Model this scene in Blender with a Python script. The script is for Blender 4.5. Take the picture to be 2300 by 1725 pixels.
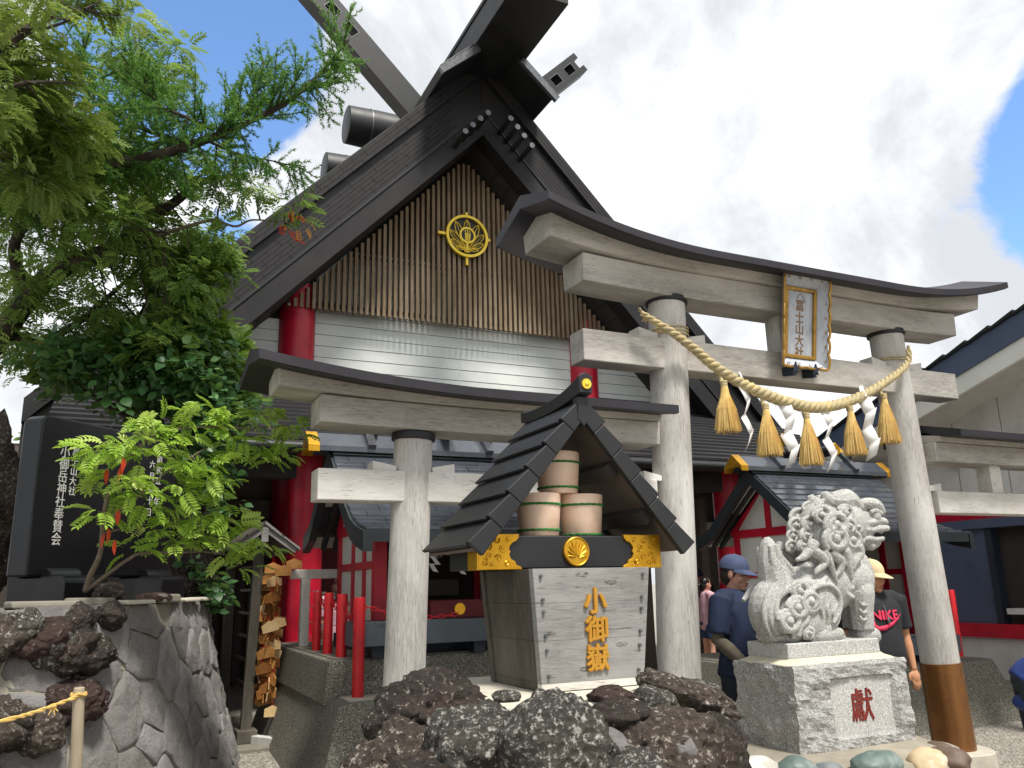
import bpy, bmesh, math, random
from mathutils import Vector, Matrix, Euler, noise
import numpy as np
for _o in list(bpy.data.objects): bpy.data.objects.remove(_o)
S = bpy.context.scene; COL = S.collection
R = math.radians
# ------------------------------------------------------------------ camera
YAW, PIT, ROL = R(64.634), R(13.648), R(-1.371)
cam = bpy.data.cameras.new('camera'); camo = bpy.data.objects.new('camera', cam); COL.objects.link(camo)
_f = Vector((math.cos(YAW)*math.cos(PIT), math.sin(YAW)*math.cos(PIT), math.sin(PIT)))
_r = Vector((math.sin(YAW), -math.cos(YAW), 0)); _u = _r.cross(_f)
_r2 = _r*math.cos(ROL)+_u*math.sin(ROL); _u2 = -_r*math.sin(ROL)+_u*math.cos(ROL)
camo.matrix_world = Matrix(((_r2.x,_u2.x,-_f.x,0),(_r2.y,_u2.y,-_f.y,0),(_r2.z,_u2.z,-_f.z,1.5),(0,0,0,1)))
cam.sensor_width = 36; cam.lens = 36*1860/2300; cam.clip_end = 3000; cam.clip_start = 0.05
S.camera = camo
# ------------------------------------------------------------------ sky, sun, exposure
SUN_EL, SUN_DIR = R(62), Vector((0.16,-0.987,0)).normalized()
w = bpy.data.worlds.new('World'); S.world = w; w.use_nodes = True
nt = w.node_tree; nt.nodes.clear()
def wn(t, **k):
    n = nt.nodes.new(t)
    for a, b in k.items(): setattr(n, a, b)
    return n
L = nt.links.new
sky = wn('ShaderNodeTexSky', sky_type='NISHITA'); sky.sun_disc = False
sky.sun_elevation = SUN_EL; sky.sun_rotation = math.atan2(SUN_DIR.x, SUN_DIR.y); sky.altitude = 2300
sky.air_density = 1.0; sky.dust_density = .4; sky.ozone_density = 2.0
tc = wn('ShaderNodeTexCoord')
def wmath(op, a, b=None, c=None):
    n = wn('ShaderNodeMath', operation=op)
    for i, v in enumerate((a, b, c)):
        if v is None: continue
        if isinstance(v, (int, float)): n.inputs[i].default_value = v
        else: L(v, n.inputs[i])
    return n.outputs[0]
def wnoise(scale, det, rough, off=(0,0,0), dist=0.0):
    m = wn('ShaderNodeMapping'); m.inputs['Location'].default_value = off; L(tc.outputs['Generated'], m.inputs['Vector'])
    n = wn('ShaderNodeTexNoise'); n.inputs['Scale'].default_value = scale; n.inputs['Detail'].default_value = det
    n.inputs['Roughness'].default_value = rough; n.inputs['Distortion'].default_value = dist; L(m.outputs[0], n.inputs['Vector']); return n.outputs['Fac']
def wdot(d):
    n = wn('ShaderNodeVectorMath', operation='DOT_PRODUCT'); L(tc.outputs['Generated'], n.inputs[0]); n.inputs[1].default_value = Vector(d).normalized(); return n.outputs['Value']
def wramp(x, a, b):
    n = wn('ShaderNodeMapRange', interpolation_type='SMOOTHSTEP'); L(x, n.inputs[0]); n.inputs[1].default_value = a; n.inputs[2].default_value = b; return n.outputs[0]
n1 = wnoise(3.2, 9, .62, (3.1, 1.7, .4), .25)
gap1 = wramp(wdot((0.034, 0.83, 0.557)), math.cos(R(9.5)), math.cos(R(4.5)))     # breaks in the cloud
gap2 = wramp(wdot((0.847, 0.374, 0.378)), math.cos(R(10)), math.cos(R(4)))
gap3 = wramp(wdot((0.09, 0.922, 0.376)), math.cos(R(4)), math.cos(R(1)))
n3 = wnoise(9.5, 10, .68, (1.3, 2.9, 6.1), .6)
cov = wmath('SUBTRACT', wmath('ADD', wmath('MULTIPLY', n1, 1.5), wmath('MULTIPLY', n3, .9)), .22)
for gp, k in ((gap1, 1.15), (gap2, 1.15), (gap3, .6)): cov = wmath('SUBTRACT', cov, wmath('MULTIPLY', gp, k))
mask = wramp(cov, .38, .72)
n2 = wmath('ADD', wmath('MULTIPLY', wnoise(2.6, 8, .6, (.7, 5.2, 2.2), .4), .86), wmath('MULTIPLY', n3, .14))
shade = wramp(n2, .35, .545)
cmix = wn('ShaderNodeMix', data_type='RGBA'); L(shade, cmix.inputs['Factor'])
cmix.inputs['A'].default_value = (4.1, 4.15, 4.2, 1); cmix.inputs['B'].default_value = (2.5, 2.6, 2.75, 1)
skc = wn('ShaderNodeMix', data_type='RGBA', blend_type='MULTIPLY'); skc.inputs['Factor'].default_value = 1
L(sky.outputs[0], skc.inputs['A']); skc.inputs['B'].default_value = (.9, 1.02, 1.08, 1)
smix = wn('ShaderNodeMix', data_type='RGBA'); L(mask, smix.inputs['Factor']); L(skc.outputs['Result'], smix.inputs['A']); L(cmix.outputs['Result'], smix.inputs['B'])
bg = wn('ShaderNodeBackground'); bg.inputs['Strength'].default_value = 0.15; L(smix.outputs['Result'], bg.inputs['Color'])
wo = wn('ShaderNodeOutputWorld'); L(bg.outputs[0], wo.inputs['Surface'])
sl = bpy.data.lights.new('sun', 'SUN'); sl.energy = 2.3; sl.angle = R(11); sl.color = (1, .955, .88)
slo = bpy.data.objects.new('sun', sl); COL.objects.link(slo)
sd = Vector((SUN_DIR.x*math.cos(SUN_EL), SUN_DIR.y*math.cos(SUN_EL), math.sin(SUN_EL)))
slo.rotation_euler = sd.to_track_quat('Z', 'Y').to_euler(); slo.location = (0, -5, 20)
S.view_settings.view_transform = 'Standard'; S.view_settings.look = 'None'; S.view_settings.gamma = 1; S.view_settings.exposure = 1.05
S.view_settings.use_curve_mapping = False
try:
    S.cycles.use_denoising = True; S.cycles.denoiser = 'OPENIMAGEDENOISE'
    S.cycles.caustics_reflective = False; S.cycles.caustics_refractive = False; S.cycles.max_bounces = 6; S.cycles.diffuse_bounces = 4; S.cycles.glossy_bounces = 3; S.cycles.transparent_max_bounces = 8
except Exception: pass
# ------------------------------------------------------------------ helpers
def hx(s):
    s = s.lstrip('#'); c = [int(s[i:i+2], 16)/255 for i in (0, 2, 4)]
    return tuple(x/12.92 if x <= .04045 else ((x+.055)/1.055)**2.4 for x in c)+(1,)
def tag(o, label=None, cat=None, group=None, kind=None):
    if label: o['label'] = label
    if cat: o['category'] = cat
    if group: o['group'] = group
    if kind: o['kind'] = kind
    return o
def thing(name, loc, label, cat, group=None):
    o = bpy.data.objects.new(name, None); COL.objects.link(o); o.location = loc; o.empty_display_size = .1
    return tag(o, label, cat, group)
def origin(o):
    v = Vector((0,0,0))
    while o is not None: v += Vector(o.location); o = o.parent
    return v
def link(name, me, m=None, parent=None):
    o = bpy.data.objects.new(name, me); COL.objects.link(o)
    if m is not None and len(me.materials) == 0: me.materials.append(m)
    if parent is not None: o.parent = parent
    return o
class MB:
    def __init__(s): s.v = []; s.f = []
    def add(s, vs, fs, mat=None):
        b = len(s.v)
        if mat is not None: vs = [mat @ Vector(v) for v in vs]
        s.v += [tuple(v) for v in vs]; s.f += [tuple(i+b for i in f) for f in fs]; return s
    def box(s, x0, x1, y0, y1, z0, z1, mat=None):
        return s.add([(x0,y0,z0),(x1,y0,z0),(x1,y1,z0),(x0,y1,z0),(x0,y0,z1),(x1,y0,z1),(x1,y1,z1),(x0,y1,z1)],
                     [(0,3,2,1),(4,5,6,7),(0,1,5,4),(1,2,6,5),(2,3,7,6),(3,0,4,7)], mat)
    def hexa(s, p): return s.add(p, [(0,3,2,1),(4,5,6,7),(0,1,5,4),(1,2,6,5),(2,3,7,6),(3,0,4,7)])
    def bar(s, a, b, wd, ht, up=(0,0,1)):
        a = Vector(a); b = Vector(b); d = (b-a); l = d.length; d.normalize(); sd_ = d.cross(Vector(up)); sd_.normalize(); u = sd_.cross(d)
        m = Matrix((sd_, d, u)).transposed().to_4x4(); m.translation = a
        return s.box(-wd/2, wd/2, 0, l, -ht/2, ht/2, m)
    def poly(s, pts, plane, a0, a1):
        n = len(pts)
        def P(p, a): return {'XZ': (p[0], a, p[1]), 'YZ': (a, p[0], p[1]), 'XY': (p[0], p[1], a)}[plane]
        vs = [P(p, a0) for p in pts]+[P(p, a1) for p in pts]
        fs = [tuple(range(n)), tuple(range(2*n-1, n-1, -1))]+[(i, n+i, n+(i+1) % n, (i+1) % n) for i in range(n)]
        return s.add(vs, fs)
    def loft(s, rings, cap=True, closed=True):
        n = len(rings[0]); vs = [p for r_ in rings for p in r_]; fs = []
        for k in range(len(rings)-1):
            for i in range(n if closed else n-1):
                j = (i+1) % n; fs.append((k*n+i, k*n+j, (k+1)*n+j, (k+1)*n+i))
        if cap: fs.append(tuple(range(n-1, -1, -1))); fs.append(tuple(range((len(rings)-1)*n, len(rings)*n)))
        return s.add(vs, fs)
    def tube(s, pts, rad, n=8, cap=True, sq=None):
        pts = [Vector(p) for p in pts]
        if not hasattr(rad, '__len__'): rad = [rad]*len(pts)
        rings = []; t0 = (pts[1]-pts[0]).normalized(); ref = Vector((0,0,1)) if abs(t0.z) < .9 else Vector((1,0,0)); nrm = t0.cross(ref).normalized()
        for i, p in enumerate(pts):
            t = (pts[min(i+1, len(pts)-1)]-pts[max(i-1, 0)]).normalized()
            nrm = (nrm-t*nrm.dot(t)); nrm = nrm.normalized() if nrm.length > 1e-6 else t.orthogonal().normalized(); bn = t.cross(nrm)
            rings.append([tuple(p+(nrm*math.cos(a)+bn*math.sin(a))*rad[i]) for a in [2*math.pi*k/n for k in range(n)]])
        return s.loft(rings, cap)
    def lathe(s, prof, c=(0,0,0), n=24, cap=True):
        rings = [[(c[0]+r_*math.cos(2*math.pi*k/n), c[1]+r_*math.sin(2*math.pi*k/n), c[2]+z) for k in range(n)] for r_, z in prof]
        return s.loft(rings, cap)
    def ell(s, c, r, rot=None, nu=12, nv=8):
        vs = []; fs = []; m = Matrix.Translation(c) @ ((rot.to_matrix() if isinstance(rot, Euler) else rot).to_4x4() if rot is not None else Matrix.Identity(4))
        vs.append((0,0,r[2]))
        for i in range(1, nv):
            th = math.pi*i/nv
            for j in range(nu):
                ph = 2*math.pi*j/nu; vs.append((r[0]*math.sin(th)*math.cos(ph), r[1]*math.sin(th)*math.sin(ph), r[2]*math.cos(th)))
        vs.append((0,0,-r[2])); e = len(vs)-1
        for j in range(nu): fs.append((0, 1+j, 1+(j+1) % nu)); fs.append((e, 1+(nv-2)*nu+(j+1) % nu, 1+(nv-2)*nu+j))
        for i in range(nv-2):
            for j in range(nu): a = 1+i*nu; fs.append((a+j, a+nu+j, a+nu+(j+1) % nu, a+(j+1) % nu))
        return s.add(vs, fs, m)
    def mesh(s, name, org=(0,0,0)):
        me = bpy.data.meshes.new(name); o = Vector(org)
        me.from_pydata([tuple(Vector(v)-o) for v in s.v], [], s.f); me.update(); return me
    def build(s, name, m, parent=None, smooth=False, bev=0, fix=True, loc=None):
        """verts are world coordinates"""
        org = origin(parent) if parent is not None else (Vector(loc) if loc is not None else Vector((0,0,0)))
        me = s.mesh(name, org)
        if fix:
            b = bmesh.new(); b.from_mesh(me); bmesh.ops.recalc_face_normals(b, faces=b.faces); b.to_mesh(me); b.free()
        o = link(name, me, m, parent)
        if parent is None and loc is not None: o.location = loc
        if smooth:
            me.polygons.foreach_set('use_smooth', [True]*len(me.polygons))
            me.set_sharp_from_angle(angle=R(40 if smooth is True else smooth))
        if bev:
            b = o.modifiers.new('bevel', 'BEVEL'); b.width = bev; b.segments = 2; b.limit_method = 'ANGLE'; b.angle_limit = R(35)
        return o
def npmesh(name, V, F, m, parent=None, smooth=False, attr=None):
    """numpy verts (world) and equal-size faces -> object"""
    org = np.array(origin(parent)) if parent is not None else np.zeros(3)
    V = np.asarray(V, dtype=np.float32)-org.astype(np.float32); F = np.asarray(F, dtype=np.int32); k = F.shape[1]
    me = bpy.data.meshes.new(name); me.vertices.add(len(V)); me.vertices.foreach_set('co', V.ravel())
    me.loops.add(F.size); me.loops.foreach_set('vertex_index', F.ravel()); me.polygons.add(len(F))
    me.polygons.foreach_set('loop_start', np.arange(0, F.size, k, dtype=np.int32)); me.polygons.foreach_set('loop_total', np.full(len(F), k, dtype=np.int32))
    if smooth: me.polygons.foreach_set('use_smooth', np.ones(len(F), dtype=bool))
    if attr is not None:
        a = me.attributes.new('tone', 'FLOAT', 'POINT'); a.data.foreach_set('value', np.asarray(attr, dtype=np.float32))
    me.update(calc_edges=True); me.validate()
    return link(name, me, m, parent)
_fontc = {}
def textmesh(ch, size=1.0, extrude=.01, bold=0.0, res=2):
    """one or more characters, centred on their own box, in local XY, depth along Z"""
    key = (ch, size, extrude, bold)
    if key in _fontc: return _fontc[key]
    cu = bpy.data.curves.new('glyph', 'FONT'); cu.body = ch; cu.size = size; cu.extrude = extrude; cu.resolution_u = res
    o = bpy.data.objects.new('glyph', cu); COL.objects.link(o)
    dg = bpy.context.evaluated_depsgraph_get(); me = bpy.data.meshes.new_from_object(o.evaluated_get(dg))
    bpy.data.objects.remove(o); bpy.data.curves.remove(cu)
    vs = [v.co.copy() for v in me.vertices]; x0 = min(v.x for v in vs); x1 = max(v.x for v in vs); y0 = min(v.y for v in vs); y1 = max(v.y for v in vs)
    c = Vector(((x0+x1)/2, (y0+y1)/2, 0))
    V0 = [v-c for v in vs]; F0 = [tuple(p.vertices) for p in me.polygons]; V = []; F = []
    for i, (dx, dy) in enumerate([(0,0),(1,0),(-1,0),(0,1),(0,-1)] if bold else [(0,0)]):   # thicker strokes: shifted copies, each a hair deeper
        F += [tuple(q+len(V) for q in f) for f in F0]; V += [tuple(v+Vector((dx*bold, dy*bold, -.0004*i))) for v in V0]
    bpy.data.meshes.remove(me); _fontc[key] = (V, F); return V, F
def frame(o, xax, yax):
    x = Vector(xax).normalized(); y = Vector(yax); y = (y-x*y.dot(x)).normalized(); z = x.cross(y)
    m = Matrix((x, y, z)).transposed().to_4x4(); m.translation = Vector(o); return m
def text(name, ch, m4, size, mat, parent, extrude=.01, bold=0.0, sx=1.0, label=None):
    V, F = textmesh(ch, size, extrude, bold); b = MB(); b.add([(v[0]*sx, v[1], v[2]) for v in V], F, m4)
    o = b.build(name, mat, parent, fix=False)
    if label: o['label'] = label
    return o
# ------------------------------------------------------------------ materials
MAT = {}
def nodes(name):
    m = bpy.data.materials.new(name); m.use_nodes = True; t = m.node_tree; t.nodes.clear()
    out = t.nodes.new('ShaderNodeOutputMaterial'); b = t.nodes.new('ShaderNodeBsdfPrincipled'); t.links.new(b.outputs[0], out.inputs[0]); MAT[name] = m
    return m, t, b, out
def nn(t, ty, ins=None, **k):
    n = t.nodes.new(ty)
    for a, v in k.items(): setattr(n, a, v)
    for a, v in (ins or {}).items():
        if isinstance(v, bpy.types.NodeSocket): t.links.new(v, n.inputs[a])
        else: n.inputs[a].default_value = v
    return n
def coords(t, stretch=(1,1,1), co='Object', off=(0,0,0)):
    c = nn(t, 'ShaderNodeTexCoord'); mp = nn(t, 'ShaderNodeMapping', {'Vector': c.outputs[co], 'Scale': stretch, 'Location': off}); return mp.outputs[0]
def fac(t, v, scale, det=6, rough=.6, lo=.35, hi=.65, dist=0):
    n = nn(t, 'ShaderNodeTexNoise', {'Vector': v, 'Scale': scale, 'Detail': det, 'Roughness': rough, 'Distortion': dist})
    r = nn(t, 'ShaderNodeMapRange', {0: n.outputs['Fac'], 1: lo, 2: hi}); return r.outputs[0], n.outputs['Fac']
def mixc(t, f, a, b, bt='MIX'):
    n = nn(t, 'ShaderNodeMix', data_type='RGBA', blend_type=bt)
    if isinstance(f, (int, float)): n.inputs['Factor'].default_value = f
    else: t.links.new(f, n.inputs['Factor'])
    for k, x in (('A', a), ('B', b)):
        if isinstance(x, tuple): n.inputs[k].default_value = x
        else: t.links.new(x, n.inputs[k])
    return n.outputs['Result']
def bump(t, b, h, st=.3, d=.02):
    n = nn(t, 'ShaderNodeBump', {'Height': h, 'Strength': st, 'Distance': d}); t.links.new(n.outputs[0], b.inputs['Normal'])
def mk(name, c1, c2, scale=4, rough=.6, metal=0, stretch=(1,1,1), bs=None, bst=.3, bd=.01, lo=.3, hi=.7, spec=.5, dirt=None, dscale=1.2, det=6, r2=None, dlo=.5, dhi=.75):
    m, t, b, out = nodes(name); v = coords(t, stretch); f, raw = fac(t, v, scale, det, .62, lo, hi); c = mixc(t, f, hx(c1), hx(c2))
    v0 = coords(t)
    if dirt:
        fd, _ = fac(t, v0, dscale, 5, .65, dlo, dhi); c = mixc(t, fd, c, hx(dirt))
    t.links.new(c, b.inputs['Base Color']); b.inputs['Roughness'].default_value = rough; b.inputs['Metallic'].default_value = metal; b.inputs['Specular IOR Level'].default_value = spec
    if r2 is not None:
        fr, _ = fac(t, v0, 3, 5, .6, .3, .7); mr = nn(t, 'ShaderNodeMapRange', {0: fr, 3: rough, 4: r2}); t.links.new(mr.outputs[0], b.inputs['Roughness'])
    if bs:
        _, h = fac(t, v, bs, 8, .65); bump(t, b, h, bst, bd)
    return m
def mk_wood(name, c1, c2, c3, stretch, rough=.75, gs=14):
    """weathered timber: long grain streaks, soft blotches, fine checks"""
    m, t, b, out = nodes(name); v = coords(t, stretch); v0 = coords(t)
    wv = nn(t, 'ShaderNodeTexNoise', {'Vector': v, 'Scale': gs, 'Detail': 8, 'Roughness': .7, 'Distortion': 1.2}); r1 = nn(t, 'ShaderNodeMapRange', {0: wv.outputs['Fac'], 1: .36, 2: .66})
    c = mixc(t, r1.outputs[0], hx(c1), hx(c2)); f2, _ = fac(t, coords(t, tuple(x**.5 for x in stretch)), 1.6, 5, .6, .42, .68); c = mixc(t, f2, c, hx(c3))
    v3 = coords(t, tuple(x*1.0 for x in stretch), off=(3.3, 1.1, 7)); n3 = nn(t, 'ShaderNodeTexNoise', {'Vector': v3, 'Scale': gs*1.7, 'Detail': 4, 'Roughness': .5, 'Distortion': .5})
    r3 = nn(t, 'ShaderNodeMapRange', {0: n3.outputs['Fac'], 1: .63, 2: .70}); c = mixc(t, r3.outputs[0], c, mixc(t, .6, c, hx('#4a443c')))
    f4, _ = fac(t, coords(t, tuple(x**.3 for x in stretch), off=(9,4,2)), 2.3, 7, .7, .55, .8); c = mixc(t, f4, c, mixc(t, .45, c, hx('#6f685e')))
    t.links.new(c, b.inputs['Base Color']); b.inputs['Roughness'].default_value = rough; b.inputs['Specular IOR Level'].default_value = .3
    bump(t, b, wv.outputs['Fac'], .25, .006); return m
def mk_speck(name, base, base2, specks, vs=60, rough=.7, bst=.5, bd=.01, bscale=30, patch=2.0):
    """stone with visible grains: voronoi cells coloured at random"""
    m, t, b, out = nodes(name); v = coords(t); f, _ = fac(t, v, patch, 6, .65, .32, .68); c = mixc(t, f, hx(base), hx(base2))
    for i, (sc, col_, lo) in enumerate(specks):
        vo = nn(t, 'ShaderNodeTexVoronoi', {'Vector': coords(t, off=(i*3.7, i*1.3, i)), 'Scale': sc}); sp = nn(t, 'ShaderNodeSeparateColor', {0: vo.outputs['Color']})
        r = nn(t, 'ShaderNodeMapRange', {0: sp.outputs[0], 1: lo, 2: lo+.04}); c = mixc(t, r.outputs[0], c, hx(col_))
    t.links.new(c, b.inputs['Base Color']); b.inputs['Roughness'].default_value = rough
    nz = nn(t, 'ShaderNodeTexNoise', {'Vector': v, 'Scale': bscale, 'Detail': 9, 'Roughness': .7}); bump(t, b, nz.outputs['Fac'], bst, bd); return m
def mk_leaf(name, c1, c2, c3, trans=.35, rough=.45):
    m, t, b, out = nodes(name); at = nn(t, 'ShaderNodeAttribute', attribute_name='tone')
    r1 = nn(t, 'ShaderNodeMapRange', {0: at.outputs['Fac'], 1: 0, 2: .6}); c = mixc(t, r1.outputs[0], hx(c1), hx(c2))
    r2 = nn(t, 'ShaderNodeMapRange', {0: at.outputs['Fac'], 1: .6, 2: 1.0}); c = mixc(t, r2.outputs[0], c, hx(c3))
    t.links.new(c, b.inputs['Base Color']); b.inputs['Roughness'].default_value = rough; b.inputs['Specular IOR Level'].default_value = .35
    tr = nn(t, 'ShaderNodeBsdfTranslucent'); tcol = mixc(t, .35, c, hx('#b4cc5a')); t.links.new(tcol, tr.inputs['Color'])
    mx = nn(t, 'ShaderNodeMixShader', {0: trans, 1: b.outputs[0], 2: tr.outputs[0]}); t.links.new(mx.outputs[0], out.inputs[0]); return m
mk_wood('wood_x', '#b9b5ae', '#8d8881', '#ccc8c1', (.55, 6, 6), gs=16)
mk_wood('wood_z', '#c2bfba', '#948f89', '#d4d1cc', (5, 5, .45), gs=16)
mk_wood('wood_pale', '#d9d6cf', '#bdb8ae', '#e6e3dd', (.6, 6, 6))
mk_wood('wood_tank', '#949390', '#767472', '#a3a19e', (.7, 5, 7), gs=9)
def knots(name, stretch, sc, dark):
    m = MAT[name]; t = m.node_tree; b = next(n for n in t.nodes if n.type == 'BSDF_PRINCIPLED'); src = b.inputs['Base Color'].links[0].from_socket
    v = coords(t, stretch); nz = nn(t, 'ShaderNodeTexNoise', {'Vector': v, 'Scale': 9, 'Detail': 5}); vm = nn(t, 'ShaderNodeVectorMath', {0: v}, operation='ADD'); sc2 = nn(t, 'ShaderNodeVectorMath', {0: nz.outputs['Color']}, operation='SCALE'); sc2.inputs['Scale'].default_value = .06; t.links.new(sc2.outputs[0], vm.inputs[1])
    vo = nn(t, 'ShaderNodeTexVoronoi', {'Vector': vm.outputs[0], 'Scale': sc}); sp = nn(t, 'ShaderNodeSeparateColor', {0: vo.outputs['Color']}); on = nn(t, 'ShaderNodeMapRange', {0: sp.outputs[0], 1: .55, 2: .56})
    d = nn(t, 'ShaderNodeMapRange', {0: vo.outputs['Distance'], 1: .20, 2: .26, 3: 1, 4: 0}); wv_ = nn(t, 'ShaderNodeTexNoise', {'Vector': coords(t, (1, 1, 6)), 'Scale': 40, 'Detail': 4}); g = nn(t, 'ShaderNodeMapRange', {0: wv_.outputs['Fac'], 1: .4, 2: .62})
    f = nn(t, 'ShaderNodeMath', {0: d.outputs[0], 1: on.outputs[0]}, operation='MULTIPLY'); f2 = nn(t, 'ShaderNodeMath', {0: f.outputs[0], 1: g.outputs[0]}, operation='MULTIPLY')
    t.links.new(mixc(t, f2.outputs[0], src, hx(dark)), b.inputs['Base Color'])
knots('wood_tank', (3.2, 1, 9), 2.0, '#4c463e')
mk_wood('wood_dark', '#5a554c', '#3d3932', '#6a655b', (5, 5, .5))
mk_wood('wood_slat', '#988369', '#6d5b47', '#a4937b', (6, 6, .4))
mk_wood('wood_white', '#e8e6e1', '#cfccc4', '#f0efec', (3, 3, 3))
mk_wood('wood_ema', '#c98f4e', '#a5692f', '#dcb077', (4, 4, 4), gs=8)
mk_wood('wood_ema_dark', '#8f5c2a', '#70431c', '#b07c45', (4, 4, 4), gs=8)
mk_wood('wood_ema_pale', '#e8c995', '#d4ab6c', '#f2dcb4', (4, 4, 4), gs=8)
mk('roof_black', '#171719', '#222123', 3, .55, bs=60, bst=.15, bd=.004, r2=.4)
mk('roof_shingle', '#19191b', '#272527', 1.6, .66, bs=90, bst=.35, bd=.006, dirt='#343131', dscale=1.1, spec=.35)
mk('roof_glossy', '#3c4047', '#4d525a', 5, .22, bs=40, bst=.06, bd=.003, r2=.12, spec=.9)
mk('copper_dark', '#211f25', '#2f2c33', 4, .5, bs=40, bst=.12, bd=.004, spec=.4)
mk('soffit_dark', '#363331', '#45413e', 6, .8)
mk('metal_black', '#17181a', '#242527', 3, .45, bs=30, bst=.08, bd=.003, r2=.55)
mk('iron', '#7b7d80', '#5a5c60', 20, .4, metal=.6)
mk('red', '#b50f2a', '#ca1a38', 3, .42, bs=50, bst=.05, bd=.003, dirt='#8a1020', dscale=2)
mk('red_bright', '#c4141f', '#d8222c', 5, .5, bs=40, bst=.2, bd=.003, dirt='#9a1a1c', dscale=14)
mk('red_dark', '#5c0d18', '#701320', 4, .6, stretch=(6,6,.5))
mk('siding', '#e2e5e1', '#d8dcd8', 2, .85, spec=.0, bs=30, bst=.05, bd=.003, dirt='#c3c9c4', dscale=.8, dlo=.45, dhi=.85)
mk('plaster', '#dcdbd6', '#cfcec8', 3, .75, bs=40, bst=.08, bd=.004, dirt='#b9b8b0', dscale=1.4)
mk('paint_white', '#dfe0dd', '#cfd0cc', 3, .6, dirt='#aeb0ab', dscale=2.4)
mk('gold', '#d59a1e', '#e9b63a', 8, .32, metal=.75, bs=30, bst=.12, bd=.003, dirt='#a4701a', dscale=7)
mk('gold_old', '#a57d38', '#c0984c', 8, .42, metal=.6, bs=30, bst=.15, bd=.003, dirt='#7a5722', dscale=9)
mk('mortar_dark', '#827d75', '#6f6a63', 8, .92, bs=60, bst=.6, bd=.008, dirt='#5d5852', dscale=3)
mk('gold_pale', '#f0c92e', '#f6d95a', 6, .38, metal=.35, bs=30, bst=.05, bd=.002)
mk('gold_paint', '#bd8628', '#cc9838', 9, .5, metal=.25)
mk('bucket', '#f2d0b6', '#f5d8c1', 3, .5, bs=12, bst=.04, bd=.003, dirt='#d4a888', dscale=3)
mk('green_rope', '#1f6a2b', '#2f8538', 30, .7)
mk('straw', '#c4b690', '#a89a74', 26, .85, stretch=(1,1,1), bs=70, bst=.5, bd=.006, dirt='#d4bd85', dscale=9)
mk('straw_gold', '#e2c47e', '#cba660', 40, .8, stretch=(1,1,.15), dirt='#e8cb83', dscale=14)
mk('paper', '#eeeeec', '#e2e2e0', 6, .8)
mk('navy', '#46536a', '#505d74', 3, .5, dirt='#3a4457', dscale=1.5)
mk('navy_dark', '#1c2430', '#262f3d', 3, .55)
mk('grey_blue', '#5a646d', '#4c555e', 4, .55)
mk('teal_dark', '#23292d', '#2f363a', 4, .45)
mk('cream', '#e9eae0', '#dfe0d5', 3, .65)
mk('dark_room', '#2c2826', '#38322e', 4, .8)
mk('brown_wall', '#5a5149', '#6b6158', 4, .7)
mk('copper_brown', '#8f6238', '#6e4827', 2.2, .32, metal=.55, stretch=(5,5,.6), bs=9, bst=.05, bd=.004, dirt='#9c6a35', dscale=3)
mk('black_granite', '#121315', '#1a1b1d', 60, .2, spec=.4)
mk('mortar', '#a39c8d', '#8c8577', 8, .9, bs=60, bst=.5, bd=.008, dirt='#87806f', dscale=3)
mk('mortar_cream', '#d3ccb6', '#c2bba5', 8, .85, bs=60, bst=.25, bd=.004)
mk('concrete_pale', '#cfc9ba', '#bdb7a8', 5, .85, bs=60, bst=.3, bd=.004, dirt='#9a9484', dscale=2)
mk('concrete', '#8f8a7e', '#7a756a', 5, .88, bs=60, bst=.4, bd=.005, dirt='#5f5b52', dscale=1.6)
mk_speck('aggregate', '#6c6a60', '#57554c', [(150, '#908d80', .70), (150, '#45443e', .74), (190, '#807d71', .72), (170, '#b3b0a3', .92)], rough=.85, bst=.7, bd=.008, bscale=80)
mk_speck('gravel', '#8f8b82', '#7d786f', [(75, '#b9b5aa', .62), (75, '#4c4a45', .78), (110, '#a39a8c', .7), (90, '#d2cec4', .9)], rough=.9, bst=1.0, bd=.02, bscale=55)
mk_speck('granite', '#c2c1bd', '#b2b1ad', [(260, '#90908e', .72), (240, '#d9d8d4', .78), (330, '#6d6d6c', .92)], rough=.65, bst=.2, bd=.003, bscale=70)
mk_speck('granite_rough', '#adaca9', '#888784', [(210, '#7a7a78', .70), (200, '#c9c8c4', .74), (270, '#b9b8b4', .7)], rough=.82, bst=1.0, bd=.022, bscale=22, patch=9)
mk_speck('granite_statue', '#bcbcb7', '#92928d', [(260, '#8f8f8c', .72), (240, '#cfceca', .76), (330, '#686866', .93)], patch=6, rough=.8, bst=.12, bd=.003, bscale=90)
def mk_lava(name, c1, c2, c3, pale, thr, fs=42, bs_=1.0, bd_=.03):
    m, t, b, out = nodes(name); v = coords(t); f, _ = fac(t, v, 3, 7, .7, .35, .65); c = mixc(t, f, hx(c1), hx(c2)); f2, _ = fac(t, coords(t, off=(5,2,8)), 4.5, 6, .65, .55, .7); c = mixc(t, f2, c, hx(c3))
    nz = nn(t, 'ShaderNodeTexNoise', {'Vector': v, 'Scale': fs, 'Detail': 8, 'Roughness': .75}); r = nn(t, 'ShaderNodeMapRange', {0: nz.outputs['Fac'], 1: thr, 2: thr+.08}); c = mixc(t, r.outputs[0], c, hx(pale))
    vo = nn(t, 'ShaderNodeTexVoronoi', {'Vector': v, 'Scale': 34}); mt = nn(t, 'ShaderNodeMath', {0: vo.outputs['Distance'], 1: nz.outputs['Fac']}, operation='ADD')
    t.links.new(c, b.inputs['Base Color']); b.inputs['Roughness'].default_value = .95; b.inputs['Specular IOR Level'].default_value = .2; bump(t, b, nz.outputs['Fac'] if name.startswith('wall') else mt.outputs[0], bs_, bd_); return m
mk_lava('lava', '#484643', '#59554f', '#5e5851', '#c8c4bc', .53)
mk_lava('lava_dark', '#3a3532', '#4a423d', '#57463f', '#b3aa9e', .57)
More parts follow.
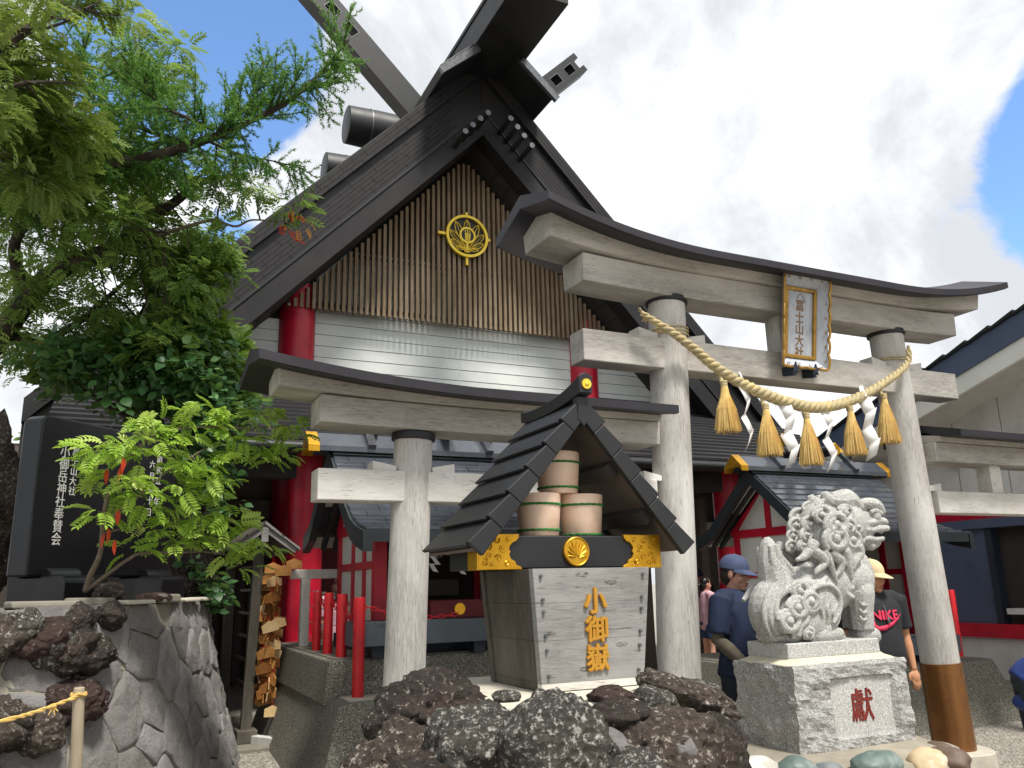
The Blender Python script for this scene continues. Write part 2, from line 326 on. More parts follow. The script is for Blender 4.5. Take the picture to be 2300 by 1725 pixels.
mk_lava('lava_brown', '#4d453f', '#5c524a', '#5f534b', '#c3bbae', .55)
mk_lava('lava_red', '#463834', '#54443f', '#3a322f', '#a89a92', .58)
mk_lava('wall_stone', '#8c8885', '#9a9694', '#7e7975', '#c6c1bb', .60, 34, 1.0, .03)
mk_lava('wall_stone_b', '#999694', '#a4a19f', '#898582', '#cbc7c2', .61, 30, 1.0, .03)
mk('stone_green', '#4d5f5a', '#6a7a75', 7, .5, bs=30, bst=.2, bd=.005, dirt='#9aa29d', dscale=9)
mk('stone_white', '#d2cec6', '#bdb8ae', 9, .6, bs=30, bst=.4, bd=.008, dirt='#8f8a80', dscale=7)
mk('stone_grey', '#6d7375', '#83888a', 9, .6, bs=30, bst=.3, bd=.006, dirt='#4f5557', dscale=8)
mk('stone_tan', '#c9b391', '#b39b78', 7, .65, bs=30, bst=.4, bd=.008, dirt='#e2d7c3', dscale=6)
mk('stone_brown', '#6d5a4c', '#584a40', 7, .6, bs=30, bst=.4, bd=.008)
mk('bark', '#3f362e', '#2a2420', 9, .9, stretch=(1,1,1), bs=30, bst=.8, bd=.02, dirt='#6f665a', dscale=7)
mk('bark_pale', '#7d7061', '#5a4f43', 9, .9, bs=30, bst=.6, bd=.015, dirt='#9a8e7e', dscale=9)
mk('bamboo_stake', '#b0a28c', '#8f816b', 12, .8, stretch=(1,1,.2), bs=30, bst=.3, bd=.005)
mk('rope_yellow', '#d9b76a', '#bd994f', 30, .8)
mk_leaf('leaf_rowan', '#6f9a32', '#a3c44c', '#d2e284', .40)
mk_leaf('leaf_canopy', '#44662f', '#729344', '#b4c272', .46)
mk_leaf('leaf_yellow', '#516a2c', '#748a3e', '#9fa862', .40)
mk_leaf('leaf_larch', '#37662a', '#558c3c', '#97bd62', .34)
mk_leaf('leaf_dark', '#2f5230', '#4b7742', '#94b87f', .30, .35)
mk_leaf('leaf_juniper', '#41651f', '#5f8428', '#93a743', .35)
mk_leaf('leaf_red', '#c3261c', '#d8452a', '#e0a030', .4)
mk('skin', '#d8a58c', '#cf9880', 5, .5, spec=.4)
mk('skin_b', '#c8926e', '#bd8661', 5, .5, spec=.4)
mk('lips', '#a04a46', '#964440', 5, .45)
mk('hair_black', '#15120f', '#221c18', 30, .4, stretch=(1,1,.2))
mk('hair_brown', '#3a2a20', '#2c201a', 30, .5, stretch=(1,1,.2))
mk('cloth_navy', '#1c2a49', '#17233d', 12, .85, bs=120, bst=.15, bd=.003)
mk('cloth_cap', '#4c5878', '#3d4866', 9, .85, bs=120, bst=.2, bd=.003)
mk('cloth_black', '#1d1e23', '#25262b', 12, .85, bs=120, bst=.15, bd=.003)
mk('cloth_dark', '#1b222b', '#222a33', 10, .85, bs=120, bst=.15, bd=.003)
mk('cloth_sleeve', '#5f584b', '#524c40', 12, .9, bs=120, bst=.2, bd=.003)
mk('cloth_beige', '#d9c79f', '#cdb98e', 10, .85, bs=120, bst=.2, bd=.003)
mk('cloth_pink', '#e3b7c4', '#d8a8b7', 10, .85)
mk('cloth_denim', '#33496e', '#2a3e60', 14, .85, bs=120, bst=.2, bd=.003)
mk('cloth_blue', '#1e3a7a', '#18306a', 8, .7)
mk('print_pink', '#e8385f', '#df2f56', 8, .7)
mk('eye_white', '#d8d4cd', '#d0ccc5', 5, .3)
mk('eye_dark', '#1a1410', '#1a1410', 5, .2)
mk('shoe', '#2a2a2c', '#333336', 8, .6)
mk('carve_red', '#6e2017', '#7f2a1e', 20, .8)
mk('carve_white', '#d8d8d4', '#c8c8c4', 20, .8)
mk('carve_brown', '#7a5a36', '#8f6c42', 20, .6)
mk('plaque_white', '#c3c8cf', '#a8adb6', 2.5, .6, stretch=(6,6,.7), dirt='#8f949c', dscale=4)
mk('glass_blue', '#7fa0bf', '#93b3d0', 3, .1)
# ------------------------------------------------------------------ ground
def gz(x, y):
    t = min(max((y-5.2)/2.3, 0), 1); return .2*t*t*(3-2*t)
def make_ground():
    xs = [-400,-60,-15]+[-6+.8*i for i in range(28)]+[30,60,400]; ys = [-400,-60,-12]+[-2+.5*i for i in range(32)]+[20,40,90,400]
    V = [(x, y, gz(x, y)+(.02*noise.noise(Vector((x*.6, y*.6, 0))) if -6 <= x <= 16 and -2 <= y <= 14 else 0)) for y in ys for x in xs]; n = len(xs)
    b = MB(); b.add(V, [(j*n+i, j*n+i+1, (j+1)*n+i+1, (j+1)*n+i) for j in range(len(ys)-1) for i in range(n-1)])
    o = b.build('ground', MAT['gravel'], smooth=True); tag(o, kind='structure')
make_ground()
b = MB(); b.box(1.0, 1.75, 7.6, 9.6, .1, .235); tag(b.build('concrete_path', MAT['concrete'], bev=.01), kind='structure')
b = MB(); b.box(2.0, 7.9, 8.6, 12.6, .05, .26); tag(b.build('entrance_floor', MAT['concrete'], bev=.01), kind='structure')
# white painted kerb strips
b = MB(); b.hexa([(.98,8.15,.12),(1.06,8.15,.12),(1.55,7.35,.12),(1.47,7.35,.12),(.98,8.15,.30),(1.06,8.15,.30),(1.55,7.35,.30),(1.47,7.35,.30)]); tag(b.build('kerb', MAT['paint_white'], bev=.008), kind='structure')
b = MB(); b.hexa([(5.9,4.05,-.02),(5.95,3.98,-.02),(7.6,4.3,-.02),(7.55,4.37,-.02),(5.9,4.05,.05),(5.95,3.98,.05),(7.6,4.3,.05),(7.55,4.37,.05)]); tag(b.build('kerb', MAT['paint_white'], bev=.008), kind='structure')
# ------------------------------------------------------------------ main hall
XC, YV, SL = 4.86, 11.15, 1.04
ZO, ZI = 10.03, 8.64
hall = thing('shrine_hall', (XC, 12.2, .2), 'large black-roofed shrine hall with slatted gable, gold crest and crossed roof finials', 'building')
def slope_pt(sgn, dx, z0): return (XC+sgn*dx, z0-SL*dx)
DX = 6.0
# roof slopes
for sgn in (-1, 1):
    b = MB(); p = [slope_pt(sgn, 0, ZO), slope_pt(sgn, DX, ZO), slope_pt(sgn, DX, ZO-.3), slope_pt(sgn, 0, ZO-.3)]
    b.poly(p, 'XZ', YV+.02, 25); b.build('roof_slope', MAT['roof_black'], hall)
# verge bands, stepped
cs = math.cos(math.atan(SL)); ang = math.atan(SL)
def band(sgn, o0, o1, y0, y1, m, name, parent, dx0=0.0):
    z0, z1 = ZO-o0/cs, ZO-o1/cs
    b = MB(); b.poly([slope_pt(sgn, dx0, z0), slope_pt(sgn, DX, z0), slope_pt(sgn, DX, z1), slope_pt(sgn, dx0, z1)], 'XZ', y0, y1)
    return b.build(name, m, parent)
sh = MB(); sh.box(-.1203, .1203, -.012, .012, -.0285, .0285); sh_me = sh.mesh('shingle'); sh_me.materials.append(MAT['roof_shingle'])
rng = random.Random(3)
for sgn in (-1, 1):
    v = band(sgn, 0, .21, YV-.06, YV+.3, MAT['roof_black'], 'verge_cap', hall)
    v2 = band(sgn, .21, .66, YV+.02, YV+.3, MAT['roof_black'], 'verge_face', hall)
    band(sgn, .66, .97, YV-.03, YV+.3, MAT['roof_shingle'], 'barge_board', hall)
    band(sgn, .655, .69, YV-.05, YV-.032, MAT['roof_black'], 'barge_lip', hall)
    for grp, par, o0, rows, y in (('a', v, .02, 3, YV-.065), ('b', v2, .29, 6, YV+.012)):
        for k in range(rows):
            o = o0+.032+k*.062
            if sgn > 0:
                band(sgn, o-.028, o+.028, y-.008, y+.01, MAT['roof_shingle'], 'shingle_course', par); continue
            d = .55+.12*(k % 2)
            while d < 4.75:
                ds = d; px, pz = XC-ds, ZO-SL*ds-o/cs
                s_ = bpy.data.objects.new('shingle', sh_me); COL.objects.link(s_); s_.parent = par
                s_.location = Vector((px, y+rng.uniform(-.003, .003), pz))-origin(par); s_.rotation_euler = (0, -ang+rng.uniform(-.004, .004), 0)
                d += .244*cs
# soffit under overhang (dark boards)
for sgn in (-1, 1):
    b = MB()
    for i in range(26):
        d0, d1 = .0+i*.22, .0+i*.22+.205
        b.poly([slope_pt(sgn, d0, ZI+.03), slope_pt(sgn, d1, ZI+.03), slope_pt(sgn, d1, ZI+.06), slope_pt(sgn, d0, ZI+.06)], 'XZ', YV+.3, 12.35)
    b.build('soffit', MAT['soffit_dark'], hall)
# gable wall: backing, slats, siding
b = MB(); b.poly([(XC, ZI+.05), (XC+4.6, ZI+.05-SL*4.6), (XC+4.6, 3.2), (XC-4.6, 3.2), (XC-4.6, ZI+.05-SL*4.6)], 'XZ', 12.26, 12.4); b.build('gable_wall', MAT['dark_room'], hall)
b = MB(); b.box(2.0, 7.72, 11.985, 12.02, 5.68, 5.74); b.box(2.9, 6.82, 11.985, 12.02, 6.55, 6.6); b.build('slat_rail', MAT['soffit_dark'], hall)
sl_me = {}
i = 0; x = 2.024
while x < 7.71:
    zt = ZI-.05-SL*abs(x-XC); zt = min(zt, ZI-.15)
    b = MB(); w2 = .024; b.box(x-w2, x+w2, 11.90, 11.985, 5.6, zt)
    b.build('slat', MAT['wood_slat'], hall); x += .0905
rows = [(5.465+.179*k) for k in range(-5, 7)]
def sbd(x0, x1, z0, z1, xa=None, xb=None):
    xa = x0 if xa is None else xa; xb = x1 if xb is None else xb
    b = MB(); b.add([(xa,12.165,z0+.004),(xb,12.165,z0+.004),(xb,12.255,z0+.004),(xa,12.255,z0+.004),(x0,12.172,z1-.003),(x1,12.172,z1-.003),(x1,12.255,z1-.006),(x0,12.255,z1-.006)], [(0,3,2,1),(4,5,6,7),(0,1,5,4),(1,2,6,5),(2,3,7,6),(3,0,4,7)])
    b.build('siding_board', MAT['siding'], hall)
for z in rows:
    if z < 4.4: continue
    hw = (ZI+.03-(z+.18))/SL; hb = (ZI+.03-z)/SL
    for x0, x1 in ((XC-hw, 1.935), (2.47, 4.81), (4.83, 6.90), (7.42, XC+hw)):
        x0 = max(x0, XC-hw); x1 = min(x1, XC+hw)
        if x1-x0 > .1: sbd(x0, x1, z, z+.179, XC-hb if x0 == XC-hw else x0, XC+hb if x1 == XC+hw else x1)
b = MB(); b.box(4.811, 4.829, 12.17, 12.25, 4.3, 6.6); b.build('joint_cover', MAT['siding'], hall)
for cx in (2.2, 7.16):
    b = MB(); b.lathe([(.265, .2), (.265, 6.0)], (cx, 12.2, 0), 28); b.build('column', MAT['red'], hall, smooth=True)
# aori boards, ridge box, pegs
for sgn in (-1, 1):
    b = MB(); q = [(XC+sgn*.30, 9.66), (XC+sgn*.93, 9.10), (XC+sgn*1.0, 9.20), (XC+sgn*.36, 9.80)]; b.poly(q, 'XZ', 10.4, 24); b.build('ridge_side_board', MAT['metal_black'], hall, bev=.01)
    b = MB(); q = [(XC+sgn*.34, 9.60), (XC+sgn*.965, 9.045), (XC+sgn*1.03, 9.13), (XC+sgn*.40, 9.70)]; b.poly(q, 'XZ', 10.36, 10.43); b.build('ridge_side_trim', MAT['iron'], hall)
b = MB(); b.box(XC-.45, XC+.45, 8.97, 24, 9.66, 10.12); b.build('ridge_box', MAT['metal_black'], hall, bev=.015)
b = MB(); b.box(XC-.47, XC+.47, 8.95, 24, 10.12, 10.2); b.build('ridge_cap', MAT['metal_black'], hall, bev=.01)
for px, pz in ((4.361,8.322),(4.486,8.462),(4.616,8.605),(4.747,8.735),(5.141,8.729),(5.257,8.605),(5.373,8.477),(5.507,8.333)):
    b = MB(); b.tube([(px, 10.654, pz), (px, 11.25, pz-.02)], .042, 14); pg = b.build('peg', MAT['metal_black'], hall, smooth=True)
    b = MB(); b.tube([(px, 10.645, pz), (px, 10.656, pz)], .047, 14); b.build('peg_cap', MAT['iron'], pg, smooth=True)
# crossed finials with openings
def chigi(sgn, y0, y1):
    a = math.atan(1.0); o = Vector((XC, 0, 8.9)); d = Vector((sgn*math.cos(a), 0, math.sin(a))); n = Vector((-sgn*math.sin(a), 0, math.cos(a)))
    b = MB(); rim = MB()
    def blk(bb, s0, s1, t0, t1, ya, yb):
        P = lambda s, t, y: tuple(o+d*s+n*t+Vector((0, y, 0)))
        bb.hexa([P(s0,t0,ya),P(s1,t0,ya),P(s1,t0,yb),P(s0,t0,yb),P(s0,t1,ya),P(s1,t1,ya),P(s1,t1,yb),P(s0,t1,yb)])
    H = .215; hs = [(2.62, 2.86), (3.06, 3.30), (3.50, 3.74)]; end = 4.0
    blk(b, .2, end, .09, H, y0, y1); blk(b, .2, end, -H, -.09, y0, y1)
    prev = .2
    for h0, h1 in hs:
        blk(b, prev, h0, -.09, .09, y0, y1); prev = h1
        for (s0, s1, t0, t1) in ((h0-.012, h1+.012, .09, .103), (h0-.012, h1+.012, -.103, -.09), (h0-.012, h0+.002, -.09, .09), (h1-.002, h1+.012, -.09, .09)): blk(rim, s0, s1, t0, t1, y0-.006, y0)
    blk(b, prev, 3.86, -.09, .09, y0, y1)
    c = b.build('finial', MAT['metal_black'], hall); rim.build('opening_rim', MAT['iron'], c)
chigi(-1, 12.3, 12.62); chigi(1, 12.62, 12.94)
for y in (14.9, 16.9, 18.9):
    b = MB(); b.tube([(3.50, y, 10.60), (3.51, y, 10.60), (4.1, y, 10.60), (5.6, y, 10.60), (6.21, y, 10.60), (6.22, y, 10.60)], [.36, .38, .40, .40, .38, .36], 28); k = b.build('ridge_log', MAT['metal_black'], hall, smooth=True)
    for xx in (3.95, 5.75):
        b = MB(); b.tube([(xx, y, 10.60), (xx+.02, y, 10.60)], .403, 28); b.build('ring', MAT['iron'], k, smooth=True)
    b = MB(); b.box(XC-.5, XC+.5, y-.2, y+.2, 10.15, 10.3); b.build('log_seat', MAT['metal_black'], k)
# gold crest
cr = MB(); EX, EY, EZ, ER = 4.842, 11.82, 7.13, .372
def ringpoly(r0, r1, y0, y1, n=48, cx=EX, cz=EZ):
    b = MB(); rr = []
    for r_, y in ((r0,y0),(r1,y0),(r1,y1),(r0,y1),(r0,y0)): rr.append([(cx+r_*math.cos(2*math.pi*k/n), y, cz+r_*math.sin(2*math.pi*k/n)) for k in range(n)])
    b.loft(rr, cap=False); return b
crest = ringpoly(ER*.88, ER, 11.79, 11.84).build('crest', MAT['gold_pale'], hall, smooth=True)
b = MB(); b.tube([(EX, 11.846, EZ), (EX, 11.858, EZ)], ER*.93, 40); b.build('backplate', MAT['metal_black'], crest)
P0 = Vector((EX, 11.81, EZ-ER*.66))
for a, ln, hw in [(0,1.45,.155)]+[(s*x, l, h) for s in (-1,1) for x, l, h in ((23,1.40,.16),(44,1.18,.13),(63,.88,.11),(80,.55,.08))]:
    a_ = R(a); d = Vector((math.sin(a_), 0, math.cos(a_))); n = Vector((math.cos(a_), 0, -math.sin(a_))); pts = []
    prof = [(0,.0),(.3,.45),(.55,.9),(.72,1.0),(.86,.75),(.95,.35),(1,0)]
    for t, q in prof: pts.append(P0+d*(ln*ER*t)-n*(hw*ER*q))
    for t, q in prof[::-1][1:]: pts.append(P0+d*(ln*ER*t)+n*(hw*ER*q))
    b = MB(); b.tube(pts, .0085, 6); b.tube([P0+d*(ln*ER*.3), P0+d*(ln*ER)], .005, 5); b.build('petal', MAT['gold_pale'], crest, smooth=True)
ringpoly(ER*.30, ER*.385, 11.785, 11.80, 32, cz=EZ+.01).build('inner_ring', MAT['gold_pale'], crest, smooth=True)
b = MB(); b.tube([(EX, 11.80, EZ+.01), (EX, 11.815, EZ+.01)], ER*.31, 28); b.build('inner_plate', MAT['metal_black'], crest)
for ch, dz, s_ in (('小', .072, .085), ('御', .005, .085), ('嶽', -.062, .085)):
    text('character', ch, frame((EX, 11.792, EZ+.01+dz), (1,0,0), (0,0,1)), s_, MAT['gold_pale'], crest, .004, .0015, 1.3)
b = MB(); b.ell((EX, 11.81, EZ-ER*.72), (.055, .02, .03)); b.tube([(EX, 11.81, EZ-ER*.7), (EX, 11.81, EZ-ER*.28)], [.04, .022], 8); b.build('stem', MAT['gold_pale'], crest, smooth=True)
for x0, x1, z0, z1 in ((EX-ER-.13, EX-ER+.01, EZ-.022, EZ+.022), (EX+ER-.01, EX+ER+.05, EZ-.022, EZ+.022), (EX-.02, EX+.02, EZ+ER-.01, EZ+ER+.06), (EX-.02, EX+.02, EZ-ER-.13, EZ-ER+.01)):
    b = MB(); b.box(x0, x1, 11.82, 11.88, z0, z1); b.build('bracket', MAT['gold_pale'], crest)
# portico roof with shingle courses
PY0, PZ0, PY1, PZ1 = 12.16, 4.66, 8.9, 3.08
nC = 19
b = MB(); b.poly([(PY0, PZ0-.02), (PY1, PZ1-.02), (PY1, PZ1-.14), (PY0, PZ0-.14)], 'YZ', -.7, 10.3); proof = b.build('portico_roof', MAT['roof_black'], hall)
for k in range(nC):
    t0, t1 = k/nC, (k+1)/nC; ya, yb = PY0+(PY1-PY0)*t0, PY0+(PY1-PY0)*t1; za, zb = PZ0+(PZ1-PZ0)*t0, PZ0+(PZ1-PZ0)*t1
    b = MB(); b.poly([(ya, za), (yb-.01, zb+.028), (yb-.01, zb-.005), (ya, za-.015)], 'YZ', -.72, 10.32); b.build('shingle_course', MAT['roof_shingle'], proof)
b = MB(); b.box(-.7, 10.3, 8.86, 8.93, 2.93, 3.06); b.build('fascia', MAT['soffit_dark'], proof)
b = MB(); b.tube([(-.75, 8.8, 2.98), (10.35, 8.8, 2.98)], .055, 12); b.build('gutter', MAT['metal_black'], proof, smooth=True)
for cx in (1.9, 7.86):
    b = MB(); b.lathe([(.19, .24), (.19, 3.2)], (cx, 9.5, 0), 24); b.build('portico_column', MAT['red'], hall, smooth=True)
b = MB(); b.box(-.6, 10.2, 9.38, 9.62, 2.72, 3.0); b.build('portico_beam', MAT['soffit_dark'], hall)
# lower storey: recessed dark front, side wings
b = MB(); b.box(-3.5, 2.0, 12.3, 12.5, .2, 3.4); b.build('wing_wall', MAT['brown_wall'], hall)
for k in range(16):
    b = MB(); b.box(-.4+.16*k, -.31+.16*k, 12.2, 12.29, .3, 2.5); b.build('wall_batten', MAT['soffit_dark'], hall)
b = MB(); b.box(-1, 2.0, 12.18, 12.29, 2.5, 2.75); b.build('wall_rail', MAT['brown_wall'], hall)
for k in range(17):
    b = MB(); b.box(.72, .80, 9.62+k*.155, 9.62+k*.155+.150, .22, 3.0); b.build('side_board', MAT['soffit_dark'], hall)  # dark side wall, added here to block sky light under the portico
b = MB(); b.box(2.4, 3.0, 12.3, 12.42, .26, 3.4); b.build('door_panel', MAT['red_dark'], hall)
b = MB(); b.box(3.0, 6.7, 13.6, 13.7, .26, 3.4); b.build('inner_wall', MAT['dark_room'], hall)
for x0 in (2.9, 6.7):
    b = MB(); b.box(x0, x0+.1, 12.43, 13.59, .26, 3.34); b.build('inner_side_wall', MAT['dark_room'], hall)
b = MB(); b.box(-3.5, 10.2, 12.41, 14.5, 3.35, 3.45); b.build('inner_ceiling', MAT['soffit_dark'], hall)
b = MB(); b.box(8.55, 9.3, 11.9, 12.0, 2.55, 2.9); b.box(7.5, 10.3, 11.9, 12.02, 2.2, 2.5); b.build('transom_panel', MAT['plaster'], hall)
b = MB(); b.box(8.6, 10.3, 12.05, 12.15, .26, 3.4); b.build('wing_wall', MAT['brown_wall'], hall)
b = MB(); b.box(7.05, 7.25, 10.6, 10.75, .26, 2.75); b.box(8.2, 8.34, 10.6, 10.75, .26, 2.75); b.build('door_post', MAT['brown_wall'], hall)
# ------------------------------------------------------------------ annex on the right
an = thing('annex_building', (10.3, 8.5, .2), 'annex building with navy verge, pale soffit and navy wall above a red band', 'building')
def vz(y): return 4.516-.295*(y-5.914)
b = MB(); b.box(10.3, 10.5, 2, 12.0, .15, .68); b.build('base_wall', MAT['plaster'], an)
b = MB(); b.box(10.24, 10.45, 2, 12.0, .70, .875); b.build('red_band', MAT['red'], an, bev=.006)
b = MB(); b.box(10.3, 10.5, 7.35, 12.0, .875, 2.08); b.box(10.3, 10.5, 2, 5.6, .875, 2.08); b.build('navy_wall', MAT['navy'], an)
b = MB(); b.box(10.42, 10.5, 5.6, 7.35, .875, 2.08); b.build('window_pane', MAT['dark_room'], an)
for y0 in (7.26, 5.6):
    b = MB(); b.box(10.28, 10.42, y0, y0+.09, .877, 2.078); b.build('window_frame', MAT['navy_dark'], an)
b = MB(); b.box(10.2, 10.4, 6.75, 7.15, 1.0, 1.07); b.build('sill_box', MAT['paint_white'], an)
b = MB(); b.box(10.22, 10.5, 2, 12.0, 2.08, 2.2); b.build('navy_rail', MAT['navy'], an, bev=.005)
b = MB(); b.box(10.3, 10.5, 2, 12.0, 2.2, 2.46); b.build('red_band', MAT['red'], an)
for k in range(14):
    b = MB(); y = 2+k*.7; b.hexa([(10.3,y+.005,2.46),(10.45,y+.005,2.46),(10.45,y+.69,2.46),(10.3,y+.69,2.46),(10.3,y+.005,vz(y)-.45),(10.45,y+.005,vz(y)-.45),(10.45,y+.69,vz(y+.69)-.45),(10.3,y+.69,vz(y+.69)-.45)]); b.build('wall_panel', MAT['plaster'], an)
b = MB(); Ya, Yb = 1.0, 11.5
b.poly([(Ya, vz(Ya)), (Yb, vz(Yb)), (Yb, vz(Yb)-.30), (Ya, vz(Ya)-.30)], 'YZ', 9.48, 9.56); b.build('verge_board', MAT['navy'], an)
b = MB(); b.poly([(Ya, vz(Ya)-.30), (Yb, vz(Yb)-.30), (Yb, vz(Yb)-.53), (Ya, vz(Ya)-.53)], 'YZ', 9.51, 9.57); b.build('verge_fillet', MAT['cream'], an)
for k in range(11):
    b = MB(); x0 = 9.57+k*.068; b.poly([(Ya, vz(Ya)-.47), (Yb, vz(Yb)-.47), (Yb, vz(Yb)-.49), (Ya, vz(Ya)-.49)], 'YZ', x0, x0+.064); b.build('soffit_board', MAT['plaster'], an)
b = MB(); b.poly([(Ya, vz(Ya)-.02), (Yb, vz(Yb)-.02), (Yb, vz(Yb)-.44), (Ya, vz(Ya)-.44)], 'YZ', 9.57, 20); b.build('roof_slab', MAT['navy_dark'], an)
for k in range(32):
    y = Ya+k*.33
    b = MB(); b.poly([(y, vz(y)+.05), (y+.345, vz(y+.345)+.012), (y+.345, vz(y+.345)-.015), (y, vz(y)-.0)], 'YZ', 9.44, 12); b.build('roof_tile', MAT['roof_shingle'], an)
b = MB(); b.box(10.12, 10.3, 7.55, 7.68, 2.95, 3.12); b.build('floodlight', MAT['iron'], an)
# ------------------------------------------------------------------ torii
def loftx(xs, sec):
    """loft a YZ section function along X"""
    b = MB(); b.loft([[(x, y, z) for y, z in sec(x)] for x in xs]); return b
def lin(a, c, n): return [a+(c-a)*i/(n-1) for i in range(n)]
TC = 4.86
def rise(x): d = abs(x-TC); return .215*(max(0, d-.9)/1.48)**2.2
def rise_s(x): return .22*rise(x) if True else 0
tor = thing('torii_gate', (TC, 5, 0), 'tall weathered grey timber torii in the middle, carrying the name plaque and rope', 'torii')
def pillar(parent, p0, p1, r0, r1, ring=True, name='pillar'):
    p0 = Vector(p0); p1 = Vector(p1); n = 14; pts = [p0+(p1-p0)*i/n for i in range(n+1)]
    b = MB(); b.tube(pts, [r0+(r1-r0)*i/n for i in range(n+1)], 32); o = b.build(name, MAT['wood_z'], parent, smooth=True)
    if ring:
        d = (p1-p0).normalized(); b = MB(); b.tube([p1-d*.045, p1-d*.04, p1, p1+d*.005], [r1+.004, r1+.018, r1+.018, r1+.0], 32); b.build('collar', MAT['copper_dark'], o, smooth=True)
    return o
PL = pillar(tor, (3.565, 5, -.05), (3.715, 5, 3.625), .152, .142); PR = pillar(tor, (6.235, 5, .1), (6.085, 5, 3.625), .152, .142)
def ppt(p0, p1, z): t = (z-p0[2])/(p1[2]-p0[2]); return tuple(p0[i]+(p1[i]-p0[i])*t for i in range(3))
a0, a1 = (6.235,5,.1), (6.085,5,3.625)
b = MB(); b.tube([ppt(a0,a1,.14), ppt(a0,a1,.5), ppt(a0,a1,.80), ppt(a0,a1,.803)], [.163,.162,.16,.153], 32); b.build('copper_sleeve', MAT['copper_brown'], PR, smooth=True)
b = MB(); b.lathe([(.30,-.1),(.29,.13),(.27,.14),(.1,.14)], (6.235,5,0), 28); b.build('footing', MAT['concrete_pale'], tor, smooth=True)
b = MB(); b.lathe([(.30,-.1),(.29,.13),(.27,.14),(.1,.14)], (3.565,5,0), 28); b.build('footing', MAT['concrete_pale'], tor, smooth=True)
xs = lin(2.89, 6.83, 33); loftx(xs, lambda x: [(4.85,3.605+rise_s(x)),(5.15,3.605+rise_s(x)),(5.16,3.812+rise_s(x)*1.1),(4.84,3.812+rise_s(x)*1.1)]).build('lower_lintel', MAT['wood_x'], tor, smooth=True, bev=.008)
xs = lin(2.60, 7.12, 37); loftx(xs, lambda x: [(4.80,3.815+.5*rise(x)),(5.2,3.815+.5*rise(x)),(5.24,3.93+rise(x)),(5.0,4.02+rise(x)),(4.76,3.93+rise(x))]).build('upper_lintel', MAT['wood_x'], tor, smooth=True, bev=.008)
xs = lin(2.47, 7.24, 41); loftx(xs, lambda x: [(4.56,3.893+rise(x)),(4.56,3.838+rise(x)),(4.60,3.835+rise(x)),(5.0,3.95+rise(x)),(5.40,3.822+rise(x)),(5.44,3.825+rise(x)),(5.44,3.895+rise(x)),(5.0,4.055+rise(x))]).build('roof_cover', MAT['copper_dark'], tor, smooth=25)
b = MB(); b.box(2.895, 6.80, 4.9, 5.1, 3.042, 3.278); b.build('tie_beam', MAT['wood_x'], tor, bev=.008)
b = MB(); b.box(4.76, 4.96, 4.92, 5.08, 3.278, 3.62); b.build('centre_strut', MAT['wood_z'], tor, bev=.006)
def wedge(parent, xp, sgn, z, y0, y1, ln=.17, h=.075):
    b = MB(); b.poly([(xp, z), (xp+sgn*ln, z), (xp+sgn*ln, z+h), (xp, z+h*.55)], 'XZ', y0, y1); b.build('wedge', MAT['wood_pale'], parent, bev=.004)
for px in (3.70, 6.10):
    for s in (-1, 1): wedge(tor, px+s*.135, s, 3.278, 4.93, 5.07)
# side gates sharing the tall pillars
def side(label, X, x_out, x_in, pil0, pil1):
    """X maps |offset| read from image coordinates for the left one"""
    t = thing('side_torii', (X(1.6), 5, 0), label, 'torii', None)
    p = pillar(t, (X(pil0), 5, 0), (X(pil1), 5, 2.452), .127, .122)
    rs = lambda x: .13*(max(0, (X(2.35) and 2.35-x))/1.75)**2.2
    def lx(a, c, n, sec, nm, m, **k):
        ring = [[(X(x), y, z) for y, z in sec(x)] for x in lin(a, c, n)]; bb = MB(); bb.loft(ring); bb.build(nm, m, t, **k)
    lx(1.035, 3.47, 25, lambda x: [(4.86,2.455+.3*rs(x)),(5.14,2.455+.3*rs(x)),(5.15,2.617+.35*rs(x)),(4.85,2.617+.35*rs(x))], 'lower_lintel', MAT['wood_x'], smooth=True, bev=.006)
    lx(.78, 3.46, 27, lambda x: [(4.82,2.62+.45*rs(x)),(5.18,2.62+.45*rs(x)),(5.2,2.66+rs(x)),(5.0,2.74+rs(x)),(4.80,2.66+rs(x))], 'upper_lintel', MAT['wood_x'], smooth=True, bev=.006)
    lx(.63, 3.46, 29, lambda x: [(4.60,2.69+rs(x)),(4.60,2.635+rs(x)),(4.64,2.633+rs(x)),(5.0,2.70+rs(x)),(5.36,2.633+rs(x)),(5.40,2.635+rs(x)),(5.40,2.69+rs(x)),(5.0,2.79+rs(x))], 'roof_cover', MAT['copper_dark'], smooth=25)
    bb = MB(); bb.box(min(X(1.042), X(3.455)), max(X(1.042), X(3.455)), 4.905, 5.095, 2.015, 2.203); bb.build('tie_beam', MAT['wood_pale'], t, bev=.006)
    bb = MB(); bb.box(X(2.62)-.075, X(2.62)+.075, 4.93, 5.07, 2.203, 2.46); bb.build('centre_strut', MAT['wood_pale'], t, bev=.006)
    sg = 1 if X(2) > X(1) else -1
    wedge(t, X(1.65)-.118, -1, 2.203, 4.93, 5.07, .15, .06); wedge(t, X(1.65)+.118, 1, 2.203, 4.93, 5.07, .15, .06)
    wedge(t, X(3.64)-sg*.125, -sg, 2.203, 4.93, 5.07, .15, .07)
    return t
side('lower grey timber side torii joined to the tall gate, behind the rain barrel roof', lambda x: x, 0, 0, 1.58, 1.664)
side('lower grey timber side torii joined to the sleeved pillar, before the navy wall', lambda x: 9.80-x, 0, 0, 1.58, 1.664)
